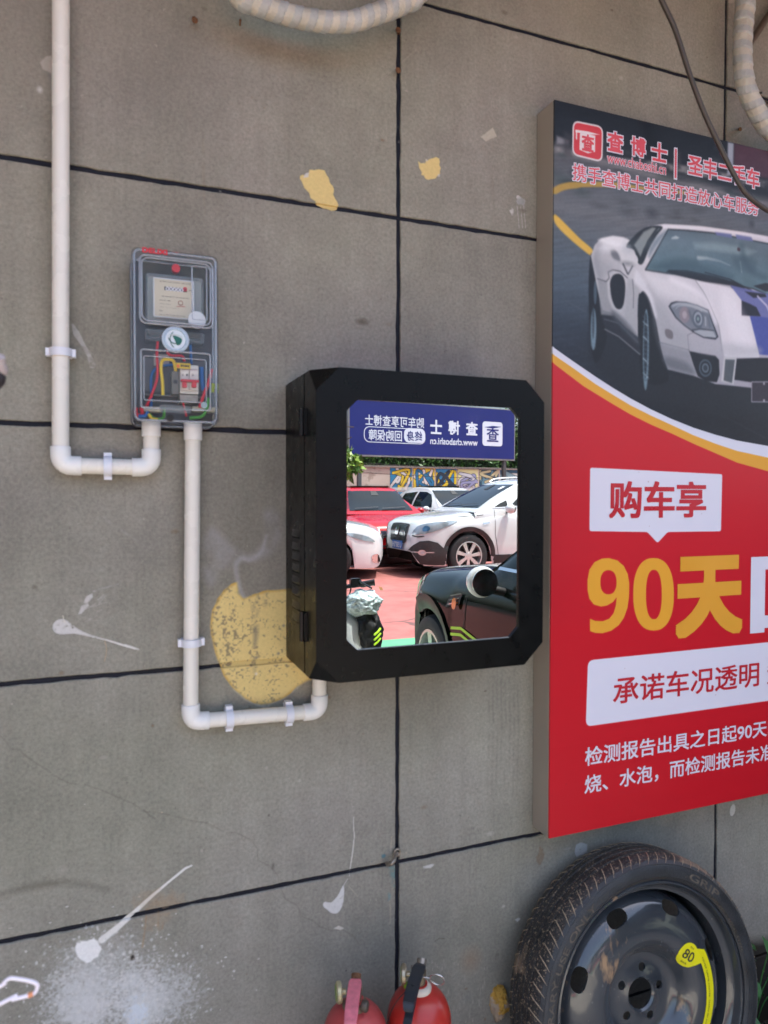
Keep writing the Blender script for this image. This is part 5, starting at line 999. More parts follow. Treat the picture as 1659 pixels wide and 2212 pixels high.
for p in P:
    if not P2 or math.hypot(p[0]-P2[-1][0], p[1]-P2[-1][1]) > .0015: P2.append(p)
sheet_poly(P2, on_disc, 'speed_sticker', ys_, SW)
ba = R(-38); bx_, by_ = Vector((math.cos(ba), math.sin(ba))), Vector((-math.sin(ba), math.cos(ba)))
def st2(x, y): p = Vector(cc)+bx_*x+by_*y; return on_disc(p.x, p.y, .0014)
text('lettering', '80', -.0135, .0135, -.010, .010, st2, ink, SW, .01); text('lettering', 'max', -.005, .005, .0145, .018, st2, ink, SW, 0); text('lettering', 'km/h', -.006, .006, -.019, -.0145, st2, ink, SW, 0)
def around(s, r_in, r_out, a0, a1, m, name='raised_lettering', hf=None, bold=.01, o=.0006):
    hs_ = lambda r: float(np.interp(r, [p[0] for p in sw], [p[1] for p in sw]))
    hf = hf or hs_
    return text(name, s, a0, a1, r_in, r_out, lambda a, r: TM @ Vector((r*math.cos(R(a)), r*math.sin(R(a)), hf(r)+o)), m, SW, bold)
ltm = mat('raised_rubber', lin((96, 88, 78)), .55, var=.4, vscale=90)
around('TEMPORARY USE ONLY', .2425, .2555, 197, 121, ltm); around('EXTRA', .2425, .2540, 228, 208, ltm); around('GRIP', .2425, .2570, 64, 44, ltm)
around('INFLATION PRESSURE 420 kPa 60 PSI', .2345, .2390, 196, 150, ltm, bold=0, o=.001); around('MAX LOAD SINGLE TYRE', .2345, .2390, 108, 78, ltm, bold=0, o=.001); around('TUBELESS RADIAL STEEL', .2345, .2390, 50, 12, ltm, bold=0, o=.001)
for t0, t1 in ((28, -32),): around('NEVER DRIVE FASTER THAN 80 km/h', .1445, .1480, t0-6, t1, ink, 'lettering', dh_, 0, .0015)

# ================================================================ fire extinguishers
def extinguisher(xc, off, top, r, body_m, lever_m, label, grp, tilt, gauge_m, pin, stub_m):
    t = thing('fire_extinguisher', label, 'fire extinguisher', (xc, -off, .07), grp)
    M_ = Matrix.Translation((xc, -off, 0)); z0_ = .0705; pr = [(0, z0_), (r*.9, z0_), (r, z0_+.012), (r, top-.062)]
    for k in range(1, 9): a = PI/2*k/9; pr.append((r*math.cos(a)**.85, top-.062+.058*math.sin(a)))
    pr += [(.0145, top-.002), (.0145, top+.004), (0, top+.004)]
    mb = MB(); mb.lathe(pr, M_, 56); mb.build('cylinder', body_m, t, smooth=50)
    cm_ = mat('white_collar', lin((206, 196, 180)), .5, var=.08); mb = MB(); mb.lathe([(.021, top-.008), (.0215, top-.003), (.017, top+.002), (.012, top+.003)], M_, 28); mb.build('neck_ring', cm_ if pin else mat('dark_collar', lin((110, 96, 78)), .6, var=.2), t, smooth=50)
    br_m = mat('dull_brass', lin((140, 128, 108)), .4, .7, var=.2, vscale=90)
    mb = MB(); mb.lathe([(.011, top+.002), (.011, top+.016), (.0125, top+.017), (.0125, top+.026), (0, top+.027)], M_, 20); mb.build('valve', br_m, t, smooth=40)
    ca_, sa_ = math.cos(tilt), math.sin(tilt); X = Vector((ca_, sa_, 0)); Y = Vector((sa_, -ca_, 0)); C = Vector((xc, -off, 0))
    # lever: bent strip seen from above
    def strip(P, w_, th, m, name, bev=.0012):
        mb = MB(); n = len(P); vs = []
        for (y, z, wk) in P:
            for sx, sz in ((-1, -1), (1, -1), (1, 1), (-1, 1)): vs.append(C+X*(sx*w_*wk/2)+Y*y+Vector((0, 0, z+sz*th/2)))
        fs = [(0, 1, 2, 3), tuple((n-1)*4+i for i in (3, 2, 1, 0))]+[(i*4+j, i*4+(j+1) % 4, (i+1)*4+(j+1) % 4, (i+1)*4+j) for i in range(n-1) for j in range(4)]
        mb.add(vs, fs); return mb.build(name, m, t, bevel=bev)
    strip([(-.012, top+.028, .8), (-.002, top+.0305, 1), (.03, top+.032, 1), (.062, top+.030, 1), (.082, top+.024, .9), (.088, top+.017, .7)], .0215, .0055, lever_m, 'lever')
    strip([(-.012, top+.018, .7), (.02, top+.020, .7), (.05, top+.014, .72), (.085, top+.002, .72), (.115, top-.012, .7)], .0200, .004, lever_m, 'carry_handle')
    mb = MB(); a = C+Y*-.010+Vector((0, 0, top+.018)); mb.tube([a, a-Y*.014+Vector((0, 0, .012))], .0085, 14); mb.build('outlet', stub_m, t, smooth=40)
    g0 = C-X*.016+Vector((0, 0, top+.016)); ax = (-X+Y*.25).normalized(); M2 = frame(g0, ax)
    mb = MB(); mb.lathe([(0, 0), (.005, 0), (.005, .006), (.0150, .007), (.0165, .009), (.0165, .014), (.0135, .016), (0, .0155)], M2, 28); gg = mb.build('gauge', gauge_m, t, smooth=35)
    mb = MB(); mb.lathe([(0, .0162), (.012, .0162), (.012, .0168), (0, .0168)], M2, 20); mb.build('gauge_face', mat('gauge_green', lin((120, 150, 60)), .4, var=.2, vscale=200), gg)
    if pin:
        c_ = C+X*.034+Y*.012+Vector((0, 0, top+.024)); e1 = X; e2 = (Y*.3+Vector((0, 0, .85))).normalized(); mb = MB()
        mb.tube([c_+(e1*math.cos(a)+e2*math.sin(a))*.0125 for a in np.linspace(0, 2*PI, 25)[:-1]], .0013, 8, closed=True); mb.tube([c_-X*.0115, c_-X*.038], .0014, 8); mb.build('pin_ring', mat('bright_steel', lin((200, 200, 200)), .25, .9, var=0), t, smooth=60)
        mb = MB(); mb.tube(cr([C-X*.012+Y*.012+Vector((0, 0, top+.004)), C-X*.030+Y*.030+Vector((0, 0, top-.010)), C-X*.043+Y*.033+Vector((0, 0, top-.034)), C-X*.050+Y*.030+Vector((0, 0, top-.06))], 6), .0008, 6); mb.build('tie_cord', mat('black_cord', (.02, .015, .015), .7, var=0), t)
        mb = MB(); mb.box(C-X*.018+Y*.012+Vector((0, 0, top+.003)), (.010, .012, .009)); mb.build('seal_tag', mat('lime_tag', lin((150, 190, 40)), .5, var=.05), t, bevel=.001)
        mb = MB(); mb.tube([C-X*.012+Y*.006+Vector((0, 0, top+.036)), C-X*.014-Y*.004+Vector((0, 0, top+.012))], .0010, 6); mb.build('link_wire', mat('bright_steel', (.7, .7, .7), .3), t)
    else:
        mb = MB(); mb.lathe([(0, 0), (.009, 0), (.0095, .008), (.007, .011), (0, .012)], frame(C+X*.013+Y*.02+Vector((0, 0, top+.008)), (X+Y*.2)), 18); mb.build('plug_cap', mat('dark_brass', lin((84, 78, 70)), .45, .5, var=.1), t, smooth=50)
    return t
red1 = mat('faded_red_paint', lin((184, 74, 74)), .42, var=.10, vscale=14, bump=.05); specks(red1, lin((206, 160, 150)), 260, .70, .6); specks(red1, lin((120, 52, 46)), 20, .62, .5, stretch=(1, 1, .3))
red2 = mat('red_paint', lin((178, 48, 40)), .34, var=.10, vscale=10, coat=.1); specks(red2, lin((226, 190, 176)), 300, .69, .7)
grp = 'fire extinguishers on the kerb'
extinguisher(.3705, .130, .500, .0550, red1, mat('pink_lever', lin((224, 124, 138)), .45, var=.14, vscale=120), 'faded red fire extinguisher with a pink lever, left of the pair', grp, R(-24), mat('pale_brass', lin((184, 176, 140)), .35, .5, var=.15), 0, rust)
bl = mat('black_lever', lin((44, 48, 54)), .35, var=.08, vscale=60); specks(bl, lin((190, 150, 130)), 300, .70, .7)
extinguisher(.4880, .130, .498, .0560, red2, bl, 'brighter red fire extinguisher with a black lever and steel ring pin, right of the pair', grp, R(-36), mat('steel_gauge', lin((176, 164, 140)), .3, .8, var=.1), 1, dull)

# small weed and dark litter at the right foot of the wall
wd = thing('weed', 'small green weed growing from the dark gap right of the spare wheel', 'plant', (1.345, -.06, .07))
lf = mat('weed_leaf', lin((60, 110, 56)), .5, var=.2, vscale=40)
for k in range(14):
    a = random.uniform(0, 2*PI); r_ = random.uniform(.01, .06); c = Vector((1.345+r_*math.cos(a), -.07+r_*.5*math.sin(a), random.uniform(.10, .34))); s_ = random.uniform(.012, .02)
    ax = Vector((math.cos(a), math.sin(a)*.6-.5, .6)).normalized(); M_ = frame(c, ax); mb = MB()
    mb.add([M_ @ Vector((x*s_, y*s_*1.5, z*s_)) for x, y, z in ((0, -1, -.1), (.5, -.5, .06), (.62, .1, .08), (0, 1, -.15), (-.62, .1, .08), (-.5, -.5, .06), (0, 0, -.02))], [(0, 1, 6), (1, 2, 6), (2, 3, 6), (3, 4, 6), (4, 5, 6), (5, 0, 6)]); mb.build('leaf', lf, wd, smooth=80)
    mb = MB(); mb.tube(cr([c, (c+Vector((1.345, -.06, .1)))/2+Vector((0, 0, .02)), Vector((1.345, -.06, .07))], 4), .0012, 5); mb.build('stem', lf, wd)
mb = MB(); mb.box((0, 0, 0), (.16, .09, .012)); o = mb.build('plastic_scrap', mat('mauve_plastic', lin((130, 112, 130)), .5, var=.15, vscale=30), bevel=.003); o.location = (1.42, -.16, .20); o.rotation_euler = (.5, .35, .3); 
tag(o, 'mauve plastic scrap lying at the far right below the wall beside the tyre', 'plastic scrap')
mb = MB(); mb.box((1.46, -.17, .130), (.26, .16, .118)); tag(mb.build('stone_block', mat('dark_stone', lin((50, 44, 38)), .9, var=.4, vscale=20, bump=.6), bevel=.02), 'dark dirty stone block right of the spare wheel', 'block')
# ================================================================ the yard behind the camera, seen in the mirror
f0 = Vector((math.sin(YAW), math.cos(YAW), 0))
def real(xc, zc, z=0.):               # distances right of / along the view, folded back by the mirror plane
    p = Vector((0, -DW, 0))+r0*xc+f0*zc; return Vector((p.x, 2*YM-p.y, z))
def rdir(hx, hz): p = r0*hx+f0*hz; return Vector((p.x, -p.y, 0)).normalized()
KX, KF, CX_, CY_ = 0, 5948., 396., 925.
def mx_(X, zc): return (X-CX_)/KF*zc
def mz_(Y, zc): return EYE-(Y-CY_)/KF*zc
glass = mat('car_glass', lin((16, 24, 24)), .02, var=.3, vscale=2.5, spec=.5); blkp = mat('black_car_plastic', lin((42, 42, 44)), .5, var=.06)
chrome = mat('chrome', lin((215, 215, 215)), .12, 1., var=0); tyr = mat('car_tyre', lin((34, 34, 36)), .7, var=.1); alloy = mat('alloy', lin((206, 206, 208)), .25, .7, var=0)
lamp = mat('headlamp_glass', lin((150, 164, 172)), .08, .3, var=.3, vscale=9, coat=1.); under = mat('underbody', (.012, .012, .012), .9, var=0); hub_m = mat('dark_hub', lin((60, 60, 62)), .5, .4, var=0)
def interp(tab, s): return float(np.interp(s, [t[0] for t in tab], [t[1] for t in tab]))
def smooth_tab(tab): P = cr(tab, 8); return P
def make_car(name, label, p, paint, dark=None):
    L_, W_ = p['L'], p['W']; top, low, wid, roof, wroof = [smooth_tab(p[k]) for k in ('top', 'low', 'wid', 'roof', 'wroof')]
    root = thing(name, label, 'car'); rA, wr_ = p['arch'], p['axles']
    def zlow(s):
        z = interp(low, s)
        for a in wr_:
            d = abs(s-a)
            if d < rA: z = max(z, p['wr']+math.sqrt(rA*rA-d*d)-.0)
        return z
    ss = sorted(set([round(x, 4) for x in list(np.linspace(0, .3, 16))+list(np.linspace(.3, L_-.3, 110))+list(np.linspace(L_-.3, L_, 16))]))
    rows = []
    for s in ss:
        zt, zl, wv = interp(top, s), zlow(s), interp(wid, s); zsh = zt-interp(p['drop'], s); zl = min(zl, zsh-.02); x = L_/2-s
        base = [(wv*.965, zl), (wv*.985, zl+(zsh-zl)*.12), (wv, zl+(zsh-zl)*.42), (wv*.992, zl+(zsh-zl)*.72), (wv*.965, zsh), (wv*.90, zsh+(zt-zsh)*.55), (wv*.72, zsh+(zt-zsh)*.86), (wv*.4, zt-.006), (0, zt)]
        c = cr(base, 3); rows.append([(x, y, z) for y, z in c]+[(x, -y, z) for y, z in c[-2::-1]])
    mb = MB(); n = len(rows[0]); mb.add([v for r_ in rows for v in r_], [(i*n+j, i*n+j+1, (i+1)*n+j+1, (i+1)*n+j) for i in range(len(rows)-1) for j in range(n-1)])
    for e_ in (0, len(rows)-1): mb.add(rows[e_], [tuple(range(n))])
    sa, sb = roof[0][0], roof[-1][0]; rows2 = []
    for s in np.linspace(sa, sb, 60):
        zr, wr2 = interp(roof, s), interp(wroof, s); zb = interp(top, s)-interp(p['drop'], s)*.9; wv = interp(wid, s)*.955; x = L_/2-s
        t = max(0, min(1, (zr-zb)/p['gh'])); wt = wv+(wr2-wv)*t
        base = [(wv, zb-.03), (wv*.995, zb+.01), (wv+(wt-wv)*.5+.012, zb+(zr-zb)*.5), (wt+.004, zr-(zr-zb)*.14), (wt-.05*t, zr-.025*t), (wt*.6, zr-.004), (0, zr)]
        c = cr(base, 4); rows2.append([(x, y, z) for y, z in c]+[(x, -y, z) for y, z in c[-2::-1]])
    n2 = len(rows2[0]); mb.add([v for r_ in rows2 for v in r_], [(i*n2+j, i*n2+j+1, (i+1)*n2+j+1, (i+1)*n2+j) for i in range(59) for j in range(n2-1)])
    body = mb.build('body', paint, root, smooth=45)
    bv = BVHTree.FromPolygons([Vector(v) for v in mb.v], mb.f)
    def decal(nm, poly, d, m, off=.006, parent=root, res=.05, z0=0, smoothp=False):
        d = Vector(d).normalized(); u_ = d.cross(Vector((0, 0, 1))).normalized()*-1      # u to the car's left seen from outside... runs along z x d
        def f(x, y):
            o = u_*x+Vector((0, 0, y-0))-d*6
            o.z = y-d.z*-0; h = bv.ray_cast(Vector((o.x, o.y, y-d.z*6)), d)
            if h[0] is None: return None
            nn = h[1] if h[1].dot(d) < 0 else -h[1]; return h[0]+nn*off
        P = cr(poly, 4, True) if smoothp else [q_ for a, b in zip(poly, poly[1:]+poly[:1]) for q_ in [(a[0]+(b[0]-a[0])*t/4, a[1]+(b[1]-a[1])*t/4) for t in range(4)]]
        o = sheet_poly(P, f, nm, m, parent, res)
        return o
    for a in wr_:
        for sd in (1, -1):
            Mx = frame((L_/2-a, sd*(interp(wid, a)-.10), p['wr']), (0, sd, 0)); w2 = p['wr']; rr = p['rim']
            mb = MB(); mb.lathe([(rr, .06), (rr+.01, .085), (w2-.04, .092), (w2-.012, .08), (w2, .05), (w2, -.08), (w2-.02, -.10), (rr, -.10)], Mx, 40); ty = mb.build('wheel', tyr, root, smooth=40)
            mb = MB(); mb.lathe([(rr, .065), (rr+.006, .085), (rr-.012, .086), (rr-.022, .05), (rr-.03, -.08)], Mx, 36); mb.lathe([(0, .075), (.05, .074), (.07, .06), (.07, .0)], Mx, 20)
            ns = p['spokes']
            for k in range(ns):
                a2 = 2*PI*k/ns+.3; c_, s_ = math.cos(a2), math.sin(a2); w_a, w_b = .022, .034
                mb.prism([(c_*.05-s_*w_a*-1, s_*.05+c_*w_a*-1), (c_*(rr-.012)-s_*w_b*-1, s_*(rr-.012)+c_*w_b*-1), (c_*(rr-.012)-s_*w_b, s_*(rr-.012)+c_*w_b), (c_*.05-s_*w_a, s_*.05+c_*w_a)], .045, .072, Mx)
            mb.build('rim', p.get('rimm', alloy), ty, smooth=30)
            mb = MB(); mb.lathe([(0, .0), (rr-.03, .0), (rr-.03, -.01), (0, -.01)], Mx, 24); mb.build('brake_disc', hub_m, ty)
    mb = MB(); mb.box((0, 0, .42), (L_-.5, W_-.55, .40)); mb.build('underbody', under, root)
    return root, decal, p
def place(root, c, h):
    d = rdir(*h); root.location = real(*c); root.rotation_euler = (0, 0, math.atan2(d.y, d.x))
def side_lines(decal, sd, lines, m=None):
    for a, b in lines: 
        dx, dz = b[0]-a[0], b[1]-a[1]; l = math.hypot(dx, dz); nx, nz = -dz/l*.005, dx/l*.005
        decal('panel_gap', [(a[0]+nx, a[1]+nz), (b[0]+nx, b[1]+nz), (b[0]-nx, b[1]-nz), (a[0]-nx, a[1]-nz)], (0, -sd, 0), m or under, .004, res=.2)
def wing_mirror(root, x, y, z, sd, m, r=(.075, .10, .075)):
    bm = bmesh.new(); bmesh.ops.create_uvsphere(bm, u_segments=20, v_segments=14, radius=1); 
    for v_ in bm.verts: v_.co = Vector((v_.co.x*r[0] if v_.co.x > 0 else v_.co.x*r[0]*.35, v_.co.y*r[1], v_.co.z*r[2]))
    bm.transform(Matrix.Translation((x, sd*(y+r[1]*.9), z))); me = bpy.data.meshes.new('wing_mirror'); bm.to_mesh(me); bm.free(); me.polygons.foreach_set('use_smooth', [True]*len(me.polygons)); me.materials.append(m); o = bpy.data.objects.new('wing_mirror', me); link(o, root)
    mb = MB(); mb.tube([(x, sd*(y-.05), z-r[2]*.7), (x, sd*(y+r[1]*.6), z-r[2]*.4)], .022, 10); mb.build('mirror_arm', blkp, o, smooth=60)
    mb = MB(); mb.lathe([(0, 0), (r[2]*.86, 0), (r[2]*.86, .004), (0, .004)], Matrix.Translation((x-r[0]*.37, sd*(y+r[1]*.9), z)) @ Matrix.Diagonal((1, r[1]/r[2], 1, 1)) @ rot_to((-1, 0, 0)).to_4x4(), 24); mb.build('mirror_glass', chrome, o)
    return o
def arc_ring(cx, cz, r1, r2, a0=0, a1=180, n=18): return [(cx+r2*math.cos(R(a0+(a1-a0)*k/n)), cz+r2*math.sin(R(a0+(a1-a0)*k/n))) for k in range(n+1)]+[(cx+r1*math.cos(R(a1+(a0-a1)*k/n)), cz+r1*math.sin(R(a1+(a0-a1)*k/n))) for k in range(n+1)]

pw_ = mat('white_car_paint', lin((205, 209, 211)), .18, var=.01, coat=.8); pr_ = mat('red_car_paint', lin((176, 10, 22)), .2, var=.03, coat=.25)
pg_ = mat('dark_green_car_paint', lin((5, 17, 13)), .06, var=.03, spec=.22); ps_ = mat('pearl_car_paint', lin((222, 226, 228)), .2, var=.01, coat=1.)
# decals take (u, z): for d=(0,-1,0) [left side, sd=+1] u = +x ; for d=(0,1,0) u = -x ; for d=(-1,0,0) (front) u = y ... checked through sgn()
# ---- white compact SUV
suv = dict(L=4.30, W=1.80, arch=.405, wr=.352, rim=.235, axles=(.88, 3.44), spokes=7, gh=.5,
  top=[(0, .70), (.03, .80), (.10, .90), (.3, .985), (.7, 1.04), (1.1, 1.085), (1.5, 1.10), (3.2, 1.14), (4.0, 1.12), (4.2, 1.0), (4.30, .8)], low=[(0, .42), (.04, .30), (.12, .22), (.5, .2), (3.8, .22), (4.3, .4)],
  wid=[(0, .52), (.03, .62), (.10, .72), (.25, .81), (.5, .865), (.9, .89), (3.4, .89), (4.0, .84), (4.2, .72), (4.30, .55)], drop=[(0, .05), (.3, .13), (1.1, .15), (4.3, .10)],
  roof=[(1.0, 1.07), (1.15, 1.13), (1.5, 1.34), (1.95, 1.56), (2.3, 1.635), (2.9, 1.66), (3.5, 1.62), (3.9, 1.50), (4.15, 1.12)], wroof=[(1.0, .70), (2, .62), (3.5, .62), (4.15, .60)])
root_, dc, p = make_car('parked_suv', 'white compact SUV with dark lower cladding parked in the yard', suv, pw_)
xm = lambda s: suv['L']/2-s
SD = lambda sd, pts: [((x if sd > 0 else -x)*SGN, z) for x, z in pts]
SGN = 1
def side(decal, p, sd, nm, pts, m, off=.005, res=.06, sm_=False): return decal(nm, [((p['L']/2-s)*(1 if sd > 0 else -1), z) for s, z in pts], (0, -sd, 0), m, off, res=res, smoothp=sm_)
for sd in (1, -1):
    for nm, pts in (('side_window', [(1.72, 1.17), (2.62, 1.19), (2.62, 1.50), (2.28, 1.50), (2.0, 1.38)]), ('side_window', [(2.70, 1.19), (3.52, 1.22), (3.40, 1.50), (2.70, 1.51)]), ('quarter_glass', [(1.38, 1.14), (1.66, 1.16), (1.66, 1.26), (1.52, 1.21)])): side(dc, p, sd, nm, pts, glass, sm_=False)
    side(dc, p, sd, 'window_trim', [(1.35, 1.125), (3.55, 1.20), (3.55, 1.212), (1.35, 1.14)], chrome, .008)
    side(dc, p, sd, 'arch_cladding', [(.88-x, z) for x, z in arc_ring(0, .352, .412, .480, -10, 190, 40)], blkp, .012, .04); side(dc, p, sd, 'arch_cladding', [(3.44-x, z) for x, z in arc_ring(0, .352, .412, .480, -10, 190, 40)], blkp, .012, .04)
    side(dc, p, sd, 'sill_cladding', [(1.34, .21), (2.98, .21), (2.98, .36), (1.34, .36)], blkp, .010)
    for ln in (((.70, .985), (1.16, 1.02)), ((1.42, .36), (1.36, .7)), ((1.36, .7), (1.38, 1.1)), ((2.66, .36), (2.66, 1.16)), ((3.2, .8), (3.6, 1.12))):
        a, b = ln; dx, dz = b[0]-a[0], b[1]-a[1]; l = math.hypot(dx, dz); nx, nz = -dz/l*.004, dx/l*.004; side(dc, p, sd, 'panel_gap', [(a[0]+nx, a[1]+nz), (b[0]+nx, b[1]+nz), (b[0]-nx, b[1]-nz), (a[0]-nx, a[1]-nz)], under, .004, .3)
    side(dc, p, sd, 'door_handle', [(2.42, .98), (2.60, .99), (2.60, 1.015), (2.42, 1.005)], chrome, .03); side(dc, p, sd, 'side_vent', [(1.12, .86), (1.26, .88), (1.25, .90), (1.13, .885)], chrome, .015)
    wing_mirror(root_, xm(1.62), .87, 1.12, sd, pw_, (.10, .10, .08))
    # headlamp seen from the front corner
    d = Vector((-1, -sd*.85, 0)).normalized(); u_ = -d.cross(Vector((0, 0, 1))).normalized()
    def fp(pts): return [((Vector((xm(s), sd*y, 0)).dot(u_)), z) for s, y, z in pts]
    hlp = dc('headlamp', fp([(.10, .47, .72), (.12, .56, .70), (.30, .75, .75), (.55, .84, .86), (.66, .86, .925), (.50, .84, .925), (.28, .76, .90), (.12, .60, .84)]), d, lamp, .012, smoothp=True)
    dc('headlamp_lens', fp([(.20, .66, .76), (.26, .71, .77), (.27, .73, .82), (.22, .69, .85), (.19, .65, .81)]), d, mat('blue_lens', lin((60, 110, 150)), .05, .3, var=0, coat=1.), .018, hlp, smoothp=True)
    dc('headlamp_trim', fp([(.10, .46, .70), (.12, .56, .68), (.20, .66, .69), (.22, .68, .675), (.12, .60, .66), (.09, .47, .68)]), d, blkp, .010, hlp)
    dc('bumper_cladding', fp([(.0, .34, .40), (.05, .52, .52), (.12, .66, .60), (.22, .76, .615), (.34, .82, .58), (.46, .86, .46), (.53, .87, .34), (.56, .87, .22), (.30, .80, .215), (.12, .66, .23), (.03, .45, .26), (.0, .34, .27)]), d, blkp, .012, smoothp=False)
    fg = dc('fog_lamp', fp([(.14, .66, .38), (.19, .70, .38), (.21, .72, .42), (.18, .70, .46), (.14, .66, .46), (.12, .63, .42)]), d, alloy, .03, smoothp=True); dc('fog_bar', fp([(.05, .50, .415), (.30, .79, .415), (.30, .79, .43), (.05, .50, .43)]), d, alloy, .02); dc('fog_lens', fp([(.155, .67, .40), (.185, .695, .40), (.195, .705, .42), (.18, .695, .44), (.155, .67, .44), (.145, .66, .42)]), d, lamp, .04, fg, smoothp=True)
dc('windscreen', [(-.66, 1.13), (.66, 1.13), (.56, 1.53), (-.56, 1.53)], (-1, 0, 0), glass, .006, smoothp=False)
dc('rear_window', [(-.56, 1.18), (.56, 1.18), (.5, 1.5), (-.5, 1.5)], (1, 0, 0), glass, .006)
for y0_ in (-.55, .02): dc('wiper', [(y0_, 1.145), (y0_+.5, 1.175), (y0_+.5, 1.187), (y0_, 1.160)], (-1, 0, 0), blkp, .03)
dc('windscreen_sticker', [(.40, 1.44), (.48, 1.44), (.48, 1.49), (.40, 1.49)], (-1, 0, 0), wht, .012); dc('mirror_mount', [(-.07, 1.44), (.07, 1.44), (.05, 1.53), (-.05, 1.53)], (-1, 0, 0), blkp, .012)
for sd in (1, -1): mb = MB(); mb.tube(cr([(xm(2.1), sd*.56, 1.60), (xm(2.3), sd*.58, 1.665), (xm(3.0), sd*.59, 1.69), (xm(3.7), sd*.57, 1.62)], 6), .014, 8); mb.build('roof_rail', chrome, root_, smooth=60)
gr = dc('grille', [(-.34, .66), (-.26, .55), (.26, .55), (.34, .66), (.36, .80), (.30, .86), (-.30, .86), (-.36, .80)], (-1, 0, 0), blkp, .012, smoothp=True)
for k in range(11): y = -.29+.058*k; dc('grille_bar', [(y-.010, .575), (y+.010, .575), (y+.010, .84), (y-.010, .84)], (-1, 0, 0), chrome, .030, gr, .1)
dc('grille_badge', [(.075*math.cos(t), .74+.075*math.sin(t)) for t in [k*PI/6 for k in range(12)]], (-1, 0, 0), chrome, .045, gr, .05)
dc('lower_grille', [(-.45, .30), (.45, .30), (.48, .42), (-.48, .42)], (-1, 0, 0), under, .012); dc('skid_plate', [(-.5, .235), (.5, .235), (.46, .30), (-.46, .30)], (-1, 0, 0), alloy, .02)
plb = mat('plate_blue', lin((40, 110, 190)), .4, var=.02); plt = dc('number_plate', [(-.22, .44), (.22, .44), (.22, .58), (-.22, .58)], (-1, 0, 0), plb, .03)
fx = max(v_.co.x for v_ in plt.data.vertices)+.006; text('lettering', 'U 5873H', -.19, .19, .465, .555, lambda x, y: Vector((fx, x, y)), wht, plt, .02)
ax_n = (1.39, 11.45); h = (-.927, -.375); n_ = (.375, -.927)      # near wheel, heading, near side
cx_s = ax_n[0]-n_[0]*.86-h[0]*(4.30/2-.88); cz_s = ax_n[1]-n_[1]*.86-h[1]*(4.30/2-.88); place(root_, (cx_s, cz_s), h)
# ---- saloon cars
def sedan(W=1.80, H=1.50, **k):
    q_ = dict(L=4.62, W=W, arch=.365, wr=.318, rim=.215, axles=(.90, 3.56), spokes=9, gh=.42,
      top=[(0, .62), (.03, .70), (.10, .78), (.3, .86), (.7, .93), (1.15, .98), (1.5, 1.0), (3.3, 1.04), (3.9, 1.05), (4.45, 1.02), (4.55, .9), (4.62, .7)], low=[(0, .36), (.04, .26), (.12, .19), (.5, .18), (4.1, .2), (4.62, .4)],
      wid=[(0, .48), (.03, .60), (.10, .71), (.25, .80), (.5, .86), (.9, W/2), (3.6, W/2), (4.3, .82), (4.55, .7), (4.62, .5)], drop=[(0, .05), (.3, .11), (1.1, .12), (4.62, .09)],
      roof=[(1.05, .97), (1.2, 1.03), (1.6, 1.22), (2.05, H-.07), (2.4, H-.01), (2.9, H), (3.3, H-.05), (3.8, H-.24), (4.1, 1.05)], wroof=[(1.0, .68), (2, .58), (3.5, .58), (4.1, .60)]); q_.update(k); return q_
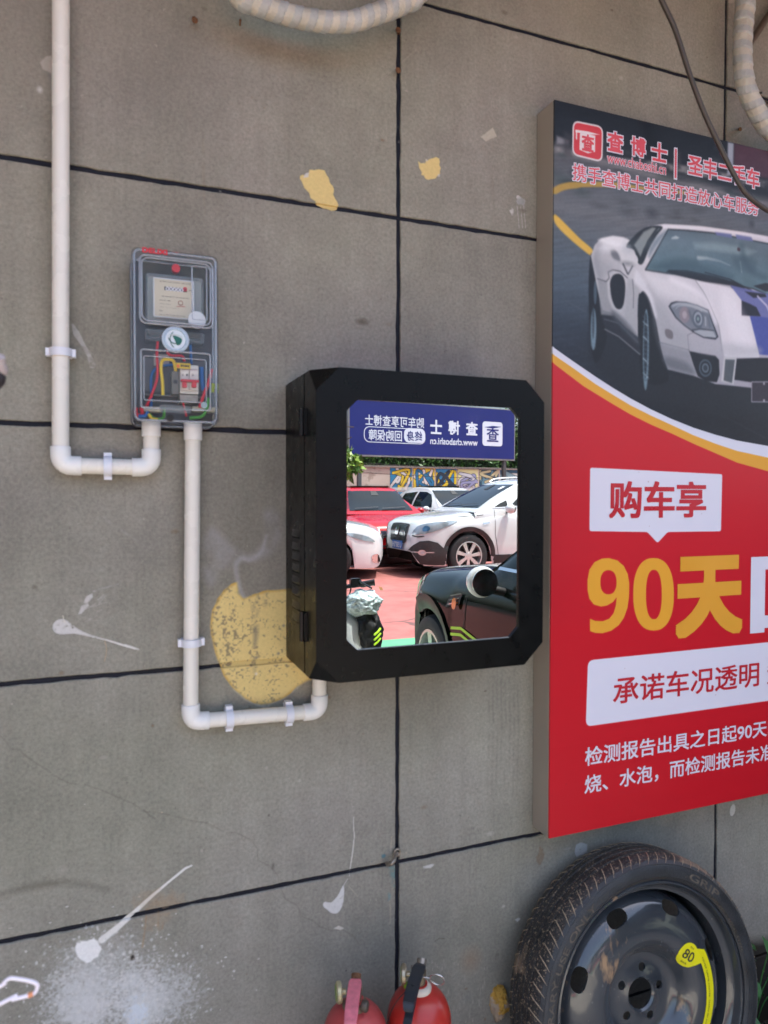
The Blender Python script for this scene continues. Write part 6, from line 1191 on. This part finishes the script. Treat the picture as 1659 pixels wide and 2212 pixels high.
def finish_sedan(root, dc, p, paint, H, m2=None):
    xm = lambda s: p['L']/2-s
    for sd in (1, -1):
        side(dc, p, sd, 'side_window', [(1.62, 1.05), (2.50, 1.07), (2.50, H-.13), (2.15, H-.14), (1.95, H-.20)], glass); side(dc, p, sd, 'side_window', [(2.58, 1.07), (3.30, 1.10), (3.20, H-.17), (2.58, H-.13)], glass)
        side(dc, p, sd, 'quarter_glass', [(3.36, 1.10), (3.62, 1.12), (3.34, H-.21)], glass); wing_mirror(root, xm(1.62), .86, 1.02, sd, paint, (.09, .09, .065))
        for a, b in (((1.36, .3), (1.42, .98)), ((2.54, .3), (2.54, 1.04))):
            side(dc, p, sd, 'panel_gap', [(a[0]+.004, a[1]), (b[0]+.004, b[1]), (b[0]-.004, b[1]), (a[0]-.004, a[1])], under, .004, .3)
        d = Vector((-1, -sd*.85, 0)).normalized(); u_ = -d.cross(Vector((0, 0, 1))).normalized(); fp = lambda pts: [((Vector((xm(s), sd*y, 0)).dot(u_)), z) for s, y, z in pts]
        if p.get('hl'): dc('headlamp', fp([(.16, .70, .60), (.30, .80, .62), (.50, .85, .685), (.62, .865, .745), (.45, .83, .735), (.25, .76, .68)]), d, lamp, .012, smoothp=True)
        else: dc('headlamp', fp([(.06, .42, .58), (.10, .62, .57), (.25, .78, .60), (.52, .85, .70), (.60, .86, .76), (.40, .82, .755), (.20, .74, .72), (.08, .55, .67)]), d, lamp, .012, smoothp=True)
        dc('fog_lamp', fp([(.09, .60, .28), (.18, .72, .28), (.20, .74, .38), (.12, .66, .40)]), d, chrome, .012, smoothp=True)
    dc('windscreen', [(-.66, 1.03), (.66, 1.03), (.53, H-.10), (-.53, H-.10)], (-1, 0, 0), glass, .006); dc('rear_window', [(-.56, 1.1), (.56, 1.1), (.5, H-.12), (-.5, H-.12)], (1, 0, 0), glass, .006)
    for y0_ in (-.55, .02): dc('wiper', [(y0_, 1.045), (y0_+.5, 1.075), (y0_+.5, 1.087), (y0_, 1.060)], (-1, 0, 0), blkp, .03)
    dc('mirror_mount', [(-.08, H-.20), (.08, H-.20), (.06, H-.11), (-.06, H-.11)], (-1, 0, 0), blkp, .012)
    gr = dc('grille', [(-.42, .56), (.42, .56), (.42, .68), (-.42, .68)], (-1, 0, 0), blkp, .012)
    for k in range(4): z = .575+.028*k; dc('grille_bar', [(-.41, z), (.41, z), (.41, z+.009), (-.41, z+.009)], (-1, 0, 0), chrome, .026, gr, .1)
    dc('lower_grille', [(-.5, .26), (.5, .26), (.46, .42), (-.46, .42)], (-1, 0, 0), blkp, .012)
    dc('sunroof', [(-.4, 0), (.4, 0), (.4, .0), (-.4, .0)], (-1, 0, 0), glass) if False else None
    mb = MB(); mb.box((xm(2.65), 0, H-.005), (.75, .86, .035)); mb.build('sunroof', glass, root, bevel=.01)
S1 = sedan(H=1.53); r1, dc, p = make_car('parked_saloon', 'red saloon car parked nose out beyond the white SUV', S1, pr_); finish_sedan(r1, dc, p, pr_, 1.53)
mb = MB(); c_ = (S1['L']/2-1.75, -.36, 1.05); mb.tube([Vector(c_)+Vector((.05*math.sin(a), .17*math.cos(a), .17*math.sin(a))) for a in np.linspace(0, 2*PI, 20)[:-1]], .014, 8, closed=True); mb.build('steering_wheel', blkp, r1)
place(r1, (-.32, 15.2), (.25, -.97))
S2 = sedan(H=1.56); r2, dc, p = make_car('parked_saloon', 'white saloon car with a black sunroof parked behind the white SUV', S2, pw_); finish_sedan(r2, dc, p, pw_, 1.56); place(r2, (1.52, 17.6), (.45, -.89))
S3 = sedan(H=1.47, wr=.325, axles=(.82, 3.5), hl=1); r3, dc, p = make_car('parked_saloon', 'pearl white saloon car whose front corner stands left of the SUV', S3, ps_); finish_sedan(r3, dc, p, ps_, 1.47); place(r3, (-2.33, 11.9), (1, 0))
# ---- dark green city car close by
MC = dict(L=3.35, W=1.66, arch=.345, wr=.30, rim=.205, axles=(.62, 2.80), spokes=6, gh=.42, rimm=mat('greenish_alloy', lin((196, 214, 204)), .25, .6, var=0),
  top=[(0, .62), (.03, .72), (.09, .80), (.25, .87), (.6, .915), (1.0, .945), (1.4, .96), (2.8, .98), (3.2, .96), (3.35, .7)], low=[(0, .36), (.04, .26), (.12, .2), (.5, .2), (2.9, .2), (3.35, .4)],
  wid=[(0, .46), (.03, .56), (.09, .66), (.2, .745), (.4, .805), (.62, .83), (2.7, .83), (3.1, .78), (3.35, .55)], drop=[(0, .05), (.2, .12), (.9, .15), (3.35, .08)],
  roof=[(1.28, .93), (1.42, 1.0), (1.62, 1.16), (1.86, 1.31), (2.1, 1.375), (2.5, 1.385), (2.95, 1.36), (3.2, 1.0)], wroof=[(1.28, .66), (2, .60), (3.2, .60)])
r4, dc, p = make_car('parked_hatchback', 'small dark green hatchback with a round white wing mirror parked near the wall', MC, pg_); xm = lambda s: MC['L']/2-s
for sd in (1, -1):
    side(dc, p, sd, 'side_window', [(1.66, 1.0), (2.3, 1.02), (2.3, 1.30), (2.02, 1.29), (1.90, 1.22)], mat('green_tint_glass', lin((50, 72, 64)), .03, var=.2, spec=.6)); side(dc, p, sd, 'window_trim', [(1.45, .965), (2.98, .99), (2.98, 1.005), (1.45, .98)], chrome, .008); side(dc, p, sd, 'side_window', [(2.36, 1.02), (2.95, 1.03), (2.9, 1.31), (2.36, 1.31)], glass)
    for a in MC['axles']: side(dc, p, sd, 'arch_cladding', [(a-x, z) for x, z in arc_ring(0, .30, .352, .43, -10, 190, 40)], blkp, .014, .04)
    side(dc, p, sd, 'sill_cladding', [(1.02, .2), (2.4, .2), (2.4, .31), (1.02, .31)], blkp, .01)
    side(dc, p, sd, 'panel_gap', [(1.17, .3), (1.178, .3), (1.178, .95), (1.17, .95)], under, .004, .3); side(dc, p, sd, 'panel_gap', [(2.32, .3), (2.328, .3), (2.328, .98), (2.32, .98)], under, .004, .3)
    vt = side(dc, p, sd, 'side_vent', [(.92, .70), (1.10, .74), (1.12, .80), (.96, .77)], blkp, .010); 
    for k in range(3): z = .715+.025*k; side(dc, p, sd, 'vent_bar', [(.95+.01*k, z), (1.09+.01*k, z+.03), (1.09+.01*k, z+.037), (.95+.01*k, z+.007)], chrome, .014)
    side(dc, p, sd, 'indicator_lamp', [(1.05+.032*math.cos(t), .735+.032*math.sin(t)) for t in [k*PI/6 for k in range(12)]], mat('amber_lens', lin((230, 120, 20)), .12, var=0, coat=1.), .022, .03)
    lime = mat('lime_stripe', lin((176, 220, 50)), .4, var=0)
    for k in range(2): side(dc, p, sd, 'lime_stripe', [(1.00, .600-.035*k), (1.14, .622-.035*k), (1.35, .595-.035*k), (2.1, .47-.035*k), (2.1, .454-.035*k), (1.35, .579-.035*k), (1.14, .606-.035*k), (1.00, .584-.035*k)], lime, .006)
    wing_mirror(r4, xm(1.57), .84, .925, sd, mat('silver_white_shell', lin((214, 218, 220)), .2, var=0, coat=1.), (.085, .078, .078))
    d = Vector((-1, -sd*.7, 0)).normalized(); u_ = -d.cross(Vector((0, 0, 1))).normalized(); c_ = Vector((xm(.16), sd*.66, 0)).dot(u_)
    dc('headlamp', [(c_+.10*math.cos(t), .68+.11*math.sin(t)) for t in [k*PI/8 for k in range(16)]], d, lamp, .015)
dc('windscreen', [(-.60, 1.0), (.60, 1.0), (.52, 1.29), (-.52, 1.29)], (-1, 0, 0), glass, .006); dc('rear_window', [(-.5, 1.04), (.5, 1.04), (.48, 1.3), (-.48, 1.3)], (1, 0, 0), glass, .006); dc('grille', [(-.35, .48), (.35, .48), (.38, .6), (-.38, .6)], (-1, 0, 0), blkp, .012)
wn = (.30, 4.35); h = (-.30, .954); n_ = (-.954, -.30); place(r4, (wn[0]-n_[0]*.80-h[0]*(3.35/2-.62), wn[1]-n_[1]*.80-h[1]*(3.35/2-.62)), h)

# ---- scooter at the left, wrapped seat and bar
zS = 3.7; SC = thing('electric_scooter', 'parked electric scooter with black handlebar seen at the left of the mirror', 'scooter', real(mx_(150, zS), zS, 0))
RX = (real(1, 5)-real(0, 5)); RZ = (real(0, 6)-real(0, 5))
def rp(X, Y, z=zS): return real(mx_(X, z), z, mz_(Y, z))
blr = mat('scooter_black', lin((28, 30, 32)), .35, var=.1)
mb = MB(); mb.tube([rp(-180, 1730), rp(40, 1712), rp(200, 1690)], .012, 12); mb.build('handlebar', mat('bar_steel', lin((60, 62, 66)), .3, .7), SC, smooth=60)
mb = MB(); mb.tube([rp(195, 1692), rp(215, 1688), rp(300, 1672), rp(318, 1670)], [.014, .0165, .0165, .019], 14); mb.build('grip', blr, SC, smooth=60)
mb = MB(); mb.box(rp(150, 1672), (.055, .04, .045)); mb.box(rp(185, 1660), (.02, .03, .025)); mb.build('switch_box', blr, SC, bevel=.006)
mb = MB(); mb.tube(cr([rp(190, 1660, 3.6), rp(240, 1690, 3.55), rp(290, 1720, 3.5)], 4), .005, 8); mb.build('brake_lever', blr, SC, smooth=60)
mb = MB(); mb.tube(cr([rp(120, 1700), rp(100, 1780), rp(60, 1850), rp(20, 1990)], 5), .004, 8); mb.build('brake_hose', blr, SC)
mb = MB(); mb.tube([rp(-60, 1700), rp(-40, 2000), rp(-20, 2400), rp(30, 2800)], .03, 14); mb.build('steering_column', blr, SC, smooth=60)
mb = MB(); bm_ = [(rp(-60, 1950), .07), (rp(60, 2050), .10), (rp(90, 2300), .12), (rp(80, 2700), .13)]; mb.tube([b[0] for b in bm_], [b[1] for b in bm_], 20); mb.build('leg_shield', mat('white_scooter_panel', lin((200, 206, 208)), .3, var=.04), SC, smooth=60)
Mw_ = frame(real(mx_(60, zS), zS, .25), RX); mb = MB(); mb.lathe([(.17, .03), (.24, .035), (.25, 0), (.24, -.035), (.17, -.03)], Mw_, 32, closed=True); mb.build('wheel', tyr, SC, smooth=50)
bagm = clearmat('clear_bag_plastic', (.75, .8, .8, 1), .42, .12, .5)
def crumple(c, rx, ry, rz, amp, name, m, sub=5, fq=9.):
    bm = bmesh.new(); bmesh.ops.create_icosphere(bm, subdivisions=sub, radius=1)
    for v_ in bm.verts:
        p_ = v_.co.copy(); r_ = 1+amp*(mn.fractal(p_*2, .7, 2., 4)-abs(mn.noise(p_*fq*.5))*1.2); v_.co = Vector((p_.x*rx*r_, p_.y*ry*r_, p_.z*rz*r_))
    bm.transform(Matrix.Translation(c)); me = bpy.data.meshes.new(name); bm.to_mesh(me); bm.free(); me.polygons.foreach_set('use_smooth', [True]*len(me.polygons)); me.materials.append(m); o = bpy.data.objects.new(name, me); link(o); return o
o = crumple(rp(215, 1850), .10, .10, .075, .16, 'plastic_bag', mat('shiny_bag', lin((186, 204, 206)), .18, var=.35, vscale=14, coat=.6)); tag(o, 'shiny clear plastic bag wrapped round the scooter basket', 'plastic bag')
o = crumple(rp(250, 2130), .085, .09, .16, .10, 'black_bundle', mat('black_bundle_cloth', lin((26, 28, 32)), .5, var=.1)); tag(o, 'black bag with lime reflective stripes hanging under the plastic bag', 'bag')
for k in range(3): 
    mb = MB(); y = 2085+k*42; mb.tube([rp(315, y+36, 3.55), rp(345, y+10, 3.57), rp(366, y-18, 3.62)], .006, 6); mb.build('reflective_stripe', lime, o)

# ---- painted wall, billboard, hedge, tree, wires
K = 1.2
mA, mB_ = (mx_(440, 18.2*K), 18.2*K), (mx_(1545, 19.8*K), 19.8*K); dv = Vector((mB_[0]-mA[0], mB_[1]-mA[1])); lenv = dv.length; dv /= lenv
def onwall(t, z, o=0.): return real(mA[0]+dv.x*t+dv.y*o, mA[1]+dv.y*t-dv.x*o, z)
MWL = thing('mural_wall', 'whitewashed yard wall with a row of bright square paintings', 'wall', onwall(0, 0))
plaster = mat('white_plaster', lin((206, 200, 190)), .85, var=.12, vscale=1.2, bump=.3); specks(plaster, lin((150, 140, 128)), 2.2, .56, .6)
def wbox(t0, t1, z0_, z1_, o0, o1, name, m, parent, bev=0):
    mb = MB(); vs = [onwall(t, z, o) for z in (z0_, z1_) for t, o in ((t0, o0), (t1, o0), (t1, o1), (t0, o1))]; mb.add(vs, [(0, 1, 2, 3), (4, 5, 6, 7), (0, 1, 5, 4), (1, 2, 6, 5), (2, 3, 7, 6), (3, 0, 4, 7)]); return mb.build(name, m, parent, bevel=bev)
wt_ = EYE+.815*K-.12; wbox(-9, 14, 0, wt_, 0, -.2, 'masonry', plaster, MWL); wbox(-9, 14, wt_, wt_+.05, .04, -.24, 'coping', mat('grey_coping', lin((150, 148, 142)), .8, var=.15), MWL)
pzt, pzb = EYE+.70*K, EYE+.115*K; stp = lenv/6
cols = [((52, 140, 190), (226, 206, 70), (220, 226, 226)), ((228, 208, 74), (50, 130, 180), (230, 230, 226)), ((58, 142, 196), (226, 208, 60), (40, 60, 80)), ((222, 226, 170), (150, 160, 200), (200, 208, 220)), ((40, 84, 110), (196, 190, 150), (90, 140, 160)), ((46, 92, 116), (120, 150, 160), (190, 200, 196))]
for k, (c0, c1_, c2_) in enumerate(cols):
    cvs = Canvas(96, 96, c0, 1.); rs_ = random.Random(k+3)
    for j in range(5):
        P = [(rs_.uniform(0, 96), rs_.uniform(0, 96)) for _ in range(4)]; cvs.stroke(cr(P, 6), 15, (34, 44, 50), 1, 1.2); cvs.stroke(cr(P, 6), 11, c1_ if j % 3 else c2_, 1, 1.2)
    cvs.poly([(0, 84), (96, 80), (96, 96), (0, 96)], c2_ if k in (0, 3) else c0, .8, 2)
    img = cvs.image('mural_print'); m = bpy.data.materials.new('mural_paint'); m.use_nodes = True; nt = m.node_tree; im = nt.nodes.new('ShaderNodeTexImage'); im.image = img
    a = onwall(stp*k+.03, pzb, .012); ex = onwall(stp*(k+1)-.03, pzb, .012)-a; nt.links.new(plane_image_coords(nt, a, ex.normalized(), (0, 0, 1), ex.length, pzt-pzb), im.inputs[0]); nt.links.new(im.outputs[0], nt.nodes['Principled BSDF'].inputs[0]); nt.nodes['Principled BSDF'].inputs['Roughness'].default_value = .6
    wbox(stp*k+.03, stp*(k+1)-.03, pzb, pzt, .002, .014, 'mural_panel', m, MWL)
wbox(stp*0+.25, stp*2.2, pzb-.45, pzb-.05, .002, .010, 'mural_panel', mat('blue_wave_paint', lin((70, 150, 190)), .6, var=.5, vscale=6), MWL)
# billboard
bA_, bB_ = (mx_(95, 15.5*K), 15.5*K), (mx_(1505, 17.67*K), 17.67*K); bd = Vector((bB_[0]-bA_[0], bB_[1]-bA_[1])); bl_ = bd.length; bd /= bl_
def onb(s, z, o=0.):      # s runs from the real left end (right in the mirror)
    t = bl_-s; return real(bA_[0]+bd.x*t+bd.y*o, bA_[1]+bd.y*t-bd.x*o, z)
bzb, bzt = EYE+.865*K, EYE+2.145*K
BB = thing('billboard', 'blue billboard with white Chinese lettering on steel posts over the parked cars', 'billboard', onb(bl_/2, 0))
def bbox_(s0, s1, z0_, z1_, o0, o1, name, m, bev=0):
    mb = MB(); vs = [onb(t, z, o) for z in (z0_, z1_) for t, o in ((s0, o0), (s1, o0), (s1, o1), (s0, o1))]; mb.add(vs, [(0, 1, 2, 3), (4, 5, 6, 7), (0, 1, 5, 4), (1, 2, 6, 5), (2, 3, 7, 6), (3, 0, 4, 7)]); return mb.build(name, m, BB, bevel=bev)
bblue = mat('billboard_blue', lin((22, 32, 112)), .35, var=.05, vscale=.8); bfr = mat('billboard_frame', lin((150, 150, 150)), .4, .5)
bbox_(0, bl_, bzb, bzt, 0, -.15, 'case', bfr); bbox_(.03, bl_-.03, bzb+.04, bzt-.03, .002, .008, 'blue_face', bblue)
for s in (.35, bl_-.35): bbox_(s-.05, s+.05, 0, bzb, -.03, -.13, 'post', mat('post_steel', lin((90, 92, 94)), .5, .5))
wl = mat('billboard_white', lin((216, 226, 240)), .4, var=0)
def bs(X):                 # mirror-picture x -> s along the board
    k = (X-CX_)/KF; t = (k*bA_[1]-bA_[0])/(bd.x-k*bd.y); return bl_-t
def bz(X, Y):
    t = bl_-bs(X); zc = bA_[1]+bd.y*t; return mz_(Y, zc)
BP = lambda o: (lambda x, y: onb(x, y, .010+o))
def btext(s, X0, X1, Yt, Yb, m=wl, bold=.03, o=.002, Xt=None): return text('lettering', s, bs(X1), bs(X0), bz(Xt or (X0+X1)/2, Yb), bz(Xt or (X0+X1)/2, Yt), BP(o), m, BB, bold)
def bpoly(P, m, name, o): mb = MB(); mb.add([onb(x, y, .010+o) for x, y in P], [tuple(range(len(P)))]); return mb.build(name, m, BB)
def brr(X0, X1, Yt, Yb, r, m, name, o): Xc = (X0+X1)/2; return bpoly(rrect(bs(X1), bz(Xc, Yb), bs(X0), bz(Xc, Yt), r, 6), m, name, o)
btext('查', 1088, 1187, 307, 420, bold=.028); btext('博', 938, 1037, 298, 415, bold=.028); btext('士', 785, 885, 290, 410, bold=.028); btext('www.chaboshi.cn', 785, 1187, 446, 502, bold=.015)
btext('购车可享查博士', 233, 733, 258, 348, bold=.01); brr(1228, 1397, 306, 510, .09, wl, 'badge', .001); btext('查', 1262, 1366, 352, 474, bblue, .012, .004)
bpoly([(bs(X), bz(X, Y)) for X, Y in ((1240, 350), (1315, 340), (1390, 348), (1315, 362))], bblue, 'badge_cap', .004); brr(223, 743, 356, 488, .165, wl, 'pill_outline', .001); brr(229, 737, 362, 481, .150, bblue, 'pill_fill', .003); brr(563, 741, 362, 484, .150, wl, 'pill_end', .005)
btext('终身', 585, 716, 385, 468, bblue, .012, .008); btext('回购保障', 262, 545, 375, 468, wl, .012, .006)
# hedge
lf1 = mat('hedge_leaf', lin((70, 104, 44)), .5, var=.35, vscale=3); lf2 = mat('hedge_leaf_dark', lin((40, 70, 32)), .5, var=.35, vscale=3); lf3 = mat('young_leaf', lin((122, 150, 50)), .45, var=.2, vscale=5)
def leaves(n, f, size, mats, name, parent=None):
    V_ = np.zeros((n*4, 3)); F_ = []; mi = []
    for i in range(n):
        c = f(); a = Vector((random.gauss(0, 1), random.gauss(0, 1), random.gauss(0, .7))).normalized(); b = a.orthogonal().normalized(); b = Matrix.Rotation(random.uniform(0, 6.28), 3, a) @ b; d = a.cross(b); s = size*random.uniform(.6, 1.4)
        V_[i*4] = c-b*s; V_[i*4+1] = c+d*s*.45; V_[i*4+2] = c+b*s; V_[i*4+3] = c-d*s*.45; mi.append(random.randrange(len(mats)))
    me = bpy.data.meshes.new(name); me.from_pydata(V_.tolist(), [], [(i*4, i*4+1, i*4+2, i*4+3) for i in range(n)])
    for m in mats: me.materials.append(m)
    me.polygons.foreach_set('material_index', mi); o = bpy.data.objects.new(name, me); link(o)
    if parent is not None: o.parent = parent; me.transform(parent.matrix_basis.inverted())
    return o
HG = thing('hedge', 'dense green hedge rising behind the painted wall and the billboard', 'hedge', onwall(3, 0, -1.2))
def hp_():
    t = random.uniform(-8, 13); hh = 3.85+.25*math.sin(t*1.7)+.2*math.sin(t*4.1); z = random.uniform(1.2, hh) if random.random() < .8 else random.uniform(hh-.5, hh+.2); dd = random.random()**1.6*1.6; return onwall(t, z, -.45-dd-.15*math.sin(z*5+t*3))
leaves(26000, hp_, .075, [lf1, lf2, lf1], 'foliage', HG)['kind'] = 'stuff'
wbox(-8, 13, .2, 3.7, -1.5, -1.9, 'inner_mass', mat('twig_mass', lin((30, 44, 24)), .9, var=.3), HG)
for k in range(9): a = onwall(-7.5+k*2.4, 0, -1.1); mb = MB(); mb.tube([a, a+Vector((.05, .03, 1.2)), a+Vector((-.06, .05, 2.2))], [.06, .05, .03], 8); mb.build('trunk', mat('bark', lin((90, 76, 60)), .9, var=.3, bump=.5), HG)
YT = thing('young_tree', 'young tree with bright drooping leaves at the left in front of the painted wall', 'tree', real(mx_(-60, 14.), 14., 0))
a = real(mx_(-60, 14.), 14., 0); mb = MB(); mb.tube([a, a+Vector((.03, .02, 1.1)), a+Vector((-.04, .03, 2.0)), a+Vector((0, 0, 2.9))], [.045, .04, .03, .01], 10); mb.build('trunk', mat('bark', lin((90, 76, 60)), .9), YT, smooth=60)
def yt_():
    X = random.uniform(0, 1)**1.5*230-20; Y = random.uniform(520, 800) if X < 120 else random.uniform(600, 730); return real(mx_(X, 14), 14+random.uniform(-.4, .4), mz_(Y, 14))
leaves(520, yt_, .085, [lf3, lf1], 'foliage', YT)['kind'] = 'stuff'
for k in range(5): mb = MB(); mb.tube(cr([a+Vector((0, 0, 1.2+.3*k)), a+Vector((.25*(1 if k % 2 else -1), 0, 1.5+.3*k)), real(mx_(60+20*k, 14), 14, 1.9+.2*k)], 4), .01, 6); mb.build('branch', mat('bark', lin((90, 76, 60)), .9), YT)
blc = mat('black_wire', (.02, .02, .02), .6, var=0)
for k, (zz, sag) in enumerate(((wt_+.12, .10), (wt_+.07, .05), (wt_-.18, .12))):
    mb = MB(); mb.tube([onwall(-9+t, zz-sag*math.sin(PI*((t % 8)/8)), .12+.05*k) for t in np.linspace(0, 22, 60)], .008, 6); mb.build('telephone_wire', blc); tag(bpy.context.scene.objects[-1] if False else COL.objects[-1], ['uppermost', 'middle', 'lowest'][k]+' of the black wires strung along the painted wall', 'wire', 'wires along the painted wall')
# ground marks
def strip_(y0_, y1_, z, m, name): sheet(name, -14, 28, y0_, y1_, z, m)
strip_(-5.20, -4.30, .004, mat('green_ground_paint', lin((96, 168, 128)), .7, var=.12, vscale=4), 'green_strip')
strip_(-11.75, -11.65, .004, mat('white_line_paint', lin((210, 208, 202)), .7, var=.1, vscale=8), 'parking_line')
mb = MB(); o = leaves(1, lambda: real(mx_(372, 9.9), 9.9, .02), .05, [mat('dry_leaf', lin((190, 150, 100)), .7)], 'dry_leaf'); tag(o, 'single dry leaf lying on the pink ground before the cars', 'leaf')

# two trees standing behind the building (their leaves show in the windscreens)
for k, (tx, ty, th, lb) in enumerate(((-2.5, 4.5, 10.5, 'tall leafy tree behind the left part of the building'), (6.0, 5.0, 11.5, 'tall leafy tree behind the right part of the building'))):
    T_ = thing('leafy_tree', lb, 'tree', (tx, ty, 0)); mb = MB(); mb.tube(cr([(tx, ty, 0), (tx+.1, ty, 3), (tx-.1, ty+.1, 6), (tx, ty, th-1.5)], 4), [.24]*4+[.2]*4+[.13]*4+[.05], 12); mb.build('trunk', mat('bark', lin((90, 76, 60)), .9), T_, smooth=60)
    bl = []
    for j in range(16):
        a = random.uniform(0, 6.28); z = random.uniform(th*.45, th); r_ = random.uniform(.4, 2.4)*(1.15-(z/th)**3*.6); bl.append((Vector((tx+r_*math.cos(a), ty+r_*math.sin(a), z)), random.uniform(.7, 1.2)))
        mb = MB(); mb.tube(cr([(tx, ty, z*.72), tuple((Vector((tx, ty, z*.8))+bl[-1][0])/2), tuple(bl[-1][0])], 4), .04, 6); mb.build('limb', mat('bark', lin((90, 76, 60)), .9), T_)
    def cl():
        c, r_ = random.choice(bl); v = Vector((random.gauss(0, 1), random.gauss(0, 1), random.gauss(0, .8))).normalized()*r_*random.random()**.4; return c+v
    leaves(7000, cl, .13, [lf1, lf2], 'foliage', T_)['kind'] = 'stuff'
